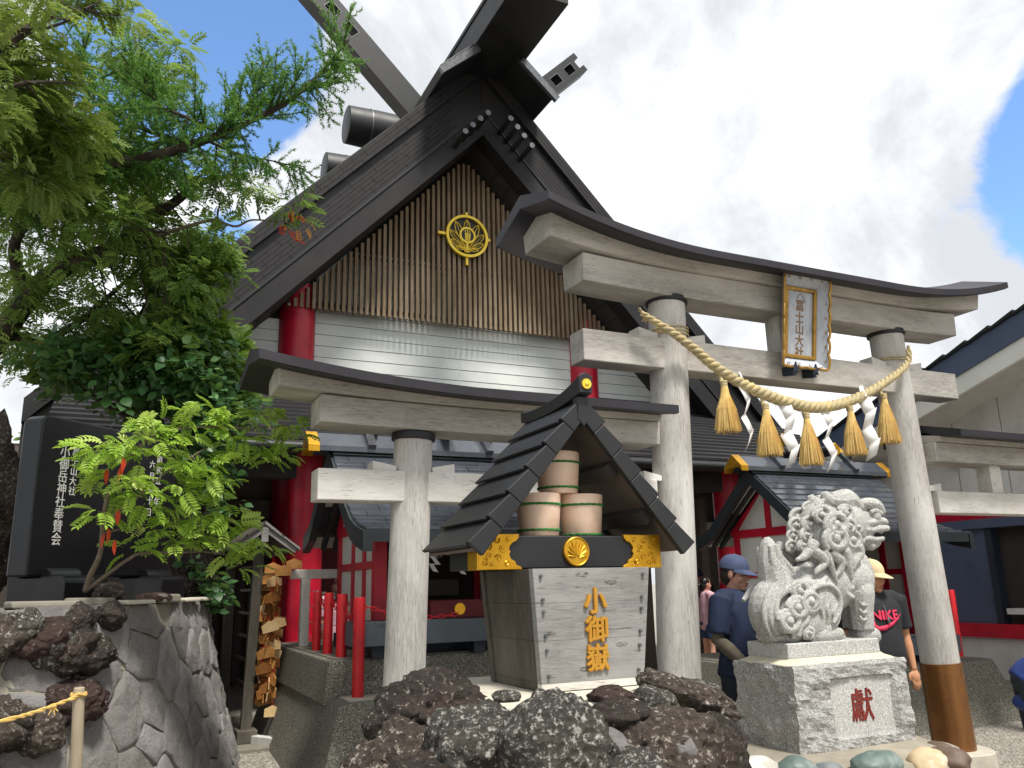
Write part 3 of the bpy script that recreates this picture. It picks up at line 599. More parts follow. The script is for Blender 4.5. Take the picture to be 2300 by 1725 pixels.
# ------------------------------------------------------------------ name plaque
pq = thing('name_plaque', (4.86, 4.78, 3.16), 'gold framed shrine name plaque hung at the centre of the tall torii', 'plaque')
yv = Vector((0, -.115, .7)).normalized(); M4 = frame((4.86, 4.79, 3.515), (1,0,0), yv)
def lbox(m, parent, name, x0, x1, y0, y1, z0, z1, bev=0, M=None):
    b = MB(); b.box(x0, x1, y0, y1, z0, z1, M if M is not None else M4); return b.build(name, m, parent, bev=bev)
lbox(MAT['plaque_white'], pq, 'board', -.14, .14, -.275, .255, -.02, .0)
for nm, q in (('l', (-.165,-.135,-.30,.28)), ('r', (.135,.165,-.30,.28)), ('t', (-.135,.135,.25,.28)), ('b', (-.135,.135,-.30,-.27))):
    lbox(MAT['gold_old'], pq, 'inner_frame', *q, -.025, .022, .006)
def flare(pts_in, pts_out, nw, name):
    b = MB(); b.add([M4 @ Vector(p) for p in (pts_in[0], pts_in[1], pts_out[1], pts_out[0])]+[M4 @ (Vector(p)-Vector((0,0,.016))) for p in (pts_in[0], pts_in[1], pts_out[1], pts_out[0])], [(0,1,2,3),(7,6,5,4),(0,4,5,1),(1,5,6,2),(2,6,7,3),(3,7,4,0)])
    o = b.build(name, MAT['plaque_white'], pq)
    p0 = Vector(pts_out[0]); p1 = Vector(pts_out[1]); mid = (Vector(pts_in[0])+Vector(pts_in[1]))/2; out = ((p0+p1)/2-mid); out = out/out.length
    pts = []; n = nw*6
    for i in range(n+1):
        t = i/n; pts.append(M4 @ (p0+(p1-p0)*t+out*(.012*abs(math.sin(math.pi*nw*t))**.7)+Vector((0,0,.004))))
    b = MB(); b.tube(pts, .011, 6); b.build('gold_edge', MAT['gold_old'], o, smooth=True)
    for k in range(nw):
        t = (k+.5)/nw; c = p0+(p1-p0)*t-out*.02; sp = [M4 @ (c+Vector((.018*(1-j/9)*math.cos(j*.75+k), .018*(1-j/9)*math.sin(j*.75+k), .006))) for j in range(9)]
        b = MB(); b.tube(sp, .003, 5); b.build('gold_scroll', MAT['gold_old'], o, smooth=True)
fi = .004; fo = .075
I = [(-.165,-.30,fi), (.165,-.30,fi), (.165,.28,fi), (-.165,.28,fi)]; O = [(-.235,-.375,fo), (.235,-.375,fo), (.235,.36,fo), (-.235,.36,fo)]
flare((I[0],I[1]), (O[0],O[1]), 4, 'lower_flare'); flare((I[1],I[2]), (O[1],O[2]), 6, 'side_flare'); flare((I[2],I[3]), (O[2],O[3]), 4, 'upper_flare'); flare((I[3],I[0]), (O[3],O[0]), 6, 'side_flare')
for i, ch in enumerate('冨士山大社'):
    text('character', ch, M4 @ Matrix.Translation((0, .135-.095*i, .001)), .10, MAT['carve_brown'], pq, .002, .0015, .95)
b = MB(); b.tube([M4 @ Vector(p) for p in ((-.035,.19,.002),(0,.235,.002),(.012,.232,.002),(.06,.17,.002))], .0025, 5); b.build('mountain_mark', MAT['carve_brown'], pq)
for sx in (-.12, .09):
    b = MB(); st = [(sx+(.05 if k % 2 == 0 else .022)*math.sin(k*math.pi/5), -.39+(.05 if k % 2 == 0 else .022)*math.cos(k*math.pi/5)) for k in range(10)]
    vs = [M4 @ Vector((x, y, .095)) for x, y in st]+[M4 @ Vector((x, y, .082)) for x, y in st]
    b.add(vs, [tuple(range(10)), tuple(range(19, 9, -1))]+[(i, 10+i, 10+(i+1) % 10, (i+1) % 10) for i in range(10)])
    b.box(sx-.015, sx+.015, -.45, -.38, -.06, .085, M4); b.build('iron_bracket', MAT['navy_dark'], pq)
# ------------------------------------------------------------------ straw rope
def catmull(P, n):
    P = [Vector(p) for p in P]; out = []
    for i in range(len(P)-1):
        p0, p1, p2, p3 = P[max(i-1,0)], P[i], P[i+1], P[min(i+2, len(P)-1)]
        for k in range(n):
            t = k/n; out.append(.5*((2*p1)+(p2-p0)*t+(2*p0-5*p1+4*p2-p3)*t*t+(3*p1-p0-3*p2+p3)*t**3))
    out.append(P[-1]); return out
RP = [(3.317,3.40),(3.45,3.338),(3.55,3.28),(3.757,3.162),(3.91,3.06),(4.16,2.94),(4.49,2.845),(4.84,2.803),(5.15,2.848),(5.48,2.966),(5.84,3.152),(6.03,3.281),(6.065,3.40)]
path = catmull([(x, 4.75 if 3.5 < x < 6.0 else 4.77, z) for x, z in RP], 24)
rope = thing('straw_rope', (4.84, 4.75, 2.80), 'thick twisted straw rope slung between the tall torii pillars', 'rope')
Ls = [0]
for i in range(1, len(path)): Ls.append(Ls[-1]+(path[i]-path[i-1]).length)
tot = Ls[-1]
def rr(s): t = s/tot; return .017+.021*math.sin(math.pi*min(max(t, 0), 1))**.8
for k in range(3):
    pts = []; rad = []
    for i, p in enumerate(path):
        t = (path[min(i+1, len(path)-1)]-path[max(i-1, 0)]).normalized(); n = t.cross(Vector((0,1,0))).normalized(); m = n.cross(t); a = Ls[i]/.17*2*math.pi+k*2*math.pi/3; r_ = rr(Ls[i])
        pts.append(p+(n*math.cos(a)+m*math.sin(a))*r_*.62); rad.append(r_*.66)
    b = MB(); b.tube(pts, rad, 8); b.build('strand', MAT['straw'], rope, smooth=180)
for px, z, n in ((3.705, 3.33, 3), (6.10, 3.35, 2)):
    for j in range(n):
        b = MB(); b.tube([(px+.155*math.cos(a), 5+.155*math.sin(a), z+.018*j+.012*math.sin(a+j)) for a in [2*math.pi*q/36 for q in range(37)]], .006, 6, cap=False); b.build('binding', MAT['straw'], rope, smooth=True)
for e, sg in ((path[0], -1), (path[-1], 1)):
    b = MB(); rg = random.Random(5)
    for j in range(24):
        d = Vector((sg*rg.uniform(.1, .5) if sg < 0 else rg.uniform(-.3,.3), rg.uniform(-.3,.3), rg.uniform(.3, 1))); b.tube([e, e+d*.045], [.004, .002], 4)
    b.build('frayed_end', MAT['straw'], rope)
rg = random.Random(77); b = MB()
for j in range(420):
    i = rg.randrange(4, len(path)-5); p = path[i]; t_ = (path[i+1]-path[i-1]).normalized(); u_ = Vector((rg.gauss(0,1), rg.gauss(0,1), rg.gauss(0,1))).normalized(); r_ = rr(Ls[i])*1.15; q = p+u_*r_; e = (t_*rg.choice((-1,1))*rg.uniform(.5,1.2)+u_*rg.uniform(.2,.9)+Vector((0,0,-.35))).normalized()*rg.uniform(.02,.055)
    b.tube([q, q+e*.5, q+e+Vector((0,0,-.006))], [.0012,.001,.0006], 3, cap=False)
o = b.build('loose_straw', MAT['straw_gold'], rope, fix=False); o['kind'] = 'stuff'
# tassels
tass = [(3.975,2.945,2.552),(4.353,2.80,2.394),(4.753,2.755,2.342),(5.226,2.84,2.439),(5.627,2.975,2.553)]
tn = ['straw tassel on the rope below the left tall pillar', 'straw tassel on the rope, second from the plain tall pillar', 'straw tassel at the lowest point of the rope', 'straw tassel on the rope, second from the copper sleeved pillar', 'straw tassel on the rope beside the copper sleeved pillar']
tn[0] = 'straw tassel on the rope nearest the plain tall pillar'
for ti, (x, zt, zb) in enumerate(tass):
    t = thing('straw_tassel', (x, 4.72, zb), tn[ti], 'tassel', 'straw tassels hanging from the rope'); rg = random.Random(40+ti)
    V = []; b = MB(); H = zt-zb
    b.lathe([(.0, -.005), (.055, .01), (.06, .08), (.045, .2), (.026, .32), (.018, H-.03)], (x, 4.72, zb+.01), 14); b.build('core', MAT['straw_gold'], t, smooth=True)
    b = MB()
    for j in range(260):
        a = rg.uniform(0, 2*math.pi); q = rg.uniform(.55, 1)**.5; r1 = .086*q*rg.uniform(.85, 1.12); ln = rg.uniform(-.012, .02); sw = rg.gauss(0, .008); tz = zt-.045
        pts = [(x+.012*q*math.cos(a), 4.72+.012*q*math.sin(a), tz), (x+.034*q*math.cos(a)+sw*.3, 4.72+.034*q*math.sin(a), tz-.09), (x+.062*q*math.cos(a)+sw*.6, 4.72+.062*q*math.sin(a), zb+.17), (x+r1*math.cos(a)+sw, 4.72+r1*math.sin(a), zb+ln)]
        b.tube(pts, [.0028,.0034,.0034,.0022], 3, cap=False)
    o = b.build('straws', MAT['straw_gold'], t, fix=False); o['kind'] = 'stuff'
    b = MB()
    for j in range(4): b.tube([(x+.02*math.cos(a), 4.72+.02*math.sin(a), zt-.05+.011*j) for a in [2*math.pi*k/14 for k in range(15)]], .0065, 6, cap=False)
    b.tube([(x, 4.735, zt-.04), (x, 4.75, zt+.02), (x+.01, 4.76, zt+.07)], [.018,.014,.012], 8); b.build('knot', MAT['straw'], t, smooth=True)
# folded paper streamers
sh_ = [(4.165,2.955,2.47,.5),(4.545,2.855,2.36,-.3),(4.96,2.825,2.34,.2),(5.40,2.945,2.45,-.6)]
shn = ['folded white paper streamer between the first two tassels from the plain pillar', 'folded white paper streamer beside the lowest tassel, plain pillar side', 'folded white paper streamer beside the lowest tassel, copper sleeve side', 'folded white paper streamer between the two tassels nearest the copper sleeve']
for si, (x, zt, zb, tw) in enumerate(sh_):
    t = thing('paper_streamer', (x, 4.74, zb), shn[si], 'paper streamer', 'folded paper streamers hanging from the rope'); rg = random.Random(si+9)
    H = (zt-zb)/4; ca, sa = math.cos(tw), math.sin(tw)
    def Q(u, d, z): return (x+u*ca-d*sa, 4.735+u*sa+d*ca, z)
    b = MB(); b.add([Q(-.012,.02,zt+.075),Q(.016,.02,zt+.075),Q(.03,-.012,zt-.02),Q(-.02,-.012,zt-.02)], [(0,1,2,3)]); p = b.build('stem', MAT['paper'], t); p.modifiers.new('s','SOLIDIFY').thickness = .0015
    off = 0
    for k in range(4):
        z1 = zt-.02-H*k; z0 = z1-H*1.08; sk = .03*(1 if k % 2 == 0 else -1); u0 = off-.040+rg.uniform(-.006,.006); u1 = off+.044; dd = .03*(1 if k % 2 else -1)
        rows_ = []
        for j in range(3):
            f = j/2; cv = .006*math.sin(math.pi*f)*rg.uniform(.6,1.3); z = z1+(z0-z1)*f
            rows_.append([Q(u0+sk*f*1.2, dd*(f-.5)*1.4-cv, z-.026), Q(u1+sk*f*1.2, dd*(f-.5)*1.4-cv, z+.026)])
        b = MB(); b.loft(rows_, cap=False, closed=False); p = b.build('fold', MAT['paper'], t, smooth=True); p.modifiers.new('s','SOLIDIFY').thickness = .0015
        off += sk*1.6
# ------------------------------------------------------------------ plinths
def batter(name, x0, x1, y0, y1, z0, z1, fl, m, parent=None, loc=None):
    b = MB(); b.hexa([(x0-fl,y0-fl,z0),(x1+fl,y0-fl,z0),(x1+fl,y1,z0),(x0-fl,y1,z0),(x0,y0,z1),(x1,y0,z1),(x1,y1,z1),(x0,y1,z1)]); return b.build(name, m, parent, bev=.012, loc=loc)
pl = thing('concrete_plinth', (1.6, 6.0, 0), 'stepped pebble-dash concrete plinth with battered side under the left small shrine', 'plinth')
pl['label'] = 'stepped pebble-dash concrete plinth carrying four red posts and a small shrine'
batter('upper_step', 1.45, 3.95, 6.25, 8.7, .70, 1.0, .045, MAT['aggregate'], pl)
batter('lower_step', 1.44, 3.95, 5.87, 8.72, .0, .75, .22, MAT['aggregate'], pl)
b = MB(); b.box(1.52, 3.9, 5.93, 6.2, .74, .757); b.build('step_top', MAT['concrete_pale'], pl)
b = MB(); b.box(1.5, 3.9, 6.3, 8.6, .99, 1.008); b.build('plinth_top', MAT['concrete'], pl)
pr = thing('concrete_plinth', (8.2, 6.3, 0), 'pebble-dash concrete plinth behind the copper sleeved pillar, carrying one red post', 'plinth')
batter('block', 5.95, 8.36, 6.1, 8.6, .0, .64, .2, MAT['aggregate'], pr)
b = MB(); b.box(6.0, 8.3, 6.16, 8.5, .63, .648); b.build('plinth_top', MAT['concrete'], pr)
# ------------------------------------------------------------------ small shrines
def small_shrine(mir, label, zf):
    X = (lambda x: 9.74-x) if mir else (lambda x: x)
    t = thing('small_shrine', (X(2.5), 7.1, zf), label, 'shrine')
    def bx(nm, x0, x1, y0, y1, z0, z1, m, par=None, bev=.004):
        b = MB(); b.box(min(X(x0), X(x1)), max(X(x0), X(x1)), y0, y1, z0, z1); return b.build(nm, m, par or t, bev=bev)
    prof = [(7.15,2.70),(6.9,2.49),(6.5,2.14),(6.33,2.03),(6.15,1.965),(5.95,1.92)]
    back = [(7.15,2.70),(7.4,2.49),(7.85,2.10),(8.1,2.0)]
    xa, xb = 1.62, 3.50
    # roof body
    b = MB(); up = prof[::-1]+back[1:]; lo = [(y, z-.09) for y, z in up][::-1]; b.poly(up+lo, 'YZ', min(X(xa), X(xb)), max(X(xa), X(xb))); roof = b.build('roof', MAT['teal_dark'], t)
    # tiles along the front slope
    L_ = [0]
    for i in range(1, len(prof)): L_.append(L_[-1]+math.hypot(prof[i][0]-prof[i-1][0], prof[i][1]-prof[i-1][1]))
    def at(s):
        for i in range(1, len(prof)):
            if s <= L_[i]+1e-6: f = (s-L_[i-1])/(L_[i]-L_[i-1]); return tuple(prof[i-1][k]+(prof[i][k]-prof[i-1][k])*f for k in (0, 1))
        return prof[-1]
    nr = 14; rg = random.Random(7+mir)
    for k in range(nr):
        s0, s1 = L_[-1]*k/nr, L_[-1]*(k+1)/nr; p0 = at(s0); p1 = at(s1); x = xa+.005-(.12 if k % 2 else 0)
        while x < xb-.01:
            x0 = max(x, xa+.004); x1 = min(x+.235, xb-.004); x += .24
            if x1-x0 < .03: continue
            e = rg.uniform(0, .003)
            b = MB(); b.poly([(p0[0], p0[1]+.004), (p1[0], p1[1]+.016+e), (p1[0], p1[1]+.003), (p0[0], p0[1]-.002)], 'YZ', min(X(x0), X(x1)), max(X(x0), X(x1))); b.build('tile', MAT['roof_glossy'], roof)
    # verge boards and rafters on both ends
    for e0, e1 in ((xa-.02, xa+.05), (xb-.05, xb+.02)):
        for pr_ in (prof, back):
            pe = pr_[:-1]+[(pr_[-1][0]+(-.012 if pr_ is prof else .012), pr_[-1][1])]; up = pe; lo = [(y, z-.16) for y, z in pe][::-1]; b = MB(); b.poly([(y, z-.012) for y, z in up]+lo, 'YZ', min(X(e0), X(e1)), max(X(e0), X(e1))); b.build('verge_board', MAT['teal_dark'], t)
    for j, xr in enumerate((xa+.13, xa+.24, xb-.27, xb-.16)):
        b = MB(); b.poly([(7.2,2.56),(8.0,1.92),(8.0,1.86),(7.2,2.50)], 'YZ', min(X(xr), X(xr+.045)), max(X(xr), X(xr+.045))); b.build('rafter', MAT['teal_dark'], t)
        b = MB(); b.poly([(7.1,2.56),(6.3,1.92),(6.3,1.86),(7.1,2.50)], 'YZ', min(X(xr), X(xr+.045)), max(X(xr), X(xr+.045))); b.build('rafter', MAT['teal_dark'], t)
    b = MB(); b.poly([(7.15,2.585),(8.05,1.90),(8.05,1.885),(7.15,2.57),(6.2,1.885),(6.2,1.90)], 'YZ', min(X(xa+.05), X(xb-.05)), max(X(xa+.05), X(xb-.05))); b.build('soffit', MAT['plaster'], t)
    # ridge cap with gold ends
    rx0, rx1 = 1.40, 3.70
    for sg in (-1, 1):
        b = MB(); b.poly([(7.15,2.83),(7.15+sg*.14,2.70),(7.15+sg*.14,2.655),(7.15,2.785)], 'YZ', min(X(rx0+.1), X(rx1-.1)), max(X(rx0+.1), X(rx1-.1))); b.build('ridge_board', MAT['roof_glossy'], t)
        for e0, e1 in ((rx0, rx0+.099), (rx1-.099, rx1)):
            b = MB(); b.poly([(7.15,2.84),(7.15+sg*.145,2.705),(7.15+sg*.145,2.645),(7.15,2.78)], 'YZ', min(X(e0), X(e1)), max(X(e0), X(e1))); b.build('gold_ridge_end', MAT['gold'], t, bev=.003)
    for e0 in (rx0+.002, rx1-.014):
        b = MB(); b.poly([(7.15,2.80),(7.04,2.69),(7.26,2.69)], 'YZ', min(X(e0), X(e0+.012)), max(X(e0), X(e0+.012))); b.build('gold_end_plate', MAT['gold'], t)
    for cx in (1.98, 3.10):
        for sg in (-1, 1):
            b = MB(); p0 = Vector((X(cx)+.03*sg, 7.15+sg*.16, 2.70)); p1 = Vector((X(cx)+.03*sg, 7.15-sg*.17, 3.06)); b.bar(p0, p1, .05, .07, (1,0,0)); f = b.build('crossed_finial', MAT['roof_glossy'], t)
            b = MB(); q = p0+(p1-p0)*.62; b.bar(q, p1+(p1-p0)*.01, .056, .076, (1,0,0)); b.build('gold_tip', MAT['gold'], f)
    for cx in (2.38, 2.70):
        b = MB(); b.tube([(X(cx), 6.93, 2.92), (X(cx), 7.37, 2.92)], .062, 18); f = b.build('ridge_log', MAT['metal_black'], t, smooth=True)
        b = MB(); b.tube([(X(cx), 6.92, 2.92), (X(cx), 6.935, 2.92)], .066, 18); b.build('gold_cap', MAT['gold'], f, smooth=True)
    # walls: red frame, white panels
    wx0, wx1, wy0, wy1 = 1.85, 3.27, 6.5, 7.75; zf1 = zf+.12; zt = 1.98
    bx('floor', wx0-.02, wx1+.02, wy0-.02, wy1, zf, zf1, MAT['navy_dark'])
    for px, py in ((wx0, wy0), (wx1-.1, wy0), (wx0, wy1-.1), (wx1-.1, wy1-.1)): bx('post', px, px+.1, py, py+.1, zf1, zt, MAT['red'])
    for side_x in (wx0, wx1-.06):
        ys = [wy0+.1, 6.83, 6.91, 7.19, 7.27, wy1-.1]
        for k in (1, 3): bx('stud', side_x+.005, side_x+.065, ys[k], ys[k+1], zf1, zt, MAT['red'])
        for z0, z1 in ((zt-.02, zt+.07), (zf1+.62*(zt-zf1), zf1+.62*(zt-zf1)+.06)): bx('rail', side_x-.002, side_x+.07, wy0+.02, wy1-.02, z0, z1, MAT['red'])
        for k in (0, 2, 4): bx('wall_panel', side_x+.02, side_x+.05, ys[k], ys[k+1], zf1, zt, MAT['plaster'], bev=0)
        b = MB(); b.poly([(wy0+.05, zt+.06), (7.12, 2.50), (7.18, 2.50), (wy1-.05, zt+.06)], 'YZ', min(X(side_x+.02), X(side_x+.05)), max(X(side_x+.02), X(side_x+.05))); b.build('gable_panel', MAT['plaster'], t)
        for q0, q1 in (((wy0-.02, zt+.02), (7.13, 2.56)), ((wy1+.02, zt+.02), (7.17, 2.56))):
            b = MB(); b.bar((X(side_x+.03), q0[0], q0[1]), (X(side_x+.03), q1[0], q1[1]), .075, .07, (1,0,0)); b.build('gable_rafter', MAT['red'], t)
        bx('king_post', side_x-.004, side_x+.07, 7.11, 7.19, zt+.07, 2.5, MAT['red'])
    bx('back_wall', wx0+.1, wx1-.1, wy1-.06, wy1-.02, zf1, zt, MAT['dark_room'])
    bx('front_beam', wx0+.1, wx1-.1, wy0+.01, wy0+.09, zt-.08, zt+.05, MAT['red'])
    bx('ceiling', wx0+.05, wx1-.05, wy0+.05, wy1-.05, zt+.01, zt+.03, MAT['soffit_dark'], bev=0)
    # veranda
    bx('veranda', wx0-(.05 if mir else .25), wx1+.25, 6.12, 6.52, zf+.09, zf+.26, MAT['grey_blue'])
    for px in (wx0-.1, (wx0+wx1)/2, wx1): bx('veranda_leg', px, px+.1, 6.2, 6.3, zf, zf+.09, MAT['navy_dark'])
    for k in range(2): bx('wall_shelf', wx0+.3, wx1-.3, wy1-.3+.1*k, wy1-.1, zf1+.1+.2*k, zf1+.25+.2*k, MAT['brown_wall'])
    return t
small_shrine(0, 'small black-tiled shrine with red and white walls behind the left side torii', 1.0)
small_shrine(1, 'small black-tiled shrine with red and white gable behind the stone lion', .64)
ob = thing('offering_box', (2.5, 6.3, 1.26), 'dark red offering box with gold crest on the small shrine veranda', 'box')
b = MB(); b.box(2.22, 2.72, 6.24, 6.46, 1.262, 1.40); b.build('body', MAT['red_dark'], ob, bev=.006)
b = MB(); b.tube([(2.46, 6.232, 1.33), (2.46, 6.24, 1.33)], .045, 12); b.build('crest', MAT['gold'], ob)
sr = thing('small_rope', (2.4, 6.4, 1.8), 'small straw rope with white paper across the shrine opening behind the barrel', 'rope')
for k in range(2):
    b = MB(); pts = [(1.98+.05*i, 6.42+.012*math.cos(i*.9+k*3.14), 1.90-.13*math.sin(math.pi*i/22)+.012*math.sin(i*.9+k*3.14)) for i in range(23)]; b.tube(pts, .016, 6); b.build('strand', MAT['straw'], sr, smooth=True)
for px in (2.1, 2.32, 2.56, 2.78):
    b = MB(); z = 1.90-.13*math.sin(math.pi*(px-1.98)/1.1); zz = [0,-.05,-.05,-.11,-.11,-.17]; xx = [0,.03,-.03,.02,-.04,.0]
    b.loft([[(px+xx[i]-.022, 6.40, z+zz[i]), (px+xx[i]+.022, 6.395, z+zz[i]-.01)] for i in range(6)], cap=False, closed=False); q = b.build('paper_fold', MAT['paper'], sr); q.modifiers.new('s','SOLIDIFY').thickness = .0015
# ------------------------------------------------------------------ red posts and chain
def post(x, y, z0, z1, r, label):
    t = thing('red_post', (x, y, z0), label, 'post', 'red posts around the small shrines')
    b = MB(); b.lathe([(r*1.0, z0), (r, z1-.008), (r*.9, z1)], (x, y, 0), 18); b.build('shaft', MAT['red_bright'], t, smooth=True)
    b = MB(); b.tube([(x+r*.98, y-.012, z1-.06), (x+r*1.35, y-.012, z1-.075), (x+r*.98, y-.012, z1-.09)], .005, 6); b.build('chain_eye', MAT['red_bright'], t, smooth=True)
post(1.577, 7.275, 1.005, 1.485, .036, 'red post on the plinth, third behind the tall front one')
post(1.567, 6.818, 1.005, 1.475, .037, 'red post on the plinth, second behind the tall front one')
post(1.583, 6.438, 1.005, 1.465, .040, 'red post on the plinth edge directly behind the tall front one')
post(1.625, 6.10, .757, 1.44, .042, 'tallest red post, standing on the lower plinth step')
post(8.25, 6.40, .648, 1.34, .042, 'red post on the plinth beside the navy wall')
def chain(label, p0, p1, sag, n):
    t = thing('red_chain', p0, label, 'chain', 'red chains between the posts'); p0 = Vector(p0); p1 = Vector(p1)
    P = [p0+(p1-p0)*(i/n)+Vector((0,0,-sag*math.sin(math.pi*i/n))) for i in range(n+1)]
    for i in range(n):
        d = (P[i+1]-P[i]); l = d.length; d.normalize(); s = d.cross(Vector((0,0,1))).normalized(); u = s.cross(d); s, u = (s, u) if i % 2 == 0 else (u, s); c = (P[i]+P[i+1])/2
        pts = [c+d*(l*.62*math.cos(a))+s*(.012*math.sin(a)) for a in [2*math.pi*k/10 for k in range(11)]]; b = MB(); b.tube(pts, .0042, 5, cap=False); b.build('link', MAT['red_bright'], t, smooth=True)
chain('red chain hanging from the tall front post toward the torii pillar', (1.66,6.10,1.38), (2.35,6.0,1.30), .05, 14)
chain('red chain sagging between the tall front post and the post behind', (1.60,6.41,1.41), (1.60,6.14,1.38), .11, 9)
chain('red chain between the second and first red posts behind the tall one', (1.59,6.79,1.42), (1.60,6.47,1.41), .07, 9)
chain('short red chain between the two rear red posts', (1.59,7.24,1.43), (1.59,6.85,1.42), .06, 10)
chain('red chain hanging from the post beside the navy wall', (8.21,6.40,1.28), (7.75,6.42,1.16), .03, 9)
# ------------------------------------------------------------------ white fortune-slip frame
om = thing('fortune_slip_frame', (1.6, 7.9, .95), 'weathered white timber frame strung with tied paper slips beside the plinth', 'frame')
b = MB(); b.box(1.555, 1.635, 7.87, 7.95, .24, 1.60); b.build('post', MAT['wood_white'], om, bev=.006)
b = MB(); b.box(2.36, 2.44, 7.95, 8.03, .24, 1.60); b.build('post', MAT['wood_white'], om, bev=.006)
b = MB(); b.hexa([(1.455,7.86,1.60),(2.5,7.94,1.60),(2.5,8.04,1.60),(1.455,7.96,1.60),(1.455,7.86,1.685),(2.5,7.94,1.685),(2.5,8.04,1.685),(1.455,7.96,1.685)]); b.build('beam', MAT['wood_white'], om, bev=.008)
rg = random.Random(11)
for k, z in enumerate((1.50, 1.36, 1.22, 1.08)):
    b = MB(); P = [(1.63+.73*i/10, 7.91+.07*i/10, z-.05*math.sin(math.pi*i/10)) for i in range(11)]; b.tube(P, .004, 5); wr = b.build('string', MAT['paint_white'], om)
    for j in range(9):
        p = Vector(P[rg.randint(1, 9)])+Vector((rg.uniform(-.03,.03), -.008, 0)); b = MB(); a = rg.uniform(-.5,.5)
        b.add([p+Vector((-.006,0,.012)), p+Vector((.008,0,.01)), p+Vector((.02+.03*a,-.004,-.045)), p+Vector((.004+.03*a,-.004,-.05))], [(0,1,2,3)]); b.add([p+Vector((-.012,-.002,.004)), p+Vector((.014,-.002,.01)), p+Vector((.012,-.004,-.008)), p+Vector((-.012,-.004,-.012))], [(0,1,2,3)])
        q = b.build('tied_slip', MAT['paper'], wr, fix=False); q.modifiers.new('s','SOLIDIFY').thickness = .0012
# ------------------------------------------------------------------ votive plaque rack
er = thing('plaque_rack', (1.15, 8.0, .23), 'dark timber votive plaque rack with a small shingled roof', 'rack')
b = MB(); b.hexa([(1.085,7.93,.24),(1.175,7.93,.24),(1.175,8.01,.24),(1.085,8.01,.24),(1.14,7.93,1.95),(1.225,7.93,1.95),(1.225,8.01,1.95),(1.14,8.01,1.95)]); b.build('post', MAT['wood_dark'], er, bev=.006)
b = MB(); b.box(1.06, 1.15, 9.3, 9.38, .24, 1.95); b.build('post', MAT['wood_dark'], er, bev=.006)
b = MB(); b.box(1.05, 1.22, 7.84, 8.1, .236, .34); b.build('sole_plate', MAT['wood_dark'], er, bev=.006)
b = MB(); b.box(1.16, 1.22, 7.85, 9.45, 1.86, 1.93); b.build('rail', MAT['wood_dark'], er)
for z in (1.72, 1.5, 1.28, 1.06, .84, .62):
    b = MB(); b.box(1.2, 1.225, 7.99, 9.3, z, z+.025); b.build('rail', MAT['wood_dark'], er)
for sg in (-1, 1):
    for k in range(2):
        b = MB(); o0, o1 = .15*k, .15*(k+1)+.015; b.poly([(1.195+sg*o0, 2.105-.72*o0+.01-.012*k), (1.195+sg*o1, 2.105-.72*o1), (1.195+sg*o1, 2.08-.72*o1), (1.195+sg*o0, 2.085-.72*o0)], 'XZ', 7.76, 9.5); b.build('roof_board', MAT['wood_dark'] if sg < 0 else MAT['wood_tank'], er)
    b = MB(); b.poly([(1.195, 2.075), (1.195+sg*.29, 1.868), (1.195+sg*.27, 1.83), (1.195, 2.02)], 'XZ', 7.78, 7.83); b.build('barge_board', MAT['wood_tank'], er)
b = MB(); b.box(1.165, 1.225, 7.77, 7.80, 1.93, 2.06); b.build('gable_pendant', MAT['wood_tank'], er)
em = MB(); em.poly([(-.07,0),(.07,0),(.07,.065),(0,.095),(-.07,.065)], 'XZ', -.004, .004); em_me = em.mesh('votive_plaque'); em_me.materials.append(MAT['wood_ema'])
em3_me = em_me.copy(); em3_me.materials.clear(); em3_me.materials.append(MAT['wood_ema_dark']); em2_me = em_me.copy(); em2_me.materials.clear(); em2_me.materials.append(MAT['wood_ema_pale'])
cm = MB(); cm.tube([(-.012,0,.085),(0,0,.15),(.012,0,.085)], .002, 4, cap=False); cm_me = cm.mesh('cord'); cm_me.materials.append(MAT['red_bright'])
def ema(x, y, z, rz, rx, ry, me, label, group):
    t = bpy.data.objects.new('votive_plaque', None); COL.objects.link(t); t.location = (x, y, z); t.rotation_euler = (rx, ry, rz); tag(t, label, 'plaque', group)
    p = bpy.data.objects.new('board', me); COL.objects.link(p); p.parent = t
    c = bpy.data.objects.new('cord', cm_me); COL.objects.link(c); c.parent = t
rg = random.Random(21)
g = 'votive plaques hanging on the rack'
for i in range(130):
    z = rg.uniform(.50, 1.60); bulge = .06+.07*math.sin(3.0*(1.7-z))**2
    ema(1.255+rg.uniform(0, bulge)+.0, 7.88+rg.uniform(-.0, .28), z, rg.uniform(-.9, .5) if rg.random() < .65 else rg.uniform(1.0, 2.0), rg.uniform(-.35, .35), rg.uniform(-.25, .25), [em_me, em3_me, em_me, em3_me, em2_me][i % 5], ['honey brown', 'dark brown', 'honey brown', 'dark brown', 'pale'][i % 5]+' wooden votive plaque packed in the dense hanging cluster', g)
ema(1.29, 7.81, 1.15, -.35, .1, -.25, em2_me, 'fresh pale votive plaque lying tilted across the cluster', g)
ema(1.36, 7.83, 1.18, -.35, .1, -.3, em2_me, 'fresh pale votive plaque partly hidden behind the tilted one', g)
ema(1.33, 7.82, .44, .1, 0, .05, em2_me, 'pale reddish votive plaque hanging lowest under the cluster', g)
ema(1.285, 7.83, 1.655, -.15, 0, .03, em_me, 'brown votive plaque under the rack roof, closest to its post', g)
ema(1.375, 7.80, 1.63, -.15, 0, 0, em_me, 'brown votive plaque under the rack roof, middle of three', g)
ema(1.47, 7.81, 1.69, -.1, 0, 0, em_me, 'brown votive plaque hanging from the eave tip of the rack roof', g)
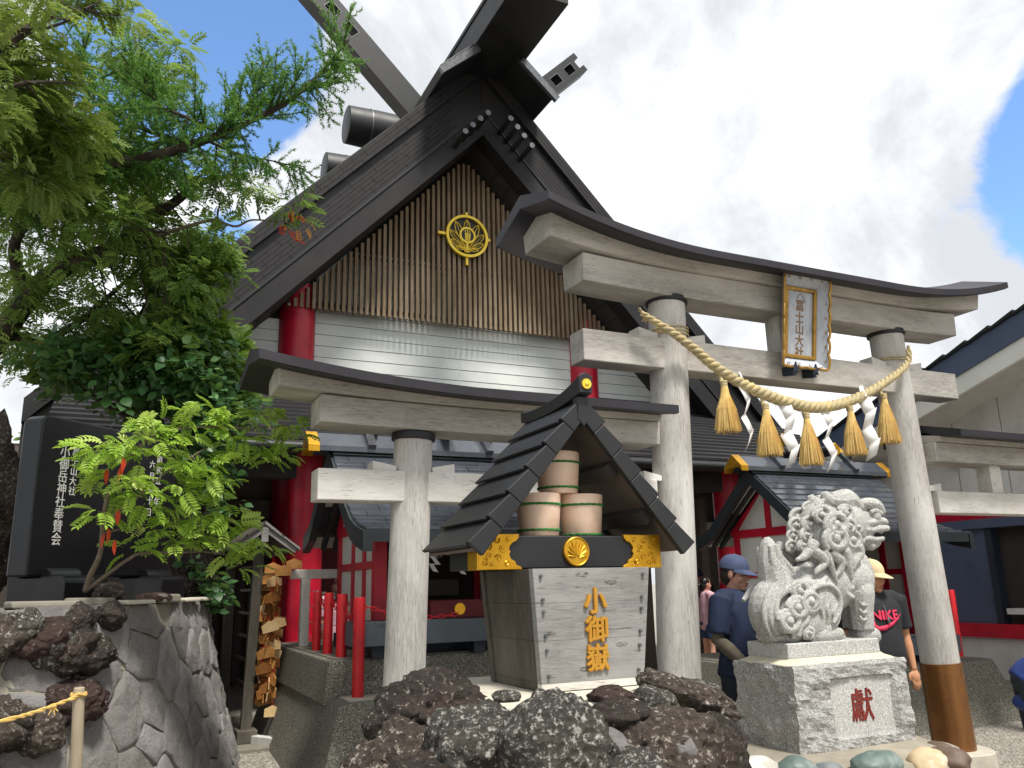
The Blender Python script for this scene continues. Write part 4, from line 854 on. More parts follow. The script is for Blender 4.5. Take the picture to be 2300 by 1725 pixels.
# ------------------------------------------------------------------ rocks
def fuse(mb, vox, it=2, fac_=.5):
    """voxel-union a set of overlapping shapes into one continuous surface"""
    me = mb.mesh('fuse'); o = bpy.data.objects.new('fuse', me); COL.objects.link(o)
    m = o.modifiers.new('r', 'REMESH'); m.mode = 'VOXEL'; m.voxel_size = vox; m.use_smooth_shade = True
    if it: s = o.modifiers.new('s', 'SMOOTH'); s.iterations = it; s.factor = fac_
    dg = bpy.context.evaluated_depsgraph_get(); dg.update(); r_ = bpy.data.meshes.new_from_object(o.evaluated_get(dg))
    bpy.data.objects.remove(o); bpy.data.meshes.remove(me)
    r_.polygons.foreach_set('use_smooth', [True]*len(r_.polygons)); return r_
def rock_mesh(name, dims, seed, rough=.28, sub=4, fine=.06, lump=2.2, sharp=False):
    b = bmesh.new(); bmesh.ops.create_icosphere(b, subdivisions=sub, radius=1); o = Vector((seed*7.13, seed*3.71, seed*1.37))
    for v in b.verts:
        n = v.co.normalized(); d = 1+rough*noise.fractal(n*1.15+o, 1.1, 2.1, 3)
        if sharp: d += rough*.7*(noise.cell(n*2.1+o)-.5)*.35
        t = noise.turbulence(n*lump*1.3+o*1.7, 4, True); d -= fine*(t-.6)*1.6
        d += fine*.45*noise.noise(n*9+o)+fine*.4*noise.noise(n*19+o)+fine*.3*noise.noise(n*37+o)
        c = n*d; v.co = Vector((c.x*dims[0]/2, c.y*dims[1]/2, c.z*dims[2]/2))
    me = bpy.data.meshes.new(name); b.to_mesh(me); b.free(); me.polygons.foreach_set('use_smooth', [True]*len(me.polygons)); return me
def rock(name, c, dims, seed, m, label, cat='rock', group=None, rot=(0,0,0), **k):
    s_ = 1.06 if name == 'lava_rock' and c[0] > .9 else 1.0; c = (c[0], c[1], c[2]+(.0 if s_ > 1 else 0)); dims = tuple(q*s_ for q in dims)
    me = rock_mesh(name, dims, seed, **k); o = link(name, me, MAT[m]); o.location = c; o.rotation_euler = rot; return tag(o, label, cat, group)
# mound cores of mortar and rubble
def mound(name, pts, z0, z1, m, label, jit=.05, shrink=.12):
    cx = sum(p[0] for p in pts)/len(pts); cy = sum(p[1] for p in pts)/len(pts); P = catmull([Vector((p[0], p[1], 0)) for p in pts+[pts[0]]], 8)[:-1]; rings = []
    for k in range(7):
        t = k/6; s = 1+shrink*(1-t) if t < .9 else 1-.04; ring = []
        for p in P:
            q = Vector((cx+(p.x-cx)*s, cy+(p.y-cy)*s, z0+(z1-z0)*min(t*1.05, 1))); n = noise.noise_vector(q*6)*jit; ring.append((q.x+n.x, q.y+n.y, q.z+(n.z*.4 if t > .9 else n.z)))
        rings.append(ring)
    b = MB(); b.loft(rings); o = b.build(name, MAT[m], smooth=60, loc=(cx, cy, z0)); tag(o, kind='structure'); return o
mound('rock_bed', [(1.12,3.12),(1.32,2.85),(1.72,2.75),(2.1,2.9),(2.4,3.12),(2.55,3.6),(2.5,4.2),(1.9,4.4),(1.3,4.2),(1.1,3.6)], -.05, .99, 'mortar', '')
mound('stone_bed', [(2.75,3.85),(3.1,3.62),(3.6,3.52),(4.2,3.5),(4.6,3.62),(4.75,3.95),(4.8,4.6),(4.0,4.95),(3.2,4.75),(2.8,4.4)], -.05, .50, 'mortar', '', .03)
b = MB(); b.poly([(1.28,3.12),(1.42,2.98),(1.9,2.92),(2.3,3.05),(2.5,3.3),(2.5,4.05),(1.35,4.12)], 'XY', .95, 1.052); tag(b.build('concrete_slab', MAT['concrete_pale'], bev=.01), kind='structure')
g = 'lava rocks piled around the rain barrel'
rock('lava_rock', (1.185,3.32,1.0), (.45,.40,.30), 1, 'lava_dark', 'largest dark lava boulder in front of the side torii pillar', group=g, sub=5, fine=.1)
rock('lava_rock', (1.03,3.18,.82), (.36,.36,.36), 2, 'lava_brown', 'brown lava rock underneath the largest dark boulder', group=g, sub=5, fine=.1)
rock('lava_rock', (1.215,2.93,.92), (.34,.32,.32), 3, 'lava', 'pale speckled lava rock between the dark boulder and the big light one', group=g, sub=5, fine=.1)
rock('lava_rock', (1.41,2.68,.93), (.40,.34,.37), 4, 'lava', 'big light speckled lava boulder below the wooden tank', group=g, sub=5, fine=.09, rough=.2)
rock('lava_rock', (1.45,3.185,1.068), (.1,.09,.05), 5, 'lava', 'small loose lava chip on the pale concrete slab', group=g)
rock('lava_rock', (1.70,2.75,1.035), (.21,.18,.10), 6, 'lava_dark', 'flat dark lava rock at the slab edge under the tank', group=g, fine=.09)
rock('lava_rock', (1.80,2.965,1.07), (.17,.15,.065), 7, 'lava_red', 'low reddish lava rock lying against the tank foot', group=g, fine=.09)
rock('lava_rock', (1.985,2.95,1.025), (.17,.18,.13), 8, 'lava', 'small grey lava rock beside the tilted slab of lava', group=g, fine=.09)
rock('lava_rock', (2.235,3.06,1.02), (.40,.22,.13), 9, 'lava_brown', 'long tilted lava slab pointing at the stone lion', group=g, rot=(0,R(20),R(-22)), sub=5, fine=.09)
rock('lava_rock', (1.86,2.70,.91), (.38,.33,.25), 10, 'lava_brown', 'broad brown lava boulder under the tilted slab', group=g, sub=5, fine=.09)
rock('lava_rock', (1.60,2.74,.90), (.30,.24,.24), 11, 'wall_stone', 'smooth grey rock set in mortar beside the big light boulder', group=g, fine=.04)
rock('lava_rock', (1.845,2.56,.90), (.09,.09,.13), 12, 'wall_stone', 'small upright angular grey stone beside the brown boulder', group=g, fine=.03, sharp=True)
rock('lava_rock', (1.05,2.88,.76), (.38,.34,.34), 13, 'lava_dark', 'dark lava rock low between the brown and pale rocks', group=g, sub=5, fine=.1)
rock('lava_rock', (1.62,2.56,.78), (.38,.3,.3), 14, 'lava', 'lava rock low between the light and brown boulders', group=g, sub=5, fine=.1)
rock('lava_rock', (2.12,2.84,.84), (.36,.3,.28), 15, 'lava_dark', 'dark lava rock under the tip of the tilted slab', group=g, fine=.1)
rock('lava_rock', (2.40,3.25,.90), (.36,.36,.28), 28, 'lava', 'lava rock behind the tilted slab near the tall pillar', group=g, fine=.1)
g2 = 'river stones set in mortar around the lion pedestal'
for i, (c, d, m, lb) in enumerate((((2.88,3.77,.565),(.27,.2,.17),'stone_green','smooth dark green river stone nearest the lava rocks'),
    ((3.08,3.69,.525),(.33,.22,.17),'stone_white','rough white stone between two green river stones'),
    ((3.28,3.59,.535),(.22,.2,.14),'stone_green','rounded grey green river stone under the pedestal corner'),
    ((3.475,3.56,.515),(.14,.14,.1),'stone_grey','small grey river stone in the mortar'),
    ((3.78,3.53,.505),(.32,.2,.17),'stone_green','broad green and white river stone below the red carving'),
    ((4.17,3.53,.48),(.23,.19,.17),'stone_tan','tan and white river stone at the pedestal front'),
    ((4.42,3.59,.46),(.2,.24,.17),'stone_brown','dark brown river stone nearest the copper sleeved pillar'),
    ((4.62,3.8,.42),(.2,.26,.2),'stone_brown','brown river stone at the side of the mortar bed'),
    ((2.70,3.95,.52),(.22,.24,.2),'stone_grey','grey stone tucked behind the dark green river stone'))):
    rock('river_stone', c, d, 30+i, m, lb, 'stone', g2, rough=.16, fine=.02, sub=4)
# ------------------------------------------------------------------ rain barrel
rb = thing('rain_barrel', (1.95, 3.55, 1.055), 'weathered timber rain tank with gold lettering under a steep little black roof', 'water tank')
Yt0, Yt1, zt0, zt1 = 3.30, 3.86, 1.056, 1.567
def tk(z): f = (z-zt0)/(zt1-zt0); return 1.672-.03*f, 2.182+.064*f, Yt0+.0, Yt1-.02+.05*f
def tslab(name, za, zb, inset, side, m):
    xa0, xb0, ya0, yb0 = tk(za); xa1, xb1, ya1, yb1 = tk(zb); th = .04; b = MB()
    if side == 'f': b.hexa([(xa0,ya0,za),(xb0,ya0,za),(xb0,ya0+th,za),(xa0,ya0+th,za),(xa1,ya1,zb),(xb1,ya1,zb),(xb1,ya1+th,zb),(xa1,ya1+th,zb)])
    if side == 'b': b.hexa([(xa0,yb0-th,za),(xb0,yb0-th,za),(xb0,yb0,za),(xa0,yb0,za),(xa1,yb1-th,zb),(xb1,yb1-th,zb),(xb1,yb1,zb),(xa1,yb1,zb)])
    if side in 'lr':
        x0, x1 = ((xa0+.012, xa1+.012) if side == 'l' else (xb0-.012-th, xb1-.012-th))
        b.hexa([(x0,ya0+th,za),(x0+th,ya0+th,za),(x0+th,yb0-th,za),(x0,yb0-th,za),(x1,ya1+th,zb),(x1+th,ya1+th,zb),(x1+th,yb1-th,zb),(x1,yb1-th,zb)])
    return b.build(name, MAT[m], rb, bev=.0012)
for za, zb in ((1.0888,1.2628),(1.2636,1.4188),(1.4196,1.567)):
    for sd_ in 'fblr': tslab('plank', za, zb, 0, sd_, 'wood_tank' if sd_ == 'f' else 'wood_dark')  # sides and back in darker wood: their shade and stains put into the colour
for sd_ in 'fblr': tslab('base_board', 1.056, 1.088, 0, sd_, 'wood_pale' if sd_ == 'f' else 'wood_dark')  # again darker off the front, shade held in the wood colour
for z in (1.535, 1.435, 1.385, 1.285, 1.225, 1.12):
    for s in (0, 1):
        x = tk(z)[s]+(.035 if s == 0 else -.035); b = MB(); b.tube([(x, Yt0+.002, z), (x, Yt0-.012, z)], .0075, 6); b.build('bolt', MAT['iron'], rb)
for ch, z in (('小', 1.425), ('御', 1.305), ('嶽', 1.185)):
    text('gold_character', ch, frame((1.945, Yt0-.008, z), (1,0,0), (0,0,1)), .118, MAT['gold_paint'], rb, .007, .0035, .98)
b = MB(); b.box(1.69, 2.2, 3.35, 3.85, 1.5, 1.52); b.build('water_board', MAT['wood_dark'], rb)
rim = MB(); rim.box(1.47, 2.44, 3.5, 3.86, 1.572, 1.722); rim = rim.build('black_rim', MAT['metal_black'], rb, bev=.006)
def fitting(sgn):
    cx = 1.955; out = .4885; f = [(out, 1.568), (out, 1.728)]
    inner = [(.283,1.728),(.285,1.71),(.30,1.695),(.315,1.69),(.33,1.675),(.335,1.66),(.327,1.648),(.335,1.635),(.325,1.615),(.305,1.605),(.30,1.59),(.275,1.58),(.27,1.568)]
    pts = [(cx+sgn*x, z) for x, z in f+inner]; b = MB(); b.poly(pts, 'XZ', 3.488, 3.506); o = b.build('gold_fitting', MAT['gold'], rim, bev=.003)
    b = MB(); b.box(min(cx+sgn*out, cx+sgn*(out+.006)), max(cx+sgn*out, cx+sgn*(out+.006)), 3.49, 3.60, 1.568, 1.728); b.build('gold_fitting', MAT['gold'], rim)
    rg = random.Random(3)
    for k, (x, z, r_) in enumerate(((.46,1.705,.018),(.44,1.67,.022),(.40,1.70,.018),(.37,1.665,.02),(.43,1.63,.02),(.39,1.62,.018),(.46,1.60,.02),(.35,1.60,.014),(.34,1.705,.012),(.42,1.592,.013))):
        b = MB(); sp = [(cx+sgn*(x+r_*(1-j/12)*math.cos(j*.62+k*1.3)), 3.486, z+r_*(1-j/12)*math.sin(j*.62+k*1.3)) for j in range(11)]; b.tube(sp, .0032, 5)
        b.ell((cx+sgn*x, 3.487, z), (.0075,.005,.0075), nu=8, nv=6); q = b.build('scroll_relief', MAT['gold'], rim, smooth=True); q['kind'] = 'stuff'
for sgn in (-1, 1): fitting(sgn)
b = MB(); b.tube([(1.972, 3.487, 1.648), (1.972, 3.502, 1.648)], .069, 32); b.tube([(1.972+.064*math.cos(a), 3.486, 1.648+.064*math.sin(a)) for a in [2*math.pi*k/32 for k in range(33)]], .004, 6, cap=False); cd = b.build('gold_crest', MAT['gold'], rim, smooth=True)
for a, ln in [(0,.078)]+[(s*x, l) for s in (-1,1) for x, l in ((18,.078),(36,.07),(56,.06),(78,.05))]:
    d = Vector((math.sin(R(a)), 0, math.cos(R(a)))); p = Vector((1.972, 3.483, 1.618)); b = MB(); b.tube([p+d*.012, p+d*ln*.6, p+d*ln], [.003,.0075,.0015], 6); b.build('petal', MAT['gold'], cd, smooth=True)
# roof: two stepped slopes
RX, RZ = 1.975, 2.352; SLP = 1.2; a_s = math.atan(SLP); nst = 6; run = .575
for sgn in (-1, 1):
    ux = math.cos(a_s); uz = -math.sin(a_s)
    for k in range(nst):
        d0 = run/ux*k/nst; d1 = run/ux*(k+1)/nst+.012; n0 = .012; n1 = .034
        def P(d, n): return (RX+sgn*(d*ux+n*math.sin(a_s)), RZ+d*uz+n*math.cos(a_s))
        b = MB(); b.poly([P(d0, n0), P(d1, n1), P(d1, n1-.016), P(d0, -.004)], 'XZ', 3.405, 3.97); b.build('roof_plate', MAT['roof_glossy'] if False else MAT['metal_black'], rb, bev=.003)
        b = MB(); b.poly([P(d0+.002, .016), P(d1-.012, .037), P(d1-.012, -.055), P(d0+.002, -.055)], 'XZ', 3.375, 3.41); b.build('barge_segment', MAT['metal_black'], rb, bev=.004)
    b = MB(); L_ = run/ux
    def P(d, n): return (RX+sgn*(d*ux+n*math.sin(a_s)), RZ+d*uz+n*math.cos(a_s))
    b.poly([P(0, -.006), P(L_, -.004), P(L_, -.022), P(0, -.024)], 'XZ', 3.41, 3.965); b.build('roof_lining', MAT['brown_wall'], rb)
    b = MB(); b.poly([P(.02, -.02), P(L_-.01, -.0), P(L_-.01, -.05), P(.02, -.055)], 'XZ', 3.93, 3.967); b.build('rear_barge', MAT['metal_black'], rb)
    for d in (.33, .62):
        b = MB(); b.poly([P(d, -.022), P(d+.07, -.022), P(d+.07, -.075), P(d, -.075)], 'XZ', 3.46, 3.93); b.build('purlin', MAT['soffit_dark'], rb)
b = MB(); b.poly([(RX-.03, RZ-.085), (RX, RZ-.12), (RX+.03, RZ-.085), (RX+.03, RZ+.02), (RX-.03, RZ+.02)], 'XZ', 3.372, 3.42); b.build('apex_block', MAT['metal_black'], rb)
# ridge: saddle-backed beam
ys = lin(3.34, 3.99, 13); rings = []
for y in ys:
    t = (y-3.34)/.65; e = .045*(1-t)**3+.028*max(0, t-.75)**2*8; h = .055+.03*(1-t)**4
    rings.append([(RX-.034, y, RZ-.01+e), (RX+.034, y, RZ-.01+e), (RX+.037, y, RZ-.01+e+h), (RX, y, RZ+.008+e+h), (RX-.037, y, RZ-.01+e+h)])
b = MB(); b.loft(rings); rg_ = b.build('ridge_beam', MAT['metal_black'], rb, bev=.003)
b = MB(); b.tube([(RX+.002, 3.332, RZ+.078), (RX+.002, 3.345, RZ+.078)], .025, 18); b.ell((RX+.002, 3.331, RZ+.078), (.012,.006,.012), nu=8, nv=6); b.build('gold_disc', MAT['gold_pale'], rg_, smooth=True)
# buckets
def bucket(x, z, label, ring2=.035, cord_low=.03):
    t = thing('bucket', (x, 3.64, z), label, 'bucket', 'buckets stacked on the rain tank'); H = .205
    b = MB(); b.lathe([(.094,0),(.097,.004),(.1065,.12),(.1125,H-.004),(.110,H),(.102,H-.002),(.092,.03),(0.001,.03)], (x, 3.64, z), 32); b.build('body', MAT['bucket'], t, smooth=True)
    for zz in (H-.052, cord_low):
        r_ = .095+.0175*zz/H+.0015
        for k in range(2):
            b = MB(); n = 72; b.tube([(x+(r_+.0035*math.cos(26*a+k*math.pi))*math.cos(a), 3.64+(r_+.0035*math.cos(26*a+k*math.pi))*math.sin(a), z+zz+.0035*math.sin(26*a+k*math.pi)) for a in [2*math.pi*q/n for q in range(n+1)]], .0045, 5, cap=False); b.build('green_cord', MAT['green_rope'], t, smooth=True)
bucket(1.852, 1.724, 'pale pink bucket with green cords, lower pair, tank left end'); bucket(2.089, 1.724, 'pale pink bucket whose lower green cord has slipped to its foot', cord_low=.008)
bucket(1.966, 1.931, 'pale pink bucket with green cords balanced on top of the two others')
for o in bpy.data.objects:
    if o.get('label') == 'pale pink bucket with green cords, lower pair, tank left end': o['label'] = 'lower pink bucket with both green cords in place'
# ------------------------------------------------------------------ lion pedestal
pd = thing('lion_pedestal', (4.16, 4.25, .5), 'rough granite pedestal with a red carved character under the stone lion', 'pedestal')
def ped_pt(u, v, w_):
    x0, x1, y0, y1 = 3.69-.0*w_, 4.64, 4.0, 4.52; return Vector((x0+(x1-x0)*u, y0+(y1-y0)*v, .49+.50*w_))
bm = bmesh.new(); bmesh.ops.create_cube(bm, size=1); bmesh.ops.subdivide_edges(bm, edges=bm.edges, cuts=23, use_grid_fill=True)
for v in bm.verts:
    n = v.co.copy(); u, vv, w_ = n.x+.5, n.y+.5, n.z+.5; p = ped_pt(u, vv, w_); front = vv < .001
    amt = .020*noise.fractal(p*7, 1, 2, 4)+.010*noise.noise(p*22)+.006*noise.noise(p*50)+(.012 if front else 0)
    X_, Z_ = p.x, p.z
    if front and 3.98 < X_ < 4.50 and .565 < Z_ < .905:
        amt = -.022
        p.y -= 0
    dirv = Vector((0,-1,0)) if front else (Vector((0,1,0)) if vv > .999 else Vector((-1 if u < .5 else 1, 0, 0)))
    if w_ > .999: p.z += amt*.25
    else: p += dirv*amt
    v.co = p-Vector(pd.location)
me = bpy.data.meshes.new('block'); bm.to_mesh(me); bm.free(); blk = link('block', me, MAT['granite_rough'], pd)
b = MB(); b.box(3.96, 4.52, 4.0105, 4.05, .55, .92); b.build('inscription_panel', MAT['granite'], pd)
text('carved_character', '獻', frame((4.235, 4.008, .735), (1,0,0), (0,0,1)), .205, MAT['carve_red'], pd, .003, .002, .95)
rings = [[(3.72-.02+s,4.05-.02+s,z),(4.58+.02-s,4.05-.02+s,z),(4.58+.02-s,4.48+.02-s,z),(3.72-.02+s,4.48+.02-s,z)] for s, z in ((0,.985),(.015,1.0),(.05,1.015),(.065,1.03))]
b = MB(); b.loft(rings); b.build('mortar_skirt', MAT['mortar_cream'], pd, smooth=True)
# ------------------------------------------------------------------ stone lion
ln = thing('stone_lion', (4.15, 4.27, 1.03), 'grey granite guardian lion with curled mane sitting on the pedestal', 'statue')
b = MB(); b.box(3.755, 4.53, 4.085, 4.455, 1.02, 1.112); b.build('base_slab', MAT['granite'], ln, bev=.008)
def LP(x, y, d=0):
    X_ = 3.0964286+9.063401e-4*x-5.72875e-5*y+8.53e-8*x*x-5.41e-8*x*y+4.7e-9*y*y; Z_ = 2.1923248+4.16918e-5*x-7.654088e-4*y-1e-9*x*x-6.25e-8*x*y+3.32e-8*y*y
    k_ = (4.27-.75*abs(d))/4.27; return Vector((4.92+(X_*k_-4.92)*.955, 4.27+d, 1.5+(Z_-1.5)*k_))
K = .00099
li = MB()
def E(x, y, rx, rz, ry, d=0, tilt=0): li.ell(LP(x, y, d), (rx*K, ry, rz*K), Euler((0, R(tilt), 0)), 20, 14)
def T(pts, rad, d=0, n=10):
    if 2 < len(pts) < 12:
        Q = catmull([Vector((p[0], p[1], r_)) for p, r_ in zip(pts, rad)], 6); li.tube([LP(q.x, q.y, d) for q in Q], [max(4, q.z)*K for q in Q], n)
    else: li.tube([LP(p[0], p[1], d+(p[2] if len(p) > 2 else 0)) for p in pts], [r_*K for r_ in rad], n)
# trunk
E(900,1190,245,235,.165); E(1060,1100,230,220,.155); E(1180,1030,210,190,.15,0,40); E(1300,950,200,190,.15,0,40); E(1420,900,180,200,.145); E(1510,890,140,200,.135); E(1570,900,95,150,.105); E(1590,960,80,100,.09)
# neck, mane, head
E(1330,620,235,270,.165); E(1260,560,180,230,.16); E(1400,470,220,190,.15); E(1540,470,150,150,.115); E(1650,478,115,58,.088); E(1585,560,75,95,.082); E(1765,455,42,38,.055)
E(1620,345,115,55,.10,0,14); E(1500,330,110,70,.11); E(1660,625,95,50,.07,0,-8); E(1600,600,90,60,.08)
T([(1255,205),(1290,270),(1370,285),(1450,275),(1520,320)], [22,55,76,80,60], -.055); T([(1255,215),(1290,280),(1370,295),(1450,285),(1520,330)], [22,55,76,80,60], .065)
for s in (-1, 1):
    q = s
    # brows, eyes, cheeks, lips
    T([(1560,300),(1620,300),(1700,318),(1755,385)], [26,42,44,26], q*.085); E(1690,408,40,42,.034,q*.092); T([(1640,375),(1690,362),(1745,388)], [14,18,12], q*.108)
    T([(1530,545),(1580,515),(1650,520),(1720,508),(1800,505)], [18,26,22,26,20], q*.092); T([(1560,600),(1620,588),(1690,598),(1760,590)], [18,22,20,18], q*.080); T([(1570,450),(1640,462),(1710,446),(1770,446)], [18,26,24,18], q*.095)
    E(1745,520,28,26,.02,q*.05)
    # beard curls
    E(1560,610,36,36,.03,q*.075); E(1660,650,34,34,.03,q*.055)
    # haunch, hind foot, front leg
    dq = q*.105
    E(1190,1140,175,180,.085,dq); E(1110,1260,150,140,.075,dq); E(1230,1385,165,62,.062,dq*1.1); 
    for k, tx in enumerate((1300,1345,1378)): E(tx,1392-6*k,36,40,.02,dq*1.1+(k-1)*.032)
    T([(1330,1170),(1310,1270),(1230,1350)], [34,36,40], dq*1.3)
    fx = 0 if q < 0 else 90
    T([(1530+fx*.3,890),(1550+fx*.5,1010),(1557+fx*.7,1100),(1565+fx,1200),(1580+fx,1340)], [60,92,88,76,72], q*.085); E(1540+fx*.3,930,125,120,.08,q*.085); E(1625+fx,1385,95,56,.06,q*.085)
    for k in range(3): E(1685+fx+14*(k % 2),1395,34,38,.02,q*.085+(k-1)*.034)
    T([(1480,1000),(1400,1010),(1440,1060),(1490,1080)], [20,24,20,14], q*.12)
    for yy in (1130,1190,1250): T([(1530+fx,yy-20),(1550+fx,yy+12),(1590+fx,yy+6)], [8,12,8], q*.155)
    # spiral curls
    def curl(cx, cy, r_, dd, turn=1.3, th=0.27, a0=0, dirn=1):
        n = 26; P = []; W = []
        for i in range(n):
            t = i/(n-1); rr_ = r_*(1.12-.5*t); a = a0+dirn*turn*2*math.pi*t; P.append((cx+rr_*math.cos(a), cy+rr_*math.sin(a), q*(.010*t))); W.append(r_*th*(.75+.4*math.sin(math.pi*t)))
        T(P, W, q*(dd+.012), 8); E(cx, cy, r_*.38, r_*.38, .034, q*(dd+.02))
    for cx, cy, r_, dd, a0 in ((1405,385,62,.14,3.6),(1325,480,88,.152,2.6),(1435,490,60,.15,1.2),(1320,595,92,.155,2.2),(1470,605,72,.135,1.5),(1120,470,58,.045,2.0),(1520,500,46,.115,3.0),(1095,560,50,.045,2),(1075,650,48,.04,2.3),(1215,400,70,.09,3),(1240,330,52,.05,3)): curl(cx, cy, r_, dd, a0=a0)
    for cx, cy, r_, dd, a0 in ((1000,1030,74,.155,3),(1090,1110,78,.168,0),(975,1165,80,.17,3.2),(905,1275,84,.165,3.2),(1080,1375,46,.15,2)):
        if q < 0 or cx > 1050: curl(cx, cy, r_, dd, a0=a0)
    if q < 0:
        for dx in (0, 48, 96): T([(770+dx*1.1,1400-dx*.3),(716+dx,1290),(708+dx,1180-dx*.3),(745+dx,1070-dx*.4),(810+dx*.6,960)], [10,17,19,19,12], -(.115+dx*.0004))
        T([(1020,1270),(1045,1120),(1130,1000),(1260,975),(1345,1060),(1345,1190),(1290,1290)], [10,15,17,17,17,16,10], -.185)
        for dx in (0, 55, 110): T([(1210+dx,1060+dx*.7),(1180+dx,1150+dx*.4),(1205+dx*.8,1240)], [5,11,5], -.19)
    # mane locks
    for P, W in (([(1140,620),(1120,680),(1200,740),(1225,800),(1160,860),(1155,890)],[40,36,34,28,18,8]), ([(1280,690),(1310,730),(1370,780),(1360,850),(1320,910)],[40,38,32,24,8]), ([(1400,690),(1430,760),(1440,830),(1470,930)],[38,34,28,8]), ([(1520,650),(1540,710),(1500,780),(1480,850)],[34,30,24,8]), ([(1090,690),(1050,740),(980,770)],[34,26,10]), ([(1220,690),(1260,760),(1290,830),(1340,960)],[30,28,22,8])):
        T(P, W, q*.148)
    T([(1250,910),(1180,960),(1080,965),(980,970),(880,1020),(800,1110)], [14,26,30,30,28,16], q*.15); T([(1210,970),(1130,1000),(1060,990)], [10,16,10], q*.155)
    if q < 0: T([(1050,1190),(1060,1260),(1000,1320),(980,1400)], [24,26,28,26], q*.165); T([(1000,1210),(1000,1290),(950,1350),(950,1420)], [14,16,18,16], q*.16)
    # tail ridges
    T([(850,640),(870,740),(960,850),(990,960)], [16,24,26,18], q*.045); T([(830,640),(850,760),(920,880),(940,990)], [16,24,26,20], q*.06); T([(790,650),(800,780),(850,900),(850,1000)], [14,22,24,18], q*.06)
# tail, flame shaped
T([(850,1040),(840,930),(800,800),(785,700),(775,620),(768,575)], [140,118,88,68,46,16]); T([(940,960),(890,850),(850,740)], [85,62,30])
E(880,1400,160,60,.14); E(1180,1415,250,45,.13)
body_me = fuse(li, .0046, 0)
for v in body_me.vertices: v.co -= Vector(ln.location)
link('lion_figure', body_me, MAT['granite_statue'], ln)
# ------------------------------------------------------------------ stone terrace on the left
tw = thing('stone_terrace', (-.2, 5.6, 0), 'battered terrace of fitted grey stones carrying the black monument', 'wall')
WP = [(-3.6,4.35),(-1.9,4.65),(-.88,4.95),(-.225,5.24),(.195,5.84),(.52,6.6),(.70,7.44),(.70,8.8),(.6,10.0)]
wpath = catmull([Vector((x, y, 0)) for x, y in WP], 10); WS = [0]
for i in range(1, len(wpath)): WS.append(WS[-1]+(wpath[i]-wpath[i-1]).length)
def wtop(s): return 1.455-.10*min(max((s-5.2)/1.0, 0), 1)
def wpt(s, h, off=0.0):
    s = min(max(s, 0), WS[-1]-1e-4); i = max(k for k in range(len(WS)) if WS[k] <= s); i = min(i, len(WS)-2); f = (s-WS[i])/(WS[i+1]-WS[i]); p = wpath[i].lerp(wpath[i+1], f)
    d = (wpath[min(i+2, len(wpath)-1)]-wpath[max(i-1, 0)]).normalized(); n = Vector((d.y, -d.x, 0)); v = h/1.46
    return p+n*(.36*max(0, 1-v)**1.25+off)+Vector((0, 0, h))+Vector((0,0,.12*off))
rings = []
ss = lin(0, WS[-1], 60)
b = MB(); b.loft([[tuple(wpt(s, wtop(s)*k/8-.02, -.004)) for s in ss] for k in range(9)], cap=False, closed=False); b.build('mortar_bed', MAT['mortar'], tw, smooth=True)
pts = [wpt(s, wtop(s), -.05) for s in ss]; b = MB(); bk = [(-3.6, 10.5), (.2, 10.5)]
b.add([(p.x, p.y, wtop(s)-.01) for p, s in zip(pts, ss)]+[(x+2.8*0, y, 1.36) for x, y in bk[::-1]], [tuple(range(len(pts)+2))]); b.build('terrace_top', MAT['concrete'], tw)
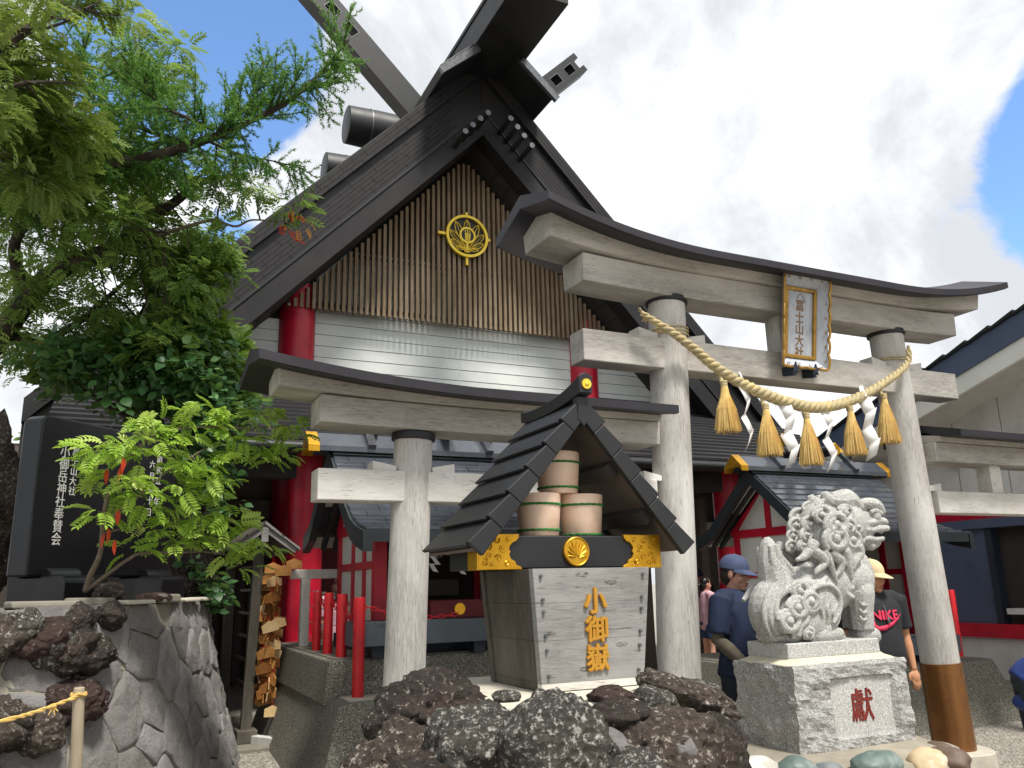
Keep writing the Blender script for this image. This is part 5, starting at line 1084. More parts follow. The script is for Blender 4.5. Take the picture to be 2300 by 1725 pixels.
# fitted stones (cells of a jittered diagonal lattice)
rg = random.Random(17); seeds = []; q = .37
for i in range(-2, 40):
    for j in range(-2, 10):
        s = i*q*1.05+(q*.52 if j % 2 else 0)+rg.uniform(-.13,.13); h = j*q*.60+rg.uniform(-.09,.09)
        if -.3 < s < WS[-1] and -.3 < h < 1.75: seeds.append((s, h))
def clip(poly, a, c, d):
    out = []
    for i in range(len(poly)):
        p, r_ = poly[i], poly[(i+1) % len(poly)]; fp = a*p[0]+c*p[1]-d; fr = a*r_[0]+c*r_[1]-d
        if fp <= 0: out.append(p)
        if (fp < 0 < fr) or (fr < 0 < fp): t = fp/(fp-fr); out.append((p[0]+(r_[0]-p[0])*t, p[1]+(r_[1]-p[1])*t))
    return out
wm = [MAT['wall_stone'], MAT['wall_stone_b'], MAT['wall_stone']]
for si, (s, h) in enumerate(seeds):
    if not (1.2 < s < 7.6) or h < -.02 or h > 1.5: continue
    poly = [(s-.5, h-.5), (s+.5, h-.5), (s+.5, h+.5), (s-.5, h+.5)]
    for (s2, h2) in seeds:
        if (s2, h2) == (s, h) or abs(s2-s) > .9 or abs(h2-h) > .9: continue
        a, c = s2-s, h2-h; poly = clip(poly, a, c, (a*(s+s2)+c*(h+h2))/2)
        if len(poly) < 3: break
    if len(poly) < 3: continue
    tp = wtop(s)-.005; poly = clip(poly, 0, 1, tp); poly = clip(poly, 0, -1, .05)
    if len(poly) < 3: continue
    ar = abs(sum(poly[i][0]*poly[(i+1) % len(poly)][1]-poly[(i+1) % len(poly)][0]*poly[i][1] for i in range(len(poly))))/2
    if ar < .008: continue
    c0 = (sum(p[0] for p in poly)/len(poly), sum(p[1] for p in poly)/len(poly)); ring = []
    for i in range(len(poly)):
        p, r_ = poly[i], poly[(i+1) % len(poly)]; nseg = max(1, int(math.hypot(r_[0]-p[0], r_[1]-p[1])/.045))
        for k in range(nseg): ring.append((p[0]+(r_[0]-p[0])*k/nseg, p[1]+(r_[1]-p[1])*k/nseg))
    b = MB(); rs = []; base = rg.uniform(-.002,.012); tilt = (rg.uniform(-.05,.05), rg.uniform(-.05,.05))
    for f, off in ((1.0,-.05),(1.0,-.001),(.975,.005),(.82,.009),(.64,.011),(.44,.012),(.25,.013),(.08,.013)):
        row = []
        for p in ring:
            dx, dh = p[0]-c0[0], p[1]-c0[1]; l = math.hypot(dx, dh)+1e-6; sh = max(0, (l-.006)/l); x, y = c0[0]+dx*f*sh, c0[1]+dh*f*sh
            o = off+(base+tilt[0]*(x-c0[0])+tilt[1]*(y-c0[1]) if off > -.05 else 0); P3 = Vector((x*9, y*9, si)); o += (.016*noise.fractal(P3, .75, 2.1, 6)+.009*noise.noise(P3*3.7)) if off > -.02 else 0
            row.append(tuple(wpt(x, y, o)))
        rs.append(row)
    b.loft(rs); b.build('wall_stone', wm[si % 3], tw, smooth=50)
g = 'lava rocks built into the terrace face'
for i, (c, d, m) in enumerate((((-.52,5.30,1.30),(.42,.3,.26),'lava_red'),((-.22,5.30,1.36),(.30,.26,.2),'lava_dark'),((-.02,5.44,1.38),(.20,.2,.15),'lava_dark'),((-.50,5.22,1.05),(.38,.3,.28),'lava'),((-.24,5.24,1.16),(.28,.24,.2),'lava_brown'),((-.60,5.15,.80),(.34,.3,.26),'lava_red'),((-.85,5.0,1.2),(.4,.35,.5),'lava_dark'),((-.72,5.02,.6),(.34,.3,.26),'lava_red'))):
    lb = ['reddish lava rock at the top corner of the terrace','dark lava rock below the monument foot block','small dark lava rock capping the fitted stones','pale speckled lava rock in the middle of the terrace face','brown lava rock bordering the fitted stones','reddish lava rock low on the terrace behind the rope','tall dark lava rock at the outer terrace corner','reddish lava rock at the foot of the terrace'][i]
    rock('lava_rock', c, d, 60+i, m, lb, 'rock', g, sub=4, fine=.1)
lbs = {k: 'craggy %s lava rock in the rough corner of the terrace face' % v for k, v in (('lava', 'pale grey'), ('lava_dark', 'dark'), ('lava_red', 'reddish'), ('lava_brown', 'brown'))}
rl_ = random.Random(91)
for i in range(22):
    s_ = rl_.uniform(2.75, 3.82); h_ = rl_.uniform(.62, 1.36)
    if s_ > 3.3+.55*(h_-.5): continue
    p = wpt(s_, h_, .0); d_ = rl_.uniform(.17, .30); rock('lava_rock', tuple(p), (d_*1.2, d_, d_*.85), 100+i, ('lava','lava_dark','lava_red','lava_brown')[i % 4], lbs[('lava','lava_dark','lava_red','lava_brown')[i % 4]], 'rock', g, sub=4, fine=.17, rough=.36)
rock('lava_boulder', (-.95,6.9,2.0), (.7,.7,1.5), 71, 'lava_brown', 'tall rough lava boulder standing behind the black monument', 'rock', sub=5, fine=.1)
rock('lava_rock', (-.02,5.88,1.50), (.22,.2,.14), 72, 'lava_dark', 'mossy lava rock on the terrace at the foot of the young rowan', 'rock', g, sub=4, fine=.1)
rock('lava_rock', (.24,6.05,1.47), (.22,.2,.07), 73, 'lava_red', 'flat rusty lava rock on the terrace top', 'rock', g, sub=4, fine=.1)
rock('lava_boulder', (.35,7.6,1.55), (.9,.9,.6), 74, 'lava_dark', 'dark boulder behind the monument among the shrubs', 'rock', sub=5, fine=.1)
for i in range(6):
    b = MB(); x0, y0 = [(-.20,5.36),(.02,5.62),(.24,5.98),(.40,6.35),(-.5,5.2),(.55,6.75)][i]; w_ = [.28,.3,.3,.3,.35,.3][i]; d = Vector(((.21,.3),(.21,.3),(.16,.38),(.16,.38),(.33,.14),(.12,.4))[i]+(0,)).normalized(); n = Vector((d.y,-d.x,0)); p = Vector((x0,y0,1.44)); e = [.02,.0,.03,.0,.01,0][i]
    b.hexa([p-n*.06, p+d*w_-n*.06, p+d*w_+n*.08, p+n*.08, p-n*.06+Vector((0,0,.028+e)), p+d*w_-n*.06+Vector((0,0,.024+e)), p+d*w_+n*.07+Vector((0,0,.024+e)), p+n*.07+Vector((0,0,.028+e))]); b.build('coping_stone', MAT['concrete_pale'] if i % 2 else MAT['concrete'], tw, bev=.012)
# ------------------------------------------------------------------ black monument
A_ = Vector((-.475,5.76,0)); dv = Vector((.6966,.7175,0)); nv_ = Vector((.7175,-.6966,0))
mo = thing('monument', (A_.x+dv.x*.6, A_.y+dv.y*.6, 1.47), 'polished black granite monument engraved with white characters on the terrace', 'monument')
prof = []; H0, H1, W_ = 1.615, 2.60, 1.2
for cx, cz, a0 in ((.06, H1-.06, 180), (W_-.06, H1-.06, 90)):
    for k in range(7): a = R(a0-15*k); prof.append((cx+.06*math.cos(a), cz+.06*math.sin(a)))
prof = [(0.0, H0)]+prof+[(W_, H0)]
b = MB(); n = len(prof)
vs = [A_+dv*s+Vector((0,0,z)) for s, z in prof]+[A_+dv*s-nv_*.16+Vector((0,0,z)) for s, z in prof]
b.add(vs, [tuple(range(n)), tuple(range(2*n-1, n-1, -1))]+[(i, n+i, n+(i+1) % n, (i+1) % n) for i in range(n)]); b.build('slab', MAT['black_granite'], mo, bev=.012)
for s0, s1 in ((.10,.33), (.90,1.13)):
    pf = [(-.26,1.462),(.20,1.462),(.20,1.575),(.195,1.60),(.175,1.615),(.12,1.62),(.085,1.625),(.075,1.65),(.05,1.665),(.02,1.662),(.004,1.64),(.003,1.612),(-.17,1.61),(-.19,1.65),(-.24,1.65),(-.26,1.62)]
    b = MB(); n = len(pf); vs = [A_+dv*s0+nv_*o+Vector((0,0,z)) for o, z in pf]+[A_+dv*s1+nv_*o+Vector((0,0,z)) for o, z in pf]
    b.add(vs, [tuple(range(n-1, -1, -1)), tuple(range(n, 2*n))]+[(i, (i+1) % n, n+(i+1) % n, n+i) for i in range(n)]); b.build('foot_block', MAT['black_granite'], mo, bev=.006)
def mtext(ch, s, z, size, sx=.9): text('engraved_character', ch, frame(A_+dv*s+nv_*.0008+Vector((0,0,z)), dv, (0,0,1)), size, MAT['carve_white'], mo, .0012, .0006, sx)
for i, ch in enumerate('小御岳神社奉賛会'): mtext(ch, .187, 2.385-.0775*i, .083)
for i, ch in enumerate('冨士山大社'): mtext(ch, .267, 2.395-.062*i, .062)
mtext('︵', .268, 2.445, .05)
for i, ch in enumerate('昭和五十年'): mtext(ch, 1.012, 2.44-.075*i, .062)
for i, ch in enumerate('六月二十日'): mtext(ch, .944, 2.40-.085*i, .062)
# ------------------------------------------------------------------ rope stake
st = thing('rope_stake', (-.08, 4.3, 0), 'grey wooden stake holding a yellow rope before the terrace', 'stake')
b = MB(); b.tube([(-.05,4.36,-.05),(-.075,4.32,.6),(-.10,4.255,1.09),(-.1,4.253,1.11)], [.026,.025,.024,.021], 12); b.build('stake', MAT['bamboo_stake'], st, smooth=True)
rp = thing('barrier_rope', (-.3, 4.1, 1.0), 'yellow braided barrier rope sagging from the grey stake', 'rope')
P = catmull([(-.075,4.25,1.085),(-.16,4.2,1.06),(-.26,4.13,1.035),(-.37,4.06,1.02),(-.8,3.8,.98),(-1.4,3.5,1.0)], 12)
for k in range(2):
    b = MB(); b.tube([p+Vector((.004*math.cos(i*.7+k*3.14), 0, .004*math.sin(i*.7+k*3.14))) for i, p in enumerate(P)], .0058, 6); b.build('strand', MAT['rope_yellow'], rp, smooth=True)
b = MB(); b.tube([(-.10+.028*math.cos(a), 4.258+.028*math.sin(a), 1.083+.004*math.sin(3*a)) for a in [2*math.pi*k/16 for k in range(17)]], .007, 6, cap=False); b.ell((-.19,4.175,1.05), (.014,.012,.012), nu=8, nv=6)
for k in range(5): b.tube([(-.19,4.175,1.05),(-.19+.02*math.cos(k*1.3),4.165,1.03+.018*math.sin(k*1.3))], [.004,.002], 4)
b.build('knot', MAT['rope_yellow'], rp, smooth=True)['kind'] = 'stuff'
# ------------------------------------------------------------------ people
def person(base, H, face_dir, label, spec):
    """one standing figure: continuous body under clothing; local axes right, forward, up"""
    f = Vector((face_dir[0], face_dir[1], 0)).normalized(); r_ = Vector((f.y, -f.x, 0)); B = Vector(base); k = H/1.70; bw = spec.get('wide', 1.0)
    hd = spec.get('head', 0); hf = Matrix.Rotation(hd, 3, 'Z') @ f; hr = Vector((hf.y, -hf.x, 0)); tilt = spec.get('tilt', 0)
    t = thing('person', base, label, 'person')
    def W(a, b_, c): return B+r_*(a*k)+f*(b_*k)+Vector((0,0,c*k))
    lean = spec.get('lean', 0); hipz = .90
    def Wt(a, b_, c):
        """upper body point, bent forward at the hips by lean"""
        y = b_*math.cos(lean)+(c-hipz)*math.sin(lean); z = hipz+(c-hipz)*math.cos(lean)-b_*math.sin(lean); return W(a, y, z)
    hc = Wt(0, .02, 1.575)
    if tilt: pass
    def Hh(a, b_, c):
        y = b_*math.cos(tilt+lean*.5)+c*math.sin(tilt+lean*.5); z = c*math.cos(tilt+lean*.5)-b_*math.sin(tilt+lean*.5); return hc+hr*(a*k)+hf*(y*k)+Vector((0,0,z*k))
    Rh = Matrix((hr, hf, Vector((0,0,1)))).transposed() @ Matrix.Rotation(-(tilt+lean*.5), 3, 'X'); Rb = Matrix((r_, f, Vector((0,0,1)))).transposed() @ Matrix.Rotation(-lean, 3, 'X')
    def ell(mb, c, rad, M): mb.ell(c, tuple(x*k for x in rad), M, 16, 12)
    arms = spec['arms']; legs = spec.get('legs', [[(.09,0,.90),(.10,.01,.50),(.10,-.02,.07)], [(-.09,0,.90),(-.10,.01,.50),(-.10,-.02,.07)]])
    def torso(mb, g, aw=1.0):
        rings = []
        for c, rx, ry, fw in ((.84,.10,.07,0),(.86,.155,.11,0),(.92,.168,.118,.004),(1.0,.162,.118,.008),(1.08,.157,.115,.008),(1.16,.158,.113,.006),(1.24,.165,.115,.006),(1.32,.170,.110,.004),(1.38,.160,.095,0),(1.43,.115,.075,-.004),(1.46,.06,.05,0)):
            belly = (bw-1)*max(0, 1-abs(c-1.06)/.25); X2 = rx*(1+(bw-1)*.8)+g; Y2 = ry*(1+(bw-1)*1.1)+g
            rings.append([tuple(Wt(X2*math.copysign(abs(math.cos(a))**.85, math.cos(a)), fw+belly*.18+Y2*math.copysign(abs(math.sin(a))**.85, math.sin(a)), c)) for a in [2*math.pi*q/28 for q in range(28)]])
        mb.loft(rings)
        mb.tube([Wt(-.17*bw,0,1.40), Wt(.17*bw,0,1.40)], (.062+g)*k, 12)
    bm_ = MB(); torso(bm_, -.012)
    bm_.tube([Wt(0,-.005,1.36), Wt(0,.005,1.44), Hh(0,-.01,-.06)], [.075*k,.056*k,.054*k], 14)
    # head with features
    ell(bm_, Hh(0,-.005,.03), (.076,.095,.105), Rh); ell(bm_, Hh(0,.02,-.035), (.064,.072,.085), Rh); ell(bm_, Hh(0,.06,-.095), (.032,.03,.026), Rh); ell(bm_, Hh(0,.072,-.01), (.05,.022,.02), Rh)
    bm_.tube([Hh(0,.082,.022), Hh(0,.10,-.005), Hh(0,.108,-.028)], [.009*k,.013*k,.016*k], 8); ell(bm_, Hh(.016,.092,-.03), (.011,.011,.009), Rh); ell(bm_, Hh(-.016,.092,-.03), (.011,.011,.009), Rh)
    bm_.tube([Hh(-.045,.066,.034), Hh(0,.086,.036), Hh(.045,.066,.034)], .010*k, 8)
    for s in (-1, 1): ell(bm_, Hh(.044*s,.06,-.03), (.026,.022,.026), Rh); ell(bm_, Hh(.08*s,-.005,-.005), (.012,.022,.034), Rh)
    bm_.tube([Hh(-.024,.082,-.06), Hh(0,.094,-.058), Hh(.024,.082,-.06)], .008*k, 8); bm_.tube([Hh(-.02,.082,-.072), Hh(0,.092,-.074), Hh(.02,.082,-.072)], .008*k, 8)
    lipm = MB()
    # arms and hands
    for s, J in zip((1, -1), arms):
        P = [Wt(*p) if len(p) == 3 else W(*p[:3]) for p in J]; bm_.tube([P[0], P[0].lerp(P[1], .5), P[1], P[1].lerp(P[2], .35), P[2]], [.052*k*bw**.5,.048*k*bw**.5,.038*k,.04*k,.026*k], 12)
        d = (P[2]-P[1]).normalized(); side_ = d.cross(f); side_ = side_.normalized() if side_.length > .05 else r_.copy(); pn = side_.cross(d).normalized(); hp = P[2]+d*.045*k
        M = Matrix((side_, d, pn)).transposed(); 
        mM = Matrix((pn, d, side_)).transposed(); bm_.ell(hp, (.022*k,.05*k,.040*k), mM, 12, 8)
        for q in range(4):
            o = hp+side_*((q-1.5)*.0185*k)+d*.035*k; ln_ = (.062,.075,.07,.055)[q]*k; bm_.tube([o, o+d*ln_*.5+pn*.006*k*s, o+d*ln_*.85+pn*.022*k*s, o+d*ln_*.95+pn*.034*k*s], [.0098*k,.0092*k,.0085*k,.007*k], 8)
        o = hp-side_*.034*k*s-d*.02*k; bm_.tube([o, o-side_*.018*k*s+d*.025*k, o-side_*.018*k*s+d*.055*k+pn*.01*s*k], [.013*k,.011*k,.009*k], 8)
    for J in legs: P = [W(*p) for p in J]; bm_.tube([P[0], P[0].lerp(P[1], .5), P[1], P[1].lerp(P[2], .3), P[2]], [.082*k,.072*k,.052*k,.055*k,.036*k], 12); bm_.tube([P[2], P[2]+f*.05*k-Vector((0,0,.03*k)), P[2]+f*.14*k-Vector((0,0,.045*k))], [.036*k,.036*k,.028*k], 10)
    me = fuse(bm_, .0068 if spec.get('detail', 1) else .012, 2, .4)
    for v in me.vertices: v.co -= B
    body = link('body', me, MAT[spec.get('skin', 'skin')], t)
    if spec.get('detail', 1):
        for s in (-1, 1):
            e = MB(); ell(e, Hh(.031*s,.077,.012), (.013,.010,.0075), Rh); eo = e.build('eye', MAT['eye_white'], t, smooth=True)
            e = MB(); ell(e, Hh(.031*s,.085,.011), (.006,.004,.006), Rh); e.build('iris', MAT['eye_dark'], eo, smooth=True)
            e = MB(); e.tube([Hh(.014*s,.092,.036), Hh(.034*s,.088,.041), Hh(.054*s,.073,.034)], [.0035*k,.0045*k,.002*k], 6); e.build('eyebrow', MAT[spec['hair']], t, smooth=True)
        e = MB(); e.tube([Hh(-.022,.091,-.0605), Hh(0,.1015,-.058), Hh(.022,.091,-.0605)], [.003*k,.005*k,.003*k], 6); e.tube([Hh(-.02,.090,-.072), Hh(0,.0995,-.073), Hh(.02,.090,-.072)], [.003*k,.0055*k,.003*k], 6); e = e.build('lips', MAT['lips'], t, smooth=True)
        e['kind'] = 'stuff'
    # clothes
    sh = MB(); torso(sh, .012)
    for s, J in zip((1, -1), arms):
        P = [Wt(*p) for p in J]; e = spec.get('sleeve', .75); q = P[0].lerp(P[1], e); sh.tube([Wt(.12*s*bw,0,1.40), P[0], P[0].lerp(q, .6), q], [x*k for x in (.07,.075*bw**.5,.071*bw**.5,.068*bw**.5)], 14)
    if spec.get('hem', .84) < .9: ell(sh, W(0, .01, spec.get('hem', .84)+.04), (.175*bw, .13*(1+(bw-1)*1.3), .07), Rb if lean < .3 else Matrix((r_, f, Vector((0,0,1)))).transposed())
    me = fuse(sh, .011, 3, .5)
    NN = [v.normal.copy() for v in me.vertices]
    for v, n_ in zip(me.vertices, NN): v.co += n_*(noise.noise(v.co*9)*.006+noise.noise(Vector((v.co.x*16, v.co.y*16, v.co.z*7)))*.004)-B
    link('shirt', me, MAT[spec['shirt']], t)
    tr = MB(); ell(tr, W(0,.0,.91), (.168*bw**.7,.125,.10), Matrix((r_, f, Vector((0,0,1)))).transposed()); cut = spec.get('trouser_to', 2)
    for J in legs:
        P = [W(*p) for p in J]; tr.tube([P[0]+Vector((0,0,.02)), P[0].lerp(P[1], .45)] + ([P[1], P[1].lerp(P[2], .5), P[2]+Vector((0,0,-.03*k))] if cut == 2 else [P[0].lerp(P[1], .62)]), [x*k for x in ((.098*bw**.6,.09*bw**.5,.075,.072,.066) if cut == 2 else (.10,.095,.09))], 14)
    me = fuse(tr, .012, 3, .5)
    NN = [v.normal.copy() for v in me.vertices]
    for v, n_ in zip(me.vertices, NN): v.co += n_*(noise.noise(v.co*8)*.007)-B
    link('trousers', me, MAT[spec['trousers']], t)
    for s, J in zip((1, -1), legs):
        p = W(*J[2]); sm = MB(); sm.ell(p+f*.06*k+Vector((0,0,-.035*k)), (.05*k,.135*k,.045*k), Matrix((r_, f, Vector((0,0,1)))).transposed(), 14, 8); sm.build('shoe', MAT['shoe'], t, smooth=True)
    if 'sleeve2' in spec:
        for s, J in zip((1, -1), arms):
            P = [Wt(*p) for p in J]; q = MB(); q.tube([P[0].lerp(P[1], .6), P[1], P[1].lerp(P[2], .4), P[1].lerp(P[2], .93)], [.053*k,.05*k,.05*k,.036*k], 14); q.build('forearm_sleeve', MAT[spec['sleeve2']], t, smooth=True)
    # hair
    hm = MB(); ell(hm, Hh(0,-.018,.03 if 'cap' in spec else .04), (.084,.096,.098), Rh); ell(hm, Hh(0,-.05,-.02), (.075,.06,.08), Rh)
    if spec.get('pony'): hm.tube([Hh(0,-.10,.03), Hh(0,-.15,-.02), Hh(0,-.155,-.12), Hh(0,-.13,-.22)], [.03*k,.035*k,.03*k,.01*k], 10)
    if spec.get('long'): hm.tube([Hh(0,-.05,.0), Hh(0,-.07,-.1), Hh(0,-.08,-.2)], [.09*k,.085*k,.06*k], 12)
    hm.build('hair', MAT[spec['hair']], t, smooth=180)
    if 'cap' in spec:
        cp = MB(); rings = []
        for i in range(9):
            th = math.pi/2*i/8; z = .035+.108*math.sin(th)
            rad = max(math.cos(th), .03); rings.append([tuple(Hh(.098*rad**.8*math.cos(a), -.012+.115*rad**.8*math.sin(a), z)) for a in [2*math.pi*q/24 for q in range(24)]])
        cp.loft(rings); co = cp.build('cap', MAT[spec['cap']], t, smooth=True)
        cb = MB(); up = []; dn = []
        for i in range(13):
            a = R(18+144*i/12); pr_ = .085*math.sin(math.pi*i/12)**.6
            rin = Hh(.096*math.cos(a), -.012+.112*math.sin(a), .040); rout = Hh(.101*math.cos(a), -.012+(.114+pr_)*math.sin(a)+.0, .042-.030*math.sin(math.pi*i/12)-.012*abs(math.cos(a))**2*2); up.append((rin, rout))
        vs = [p for pr2 in up for p in pr2]; n = len(up)
        cb.add([tuple(v) for v in vs]+[tuple(v-Vector((0,0,.006))) for v in vs], [(2*i, 2*i+1, 2*i+3, 2*i+2) for i in range(n-1)]+[(2*n+2*i+2, 2*n+2*i+3, 2*n+2*i+1, 2*n+2*i) for i in range(n-1)]+[(2*i+1, 2*n+2*i+1, 2*n+2*i+3, 2*i+3) for i in range(n-1)]+[(2*i, 2*i+2, 2*n+2*i+2, 2*n+2*i) for i in range(n-1)]); cb.build('cap_peak', MAT[spec['cap']], co, smooth=True)
        q = MB(); q.ell(Hh(0,-.012,.144), (.008,.008,.005), None, 8, 6); q.build('cap_button', MAT[spec['cap']], co, smooth=True)
    def surf(x, c):
        rows_ = [(1.08,.157,.115,.008),(1.16,.158,.113,.006),(1.24,.165,.115,.006),(1.32,.170,.110,.004),(1.38,.160,.095,0)]
        for i in range(4):
            if c <= rows_[i+1][0] or i == 3: break
        u = (c-rows_[i][0])/(rows_[i+1][0]-rows_[i][0]); rx, ry, fw = (rows_[i][j]+(rows_[i+1][j]-rows_[i][j])*u for j in (1, 2, 3))
        X2 = rx*(1+(bw-1)*.8)+.012; Y2 = ry*(1+(bw-1)*1.1)+.012; cc = min(1, abs(x)/X2)**(1/.85); return fw+(bw-1)*max(0, 1-abs(c-1.06)/.25)*.18+Y2*max(0, 1-cc*cc)**.425+.010
    t['_'] = 0; del t['_']; SURF[t.name] = surf
    return t, W, Wt, Hh
SURF = {}
CR = Vector((.903,-.43,0)); CC = Vector((-.43,-.90,0))
down = lambda s, e=.02: [(.205*s,0,1.395),(.25*s,-.02,1.12),(.25*s,.06,.87)]
fd = CR*.72+CC*.62
t, W, Wt, Hh = person((4.105,4.96,.0), 1.665, fd, 'woman in a navy shirt and faded blue cap with brown forearm sleeves', dict(wide=1.22, head=R(6), tilt=.16, arms=[[(.225,.0,1.385),(.27,-.02,1.12),(.23,.16,.95)], [(-.225,.0,1.385),(-.29,.0,1.12),(-.17,.20,.93)]], shirt='cloth_navy', sleeve=.86, sleeve2='cloth_sleeve', trousers='cloth_dark', hair='hair_brown', cap='cloth_cap', skin='skin'))
t['label'] = 'person in a navy shirt, faded blue cap and brown forearm sleeves behind the lion'
fd = CC*.97+CR*.16
t, W, Wt, Hh = person((5.24,4.74,.0), 1.615, fd, 'person in a black shirt with a pink print and a beige cap', dict(wide=1.12, head=R(24), tilt=.12, arms=[[(.205,0,1.39),(.24,-.02,1.12),(.20,.10,.90)], [(-.205,0,1.39),(-.255,-.02,1.12),(-.26,.03,.86)]], shirt='cloth_black', sleeve=.8, trousers='cloth_dark', hair='hair_black', cap='cloth_beige', skin='skin_b'))
# shirt print: word over a long curved tick, laid on the chest
fdn = Vector(fd).normalized(); rt = Vector((fdn.y,-fdn.x,0))
def on_shirt(o, x, z):
    y = .116+.018-.55*x*x*2.2; return Wt(x, y, 1.245+z)
V, F = textmesh('NIKE', .098, .002, .003)
mx = max(v[0] for v in V); bt = MB(); k_ = 1.615/1.7
sf = SURF[t.name]; bt.add([W(-(v[0]*1.06), sf(v[0]*1.06, 1.285+v[1])+v[2], 1.285+v[1]) for v in V], F); bt.build('shirt_word', MAT['print_pink'], t, fix=True)
sw_top = [(.100,.002),(.092,-.035),(.07,-.05),(.02,-.042),(-.05,-.016),(-.10,.01),(-.155,.042)]; sw_bot = [(.104,.001),(.112,-.05),(.085,-.085),(.02,-.078),(-.05,-.042),(-.10,-.006),(-.155,.040)]
bt = MB(); bt.loft([[W(x, sf(x, 1.25+z), 1.25+z) for x, z in (a, c)] for a, c in zip(sw_top, sw_bot)], cap=False, closed=False); q = bt.build('shirt_tick', MAT['print_pink'], t, smooth=True); q.modifiers.new('s', 'SOLIDIFY').thickness = .003
bt = MB(); bt.tube([W(.0,sf(0,1.36)+.004,1.36), W(-.005,sf(0,1.31)+.006,1.31), W(-.012,sf(0,1.26)+.006,1.26)], .003, 5); bt.ell(W(-.012,sf(0,1.245)+.008,1.245), (.014,.008,.022), None, 10, 8); bt.build('necklace', MAT['iron'], t, smooth=True)
t, W, Wt, Hh = person((7.36,9.5,.24), 1.30, CR*.9-CC*.3, 'person in a pink shirt and denim shorts beyond the tall pillar', dict(wide=.95, arms=[down(1), down(-1)], shirt='cloth_pink', sleeve=.8, trousers='cloth_denim', trouser_to=1, hair='hair_black', pony=1, detail=0, hem=.80))
t, W, Wt, Hh = person((7.62,10.0,.24), 1.42, CC, 'person in dark clothes and a dark cap behind the pink shirt', dict(wide=.95, arms=[down(1), down(-1)], shirt='cloth_dark', sleeve=.8, trousers='cloth_dark', hair='hair_black', cap='cloth_navy', detail=0))
t, W, Wt, Hh = person((2.22,9.15,.24), 1.40, CR*.3-CC, 'person with dark hair and pale clothes behind the white slip frame', dict(wide=.95, arms=[down(1), down(-1)], shirt='cloth_pink', sleeve=.8, trousers='cloth_dark', hair='hair_brown', detail=0, long=1))
t, W, Wt, Hh = person((5.40,3.70,.0), 1.55, CR*.9+CC*.3, 'person in a blue jacket bending over by the gravel', dict(wide=1.1, lean=.8, hem=.72, arms=[[(.205,0,1.39),(.24,.12,1.18),(.2,.3,1.22)], [(-.205,0,1.39),(-.24,.12,1.18),(-.2,.3,1.22)]], shirt='cloth_blue', sleeve=.99, trousers='cloth_dark', hair='hair_black', detail=0))
# ------------------------------------------------------------------ trees and shrubs
def spot(x, y, D):
    """world point at depth D on the camera ray through image pixel x, y"""
    v = _r2*((x-1150)/1860)-_u2*((y-862.5)/1860)+_f; return Vector((0,0,1.5))+v*D  # pixel offset from the image centre, scaled by focal length in pixels
nrg = np.random.default_rng(5)
def leaf_pinnate(pairs, ln, lw, ll, fold=.25, arch=.18, fine=False):
    """a compound leaf along +Y, upper side +Z: verts, tris"""
    V = []; F = []
    def leaflet(p, d, l, w_):
        d = Vector(d).normalized(); s = d.cross(Vector((0,0,1))).normalized(); u = s.cross(d); p = Vector(p); b0 = len(V)
        if fine:
            for q in (p, p+d*l*.3-s*w_*.46+u*w_*fold, p+d*l*.68-s*w_*.38+u*w_*fold, p+d*l-u*l*.08, p+d*l*.68+s*w_*.38+u*w_*fold, p+d*l*.3+s*w_*.46+u*w_*fold, p+d*l*.5): V.append(tuple(q))
            for t in ((0,1,6),(1,2,6),(2,3,6),(3,4,6),(4,5,6),(5,0,6)): F.append(tuple(b0+i for i in t))
        else:
            for q in (p, p+d*l*.45-s*w_*.5+u*w_*fold, p+d*l-u*l*.06, p+d*l*.45+s*w_*.5+u*w_*fold): V.append(tuple(q))
            F.append((b0, b0+1, b0+2)); F.append((b0, b0+2, b0+3))
    def rach(t): return Vector((0, ln*t, ln*(.10*math.sin(math.pi*t)-arch*t*t)))
    for k in range(pairs):
        t = .22+.70*k/(pairs-1); sc = .75+.45*math.sin(math.pi*(.25+.6*k/pairs))
        for s in (-1, 1): leaflet(rach(t), (s*.95, .42+.25*t, -.10), ll*sc, lw*sc)
    leaflet(rach(.97), (0, 1, -.25), ll, lw)
    b0 = len(V); w_ = ln*.009
    for t in (0, .5, 1): p = rach(t); V.append((p.x-w_, p.y, p.z)); V.append((p.x+w_, p.y, p.z))
    for i in (0, 2): F.append((b0+i, b0+i+1, b0+i+3)); F.append((b0+i, b0+i+3, b0+i+2))
    return np.array(V, dtype=np.float32), np.array(F, dtype=np.int32)
def leaf_simple(l, w_, n=6):
    V = [(0,0,0)]; F = []
    for k in range(1, n): t = k/n; ww = w_*math.sin(math.pi*t**.8)*.5; V += [(-ww, l*t, .12*ww-.18*l*t*t), (ww, l*t, .12*ww-.18*l*t*t)]
    V.append((0, l, -.2*l)); F.append((0, 2, 1))
    for k in range(n-2): a = 1+2*k; F += [(a, a+1, a+3), (a, a+3, a+2)]
    a = 1+2*(n-2); F.append((a, a+1, len(V)-1)); return np.array(V, dtype=np.float32), np.array(F, dtype=np.int32)
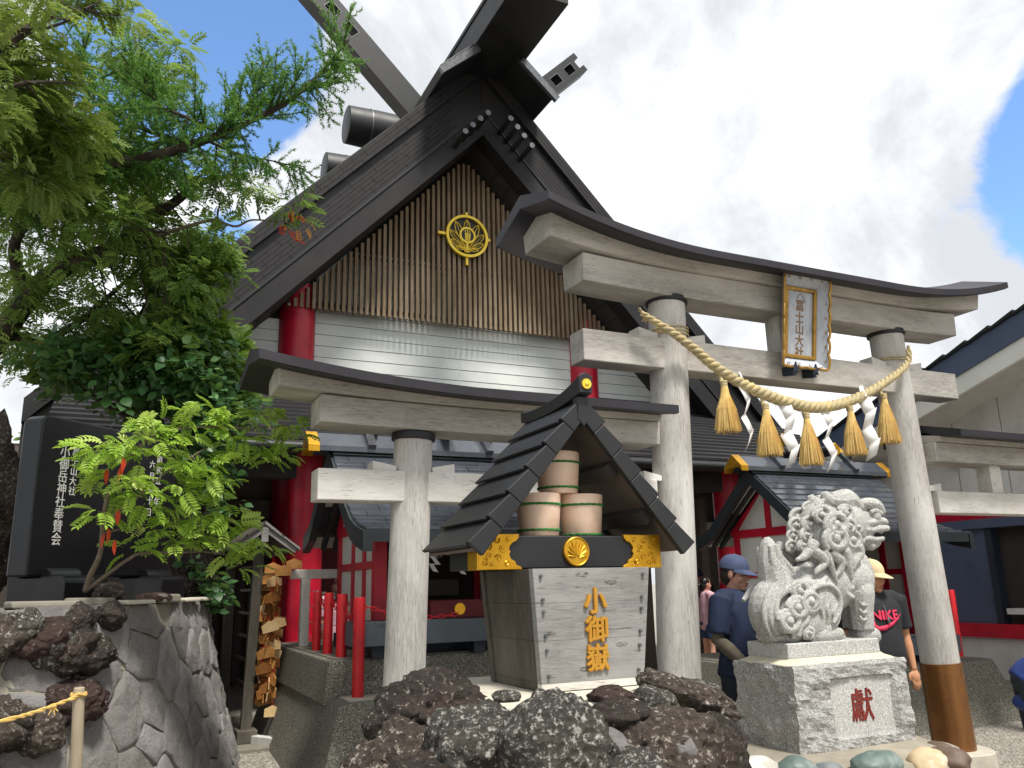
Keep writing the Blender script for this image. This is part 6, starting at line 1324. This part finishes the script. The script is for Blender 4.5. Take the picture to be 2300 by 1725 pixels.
def scatter(name, tmpl, P, dirs, nrm, scale, tone, m, parent):
    """many leaves in one mesh: template placed at P, +Y along dirs, +Z towards nrm"""
    V, F = tmpl; P = np.asarray(P, dtype=np.float64); y = np.asarray(dirs, dtype=np.float64); y /= np.linalg.norm(y, axis=1, keepdims=True)
    z = np.asarray(nrm, dtype=np.float64); z = z-(z*y).sum(1, keepdims=True)*y; z /= np.linalg.norm(z, axis=1, keepdims=True)+1e-9; x = np.cross(y, z)
    M = np.stack([x, y, z], axis=2); W_ = np.einsum('nij,kj->nki', M, V)*np.asarray(scale)[:, None, None]+P[:, None, :]
    n, k = len(P), len(V); FF = (F[None]+(np.arange(n)*k)[:, None, None]).reshape(-1, 3); tn = np.repeat(np.asarray(tone), k)
    return npmesh(name, W_.reshape(-1, 3), FF, MAT[m], parent, False, np.clip(tn+nrg.normal(0, .05, n*k), 0, 1))
def clumps(C, per, rad, up=.9):
    """leaf places around clump centres C [(Vector, radius)]"""
    P = []; D = []; N = []; T = []
    for c, r_ in C:
        n = max(1, int(per*(r_/rad)**2)); u = nrg.normal(0, 1, (n, 3)); u /= np.linalg.norm(u, axis=1, keepdims=True); q = nrg.random((n, 1))**.5; o = u*q*r_*np.array([1, 1, .62])
        P.append(np.array(c)[None]+o); d = u*np.array([1, 1, .25])+nrg.normal(0, .35, (n, 3))+np.array([0, 0, -.12]); D.append(d)
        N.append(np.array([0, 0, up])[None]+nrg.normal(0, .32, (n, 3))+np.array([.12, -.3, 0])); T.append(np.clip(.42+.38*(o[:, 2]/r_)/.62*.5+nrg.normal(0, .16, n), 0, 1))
    return np.concatenate(P), np.concatenate(D), np.concatenate(N), np.concatenate(T)
def limb(parent, pts, r0, r1, m='bark', name='branch', n=9, wob=.02):
    P = catmull([Vector(p) for p in pts], 6); k = len(P); P = [p+noise.noise_vector(p*3.1)*wob for p in P]; b = MB(); b.tube(P, [r0+(r1-r0)*(i/(k-1))**.8 for i in range(k)], n); return b.build(name, MAT[m], parent, smooth=180)
def twigs(parent, pairs, m='bark', r0=.008, name='twigs'):
    b = MB()
    for a, c in pairs:
        a = Vector(a); c = Vector(c); mid = a.lerp(c, .5)+Vector((0,0,-.06))*(a-c).length; b.tube([a, mid, c], [r0, r0*.6, r0*.25], 5, cap=False)
    o = b.build(name, MAT[m], parent, smooth=180, fix=False); o['kind'] = 'stuff'; return o
def nearest(pts, c):
    return min(pts, key=lambda p: (p-c).length)
# ---- young rowan on the terrace
bush = thing('rowan_sapling', tuple(spot(205,1345,4.85)), 'young rowan with bright green feathery leaves in front of the black monument', 'shrub')
Z = lambda x, y, D: spot(x/3.16, 850+y/3.16, D)
st1 = [Z(610,1500,4.85), Z(640,1400,4.83), Z(710,1250,4.8), Z(730,1080,4.78), Z(760,850,4.78), Z(860,650,4.8), Z(1000,480,4.85), Z(1150,390,4.9), Z(1400,345,5.0), Z(1750,350,5.15), Z(2050,330,5.3)]
st2 = [Z(600,1510,4.85), Z(760,1390,4.85), Z(900,1290,4.88), Z(1010,1240,4.92), Z(1250,1235,5.0), Z(1450,1230,5.1), Z(1700,1270,5.2)]
st3 = [Z(735,1040,4.78), Z(900,900,4.78), Z(1010,810,4.8), Z(1150,690,4.85), Z(1300,590,4.9), Z(1450,500,5.0)]
st4 = [Z(730,1100,4.78), Z(1000,1040,4.9), Z(1200,1020,5.0), Z(1450,960,5.1)]
limb(bush, st1, .019, .004, 'bark_pale', 'stem', wob=.006); limb(bush, st2, .014, .004, 'bark_pale', 'stem', wob=.006); limb(bush, st3, .009, .003, 'bark_pale', 'branch', wob=.006); limb(bush, st4, .007, .002, 'bark_pale', 'branch', wob=.006)
allst = catmull(st1, 5)+catmull(st2, 5)+catmull(st3, 5)+catmull(st4, 5)
pads = [(1080,290,4.95),(1150,330,4.95),(1300,240,5.0),(1430,215,5.05),(1560,220,5.1),(1700,260,5.15),(1850,300,5.2),(2000,320,5.3),(2080,420,5.3),(1930,490,5.3),(1750,430,5.2),(1600,360,5.1),(1450,330,5.05),(1250,400,4.95),(1850,560,5.35),(1990,560,5.35),(1650,520,5.25),(2100,300,5.3),
 (700,520,4.75),(790,500,4.75),(900,480,4.8),(1000,420,4.85),(640,650,4.72),(740,720,4.75),(860,680,4.78),(1010,560,4.82),(1090,480,4.85),(950,740,4.78),
 (1200,600,4.88),(1340,650,4.92),(1450,700,4.95),(1560,770,5.0),(1300,760,4.92),(1450,600,5.0),(890,820,4.78),(1050,860,4.82),(960,770,4.8),(690,940,4.74),(760,960,4.76),
 (1000,1190,4.9),(1100,1080,4.92),(1250,1060,4.98),(1400,1000,5.05),(1520,950,5.08),(1610,1030,5.12),(1550,1150,5.1),(1660,1240,5.15),(1690,1330,5.15),(1400,1150,5.02),(1770,1180,5.2),(1890,1200,5.25),(1300,980,5.0),(1230,1180,4.98),(1500,1060,5.05),(1700,1100,5.2),(1150,930,4.9),(1600,900,5.15)]
C = [(Z(*p), .095) for p in pads]
P, D_, N_, T_ = clumps([(c, r_) for c, r_ in C], 8.6, .10, 1.0)
T_ = np.clip(T_+.12, 0, 1)
lt = leaf_pinnate(6, .118, .018, .042, .2, .22, True); lmes = []
for k in range(6):
    me = bpy.data.meshes.new('leaf'); me.from_pydata([tuple(map(float, v)) for v in lt[0]], [], [tuple(map(int, f)) for f in lt[1]]); a = me.attributes.new('tone', 'FLOAT', 'POINT'); a.data.foreach_set('value', np.full(len(lt[0]), [.15,.35,.5,.62,.78,.95][k], dtype=np.float32)); me.materials.append(MAT['leaf_rowan']); lmes.append(me)
order = np.argsort([(Vector(p)-Vector((0,0,1.5))).length for p in P]); bo = origin(bush)
for q, i in enumerate(order[:300]):
    o = bpy.data.objects.new('leaf', lmes[int(min(5, max(0, T_[i]*6)))]); COL.objects.link(o); o.parent = bush
    y = Vector(D_[i]).normalized(); z = Vector(N_[i]); z = (z-y*z.dot(y)).normalized(); x = y.cross(z); M = Matrix((x, y, z)).transposed(); sc = float(nrg.uniform(.75, 1.15))
    o.location = Vector(P[i])-bo; o.rotation_euler = M.to_euler(); o.scale = (sc, sc, sc)
rest = order[300:]
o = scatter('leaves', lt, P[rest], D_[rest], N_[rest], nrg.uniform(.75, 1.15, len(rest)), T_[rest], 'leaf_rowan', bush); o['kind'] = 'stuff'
twigs(bush, [(nearest(allst, c), c) for c, _ in C], 'bark_pale', .0035)
# dried red leaves on the sapling
lr = leaf_simple(.085, .026)
RP_ = [Z(870,620,4.74), Z(760,640,4.74), Z(880,560,4.74), Z(840,930,4.74), Z(770,1060,4.74), Z(820,1140,4.74), Z(740,1100,4.74)]
o = scatter('red_leaves', lr, [tuple(p) for p in RP_], nrg.normal(0, .25, (7, 3))+np.array([-.1, -.1, -1]), nrg.normal(0, .4, (7, 3))+np.array([-.4, -.9, 0]), np.full(7, 1.1), np.full(7, .3), 'leaf_red', bush); o['kind'] = 'stuff'
# ---- larch bough reaching in from the left
la = thing('larch_tree', (-3.3, 6.6, 0), 'larch reaching a long needle-clad bough across the sky toward the hall roof', 'tree')
Zl = lambda x, y, D: spot(x/2.765, y/2.765, D*1.2)
trunk = [Vector((-3.3,6.6,-.1)), Vector((-3.25,6.65,2)), Vector((-3.3,6.7,4.2)), Vector((-3.2,6.7,6.5)), Vector((-3.1,6.8,8.6))]
limb(la, trunk, .19, .06, 'bark', 'trunk', 14)
bough = [Vector((-3.25,6.68,3.7)), Zl(-900,1250,5.0), Zl(-300,1150,5.0), Zl(0,1105,5.0), Zl(300,1080,5.0), Zl(600,1040,5.05), Zl(1000,960,5.1), Zl(1250,880,5.15), Zl(1500,770,5.2), Zl(1750,650,5.25), Zl(1900,540,5.3), Zl(2050,390,5.35), Zl(2170,240,5.4)]
limb(la, bough, .075, .008, 'bark', 'bough', 12, .01)
b2 = [Zl(1160,890,5.13), Zl(900,800,5.2), Zl(700,700,5.25), Zl(560,600,5.3), Zl(500,420,5.3), Zl(540,250,5.35)]; limb(la, b2, .022, .005, 'bark', 'branch', 8, .01)
b3 = [Zl(1330,800,5.15), Zl(1150,730,5.0), Zl(1000,660,4.9), Zl(880,520,4.9), Zl(800,330,4.9)]; limb(la, b3, .018, .004, 'bark', 'branch', 8, .01)
b4 = [Zl(1360,810,5.15), Zl(1500,680,5.2), Zl(1600,560,5.3), Zl(1640,380,5.3)]; limb(la, b4, .014, .004, 'bark', 'branch', 8, .01)
b5 = [Zl(600,1045,5.05), Zl(350,960,5.1), Zl(150,930,5.15), Zl(-60,900,5.2)]; limb(la, b5, .02, .005, 'bark', 'branch', 8, .01)
b6 = [Zl(1300,880,5.15), Zl(1500,960,5.2), Zl(1700,1000,5.25), Zl(1900,1050,5.3)]; limb(la, b6, .012, .003, 'bark', 'branch', 8, .01)
lrg = random.Random(8); TW = []; SEC = []
def grow(path, s0, s1, step, l0, l1, upw, drop):
    P = catmull(path, 10); L_ = [0]
    for i in range(1, len(P)): L_.append(L_[-1]+(P[i]-P[i-1]).length)
    s = s0*L_[-1]
    while s < s1*L_[-1]:
        i = max(k for k in range(len(L_)) if L_[k] <= s); p = P[i]; t = (P[min(i+1, len(P)-1)]-P[max(0, i-1)]).normalized(); f = s/L_[-1]
        a = lrg.uniform(0, 2*math.pi); n = t.orthogonal().normalized(); bn = t.cross(n); d = n*math.cos(a)+bn*math.sin(a); d = (d*Vector((1,1,.8)) if False else d)+t*lrg.uniform(.3,.9)+Vector((0,0,upw if lrg.random() > drop else -1.0)); d.normalize(); l = lrg.uniform(l0, l1)*(1-.45*f)
        q = [p+d*l*k/4+Vector((0,0,.10*l*(k/4)**2*(1 if d.z > 0 else -1))) for k in range(5)]; SEC.append(q)
        m = int(l/.040)
        for k in range(m):
            f2 = (k+.5)/m; pp = q[0].lerp(q[-1], f2); a2 = lrg.uniform(0, 2*math.pi); n2 = d.orthogonal().normalized(); e = n2*math.cos(a2)+d.cross(n2)*math.sin(a2); e = (e+d*.8+Vector((0,0,.45 if d.z > -.3 else -.4))).normalized(); TW.append((pp, pp+e*lrg.uniform(.08,.19)*(1.15-.5*f2)))
        TW.append((q[2], q[-1])); TW.append((q[0], q[2]))
        s += step*lrg.uniform(.6, 1.4)
grow(bough, .36, .99, .027, .34, .70, .75, .30); grow(b2, .1, 1, .024, .22, .42, .5, .2); grow(b3, .1, 1, .024, .22, .42, .5, .2); grow(b4, .1, 1, .03, .2, .36, .5, .1); grow(b5, .0, 1, .03, .24, .42, .4, .3); grow(b6, .1, 1, .03, .2, .36, .2, .5)
b = MB()
for q in SEC: b.tube(q, [.006,.005,.004,.003,.0018], 5, cap=False)
o = b.build('twigs', MAT['bark'], la, smooth=180, fix=False); o['kind'] = 'stuff'
P0 = []; P1 = []
for a, c in TW:
    n = max(5, int((c-a).length/.0026)); t = nrg.random(n)[:, None]; P0.append(np.array(a)[None]*(1-t)+np.array(c)[None]*t); d = np.array((c-a).normalized()); e = nrg.normal(0, 1, (n, 3)); e -= (e@d)[:, None]*d[None]; e /= np.linalg.norm(e, axis=1, keepdims=True); P1.append(d[None]*.75+e)
P0 = np.concatenate(P0); P1 = np.concatenate(P1); P1 /= np.linalg.norm(P1, axis=1, keepdims=True); n = len(P0); ln_ = nrg.uniform(.020, .034, (n, 1)); sd3 = np.cross(P1, nrg.normal(0, 1, (n, 3))); sd3 /= np.linalg.norm(sd3, axis=1, keepdims=True); w3 = .0036
V = np.stack([P0-sd3*w3, P0+sd3*w3, P0+P1*ln_], axis=1).reshape(-1, 3); tone = np.repeat(np.clip(.45+.9*(noise_ := nrg.normal(0, .16, n))+.25*(P1[:, 2]), 0, 1), 3)
o = npmesh('needles', V, np.arange(3*n).reshape(-1, 3), MAT['leaf_larch'], la, False, tone); o['kind'] = 'stuff'
# ---- big rowan with its leaning trunk, filling the left
def crown(t, regions, seed, tmpl, m, per, rad, mask=None, limbs=None, bark='bark', tone=0.0, up=.8):
    rg = random.Random(seed); C = []
    for (poly, n, D0, D1, rr_) in regions:
        xs = [p[0] for p in poly]; ys = [p[1] for p in poly]; got = 0; tries = 0
        while got < n and tries < n*60:
            tries += 1; x = rg.uniform(min(xs), max(xs)); y = rg.uniform(min(ys), max(ys)); ins = False
            for i in range(len(poly)):
                (x1, y1), (x2, y2) = poly[i], poly[(i+1) % len(poly)]
                if (y1 > y) != (y2 > y) and x < (x2-x1)*(y-y1)/(y2-y1)+x1: ins = not ins
            if not ins: continue
            if mask and noise.noise(Vector((x/mask[0], y/mask[0], seed))) < mask[1]: continue
            D = rg.uniform(D0, D1); C.append((spot(x, y, D), rr_*rg.uniform(.7, 1.35))); got += 1
    P, D_, N_, T_ = clumps(C, per, rad, up)
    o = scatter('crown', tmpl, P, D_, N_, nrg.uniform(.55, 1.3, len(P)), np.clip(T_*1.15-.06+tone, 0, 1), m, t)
    if limbs: twigs(t, [(nearest(limbs, c), c) for c, _ in C if (nearest(limbs, c)-c).length < 1.6], bark, .007)
    return o
big = thing('rowan_tree', (-.75,8.1,1.4), 'large leaning rowan tree with dark feathery foliage over the terrace', 'tree')
Zt = lambda x, y, D: spot(x/3.687, 400+y/3.687, D)
tr1 = [Vector((-1.7,8.0,1.2)), Zt(-250,1700,7.0), Zt(0,1290,6.9), Zt(250,980,6.8), Zt(500,760,6.7), Zt(800,650,6.7), Zt(1000,555,6.7), Zt(1200,330,6.7), Zt(1400,220,6.7), Zt(1650,60,6.7), Zt(1850,0,6.8), Zt(2050,-40,6.9)]
limb(big, tr1, .13, .012, 'bark', 'trunk', 12, .02)
tr2 = [Zt(250,980,6.8), Zt(120,600,6.6), Zt(300,250,6.5), Zt(520,-150,6.4), Zt(650,-500,6.4)]; limb(big, tr2, .06, .012, 'bark', 'branch', 9)
tr3 = [Zt(500,760,6.7), Zt(560,400,6.9), Zt(800,60,7.0), Zt(1000,-300,7.1), Zt(1150,-850,7.2)]; limb(big, tr3, .05, .008, 'bark', 'branch', 9)
tr4 = [Zt(0,1290,6.9), Zt(350,1350,7.0), Zt(700,1150,7.1), Zt(1000,900,7.2), Zt(1300,600,7.3)]; limb(big, tr4, .05, .01, 'bark', 'branch', 9)
tr5 = [Zt(1000,555,6.7), Zt(1250,500,6.6), Zt(1500,420,6.5), Zt(1750,350,6.5), Zt(1950,400,6.5), Zt(2100,345,6.5), Zt(2400,370,6.5), Zt(2480,400,6.5)]; limb(big, tr5, .022, .003, 'bark_pale', 'branch', 8, .01)
tr6 = [Zt(2150,345,6.5), Zt(2130,180,6.5), Zt(2200,80,6.5)]; limb(big, tr6, .005, .002, 'bark_pale', 'branch', 6, .0)
lm = sum((catmull(x, 5) for x in (tr1[2:], tr2, tr3, tr4, tr5)), [])
tm = leaf_pinnate(5, .115, .019, .042, .2, .25)
crown(big, [([(0,330),(120,240),(300,300),(380,330),(370,420),(330,520),(230,580),(60,640),(0,620)], 120, 5.9, 7.6, .19),
    ([(0,600),(170,640),(300,560),(420,500),(500,520),(520,560),(430,640),(470,720),(420,800),(250,830),(0,850)], 112, 6.3, 7.8, .19),
    ([(300,360),(450,330),(600,400),(560,440),(500,470),(380,470)], 22, 6.4, 7.0, .15), ([(230,60),(330,40),(420,110),(400,180),(330,220),(220,200)], 26, 6.9, 7.5, .16), ([(560,420),(650,420),(680,470),(600,500)], 5, 6.4, 6.6, .10)], 31, tm, 'leaf_canopy', 24, .2, (58, .02), lm, tone=.0)
rl = [spot(x, y, 6.5) for x, y in ((645,480),(655,470),(662,488),(640,512),(650,520),(668,515),(685,512),(690,500),(660,540),(676,485),(636,505))]
o = scatter('autumn_leaves', leaf_pinnate(4, .10, .02, .045, .2, .3), [tuple(p) for p in rl], nrg.normal(0, .5, (len(rl), 3))+np.array([.4, -.2, -.5]), nrg.normal(0, .3, (len(rl), 3))+np.array([0, -.5, .7]), np.full(len(rl), .7), np.array([.1,.9,.5,.1,.2,.9,1,1,.1,.8,.3]), 'leaf_red', big); o['kind'] = 'stuff'
# ---- sunlit rowan overhead, top left
ov = thing('rowan_tree', (-2.6,4.2,0), 'sunlit yellow green rowan canopy overhead, above the larch bough', 'tree')
limb(ov, [Vector((-2.6,4.2,-.1)), Vector((-2.5,4.3,2.0)), Vector((-2.2,4.4,3.4)), spot(-300,250,4.6), spot(-60,150,4.5), spot(120,30,4.5)], .11, .01, 'bark', 'trunk', 12)
o1 = [spot(-300,250,4.6), spot(-60,215,4.4), spot(60,190,4.4), spot(170,185,4.4)]; limb(ov, o1, .03, .004, 'bark', 'branch', 8); o2 = [spot(-60,150,4.5), spot(30,75,4.4), spot(110,60,4.4), spot(190,20,4.4)]; limb(ov, o2, .02, .004, 'bark', 'branch', 8)
crown(ov, [([(-150,-60),(150,-60),(185,60),(180,150),(185,215),(120,260),(0,280),(-150,300)], 44, 4.1, 5.4, .16), ([(150,-30),(290,-30),(285,40),(200,50)], 9, 4.5, 5.0, .11), ([(0,230),(160,240),(200,340),(120,430),(0,450)], 40, 4.8, 5.6, .17)], 33, leaf_pinnate(6, .115, .018, .038, .2, .25), 'leaf_yellow', 25, .17, (80, -.15), catmull(o1, 5)+catmull(o2, 5), tone=.05)
# ---- dark broadleaf shrub and juniper beside the hall
ds = thing('broadleaf_shrub', (.1,7.6,1.4), 'dark round-leaved shrub crowding behind the black monument', 'shrub')
s1 = [Vector((.15,7.7,1.4)), spot(330,960,6.9), spot(300,860,6.9), spot(290,760,6.9), spot(330,680,6.9)]; s2 = [spot(330,960,6.9), spot(420,880,6.8), spot(480,800,6.8)]; s3 = [spot(330,960,6.9), spot(200,880,6.8), spot(120,800,6.8)]
limb(ds, s1, .05, .008, 'bark', 'trunk', 9); limb(ds, s2, .03, .006, 'bark', 'branch', 8); limb(ds, s3, .03, .006, 'bark', 'branch', 8)
crown(ds, [([(60,780),(250,740),(400,700),(480,760),(520,860),(560,940),(500,1000),(380,940),(250,920),(120,880)], 120, 6.3, 7.3, .19), ([(380,980),(480,980),(520,1060),(520,1130),(470,1150),(420,1080)], 22, 6.2, 6.8, .13), ([(400,1270),(470,1260),(500,1300),(515,1380),(470,1390),(420,1340)], 22, 6.4, 6.8, .10)], 35, leaf_simple(.085, .065), 'leaf_dark', 34, .19, (60, -.25), catmull(s1, 5)+catmull(s2, 5)+catmull(s3, 5), tone=-.08, up=.7)
ju = thing('juniper', (.75,8.2,1.3), 'yellow green juniper bush against the hall gable', 'shrub')
j1 = [Vector((.75,8.3,1.3)), spot(500,960,7.4), spot(480,820,7.4), spot(450,700,7.4), spot(430,600,7.4)]; limb(ju, j1, .05, .008, 'bark', 'trunk', 9)
sprig = leaf_pinnate(7, .10, .012, .034, .1, .05)
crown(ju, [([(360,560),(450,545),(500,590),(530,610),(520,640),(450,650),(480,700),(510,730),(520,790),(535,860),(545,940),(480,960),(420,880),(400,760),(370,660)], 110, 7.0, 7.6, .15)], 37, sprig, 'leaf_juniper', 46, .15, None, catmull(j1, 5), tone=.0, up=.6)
# ---- trees behind the terrace, far left, and beyond the entrance
for nm, c, rr_, sd_, lb in (('background_tree', Vector((-3.2,14.5,3.2)), 1.6, 51, 'dense green tree behind the leaning rowan'), ('background_tree', Vector((-1.4,13.8,1.9)), 1.1, 52, 'low green tree beside the dark hall wing')):
    bt_ = thing(nm, (c.x, c.y, .2), lb, 'tree', 'trees behind the terrace'); limb(bt_, [Vector((c.x,c.y,.1)), Vector((c.x+.1,c.y,c.z*.5)), c], .14, .05, 'bark', 'trunk', 9); C = []; rg = random.Random(sd_)
    for k in range(46): u = Vector((rg.gauss(0,1), rg.gauss(0,1), rg.gauss(0,1))).normalized()*rr_*rg.random()**.4; C.append((c+u, .38))
    P, D_, N_, T_ = clumps(C, 34, .38, .8); scatter('crown', leaf_simple(.12, .07, 4), P, D_, N_, nrg.uniform(.8, 1.3, len(P)), T_, 'leaf_canopy', bt_)
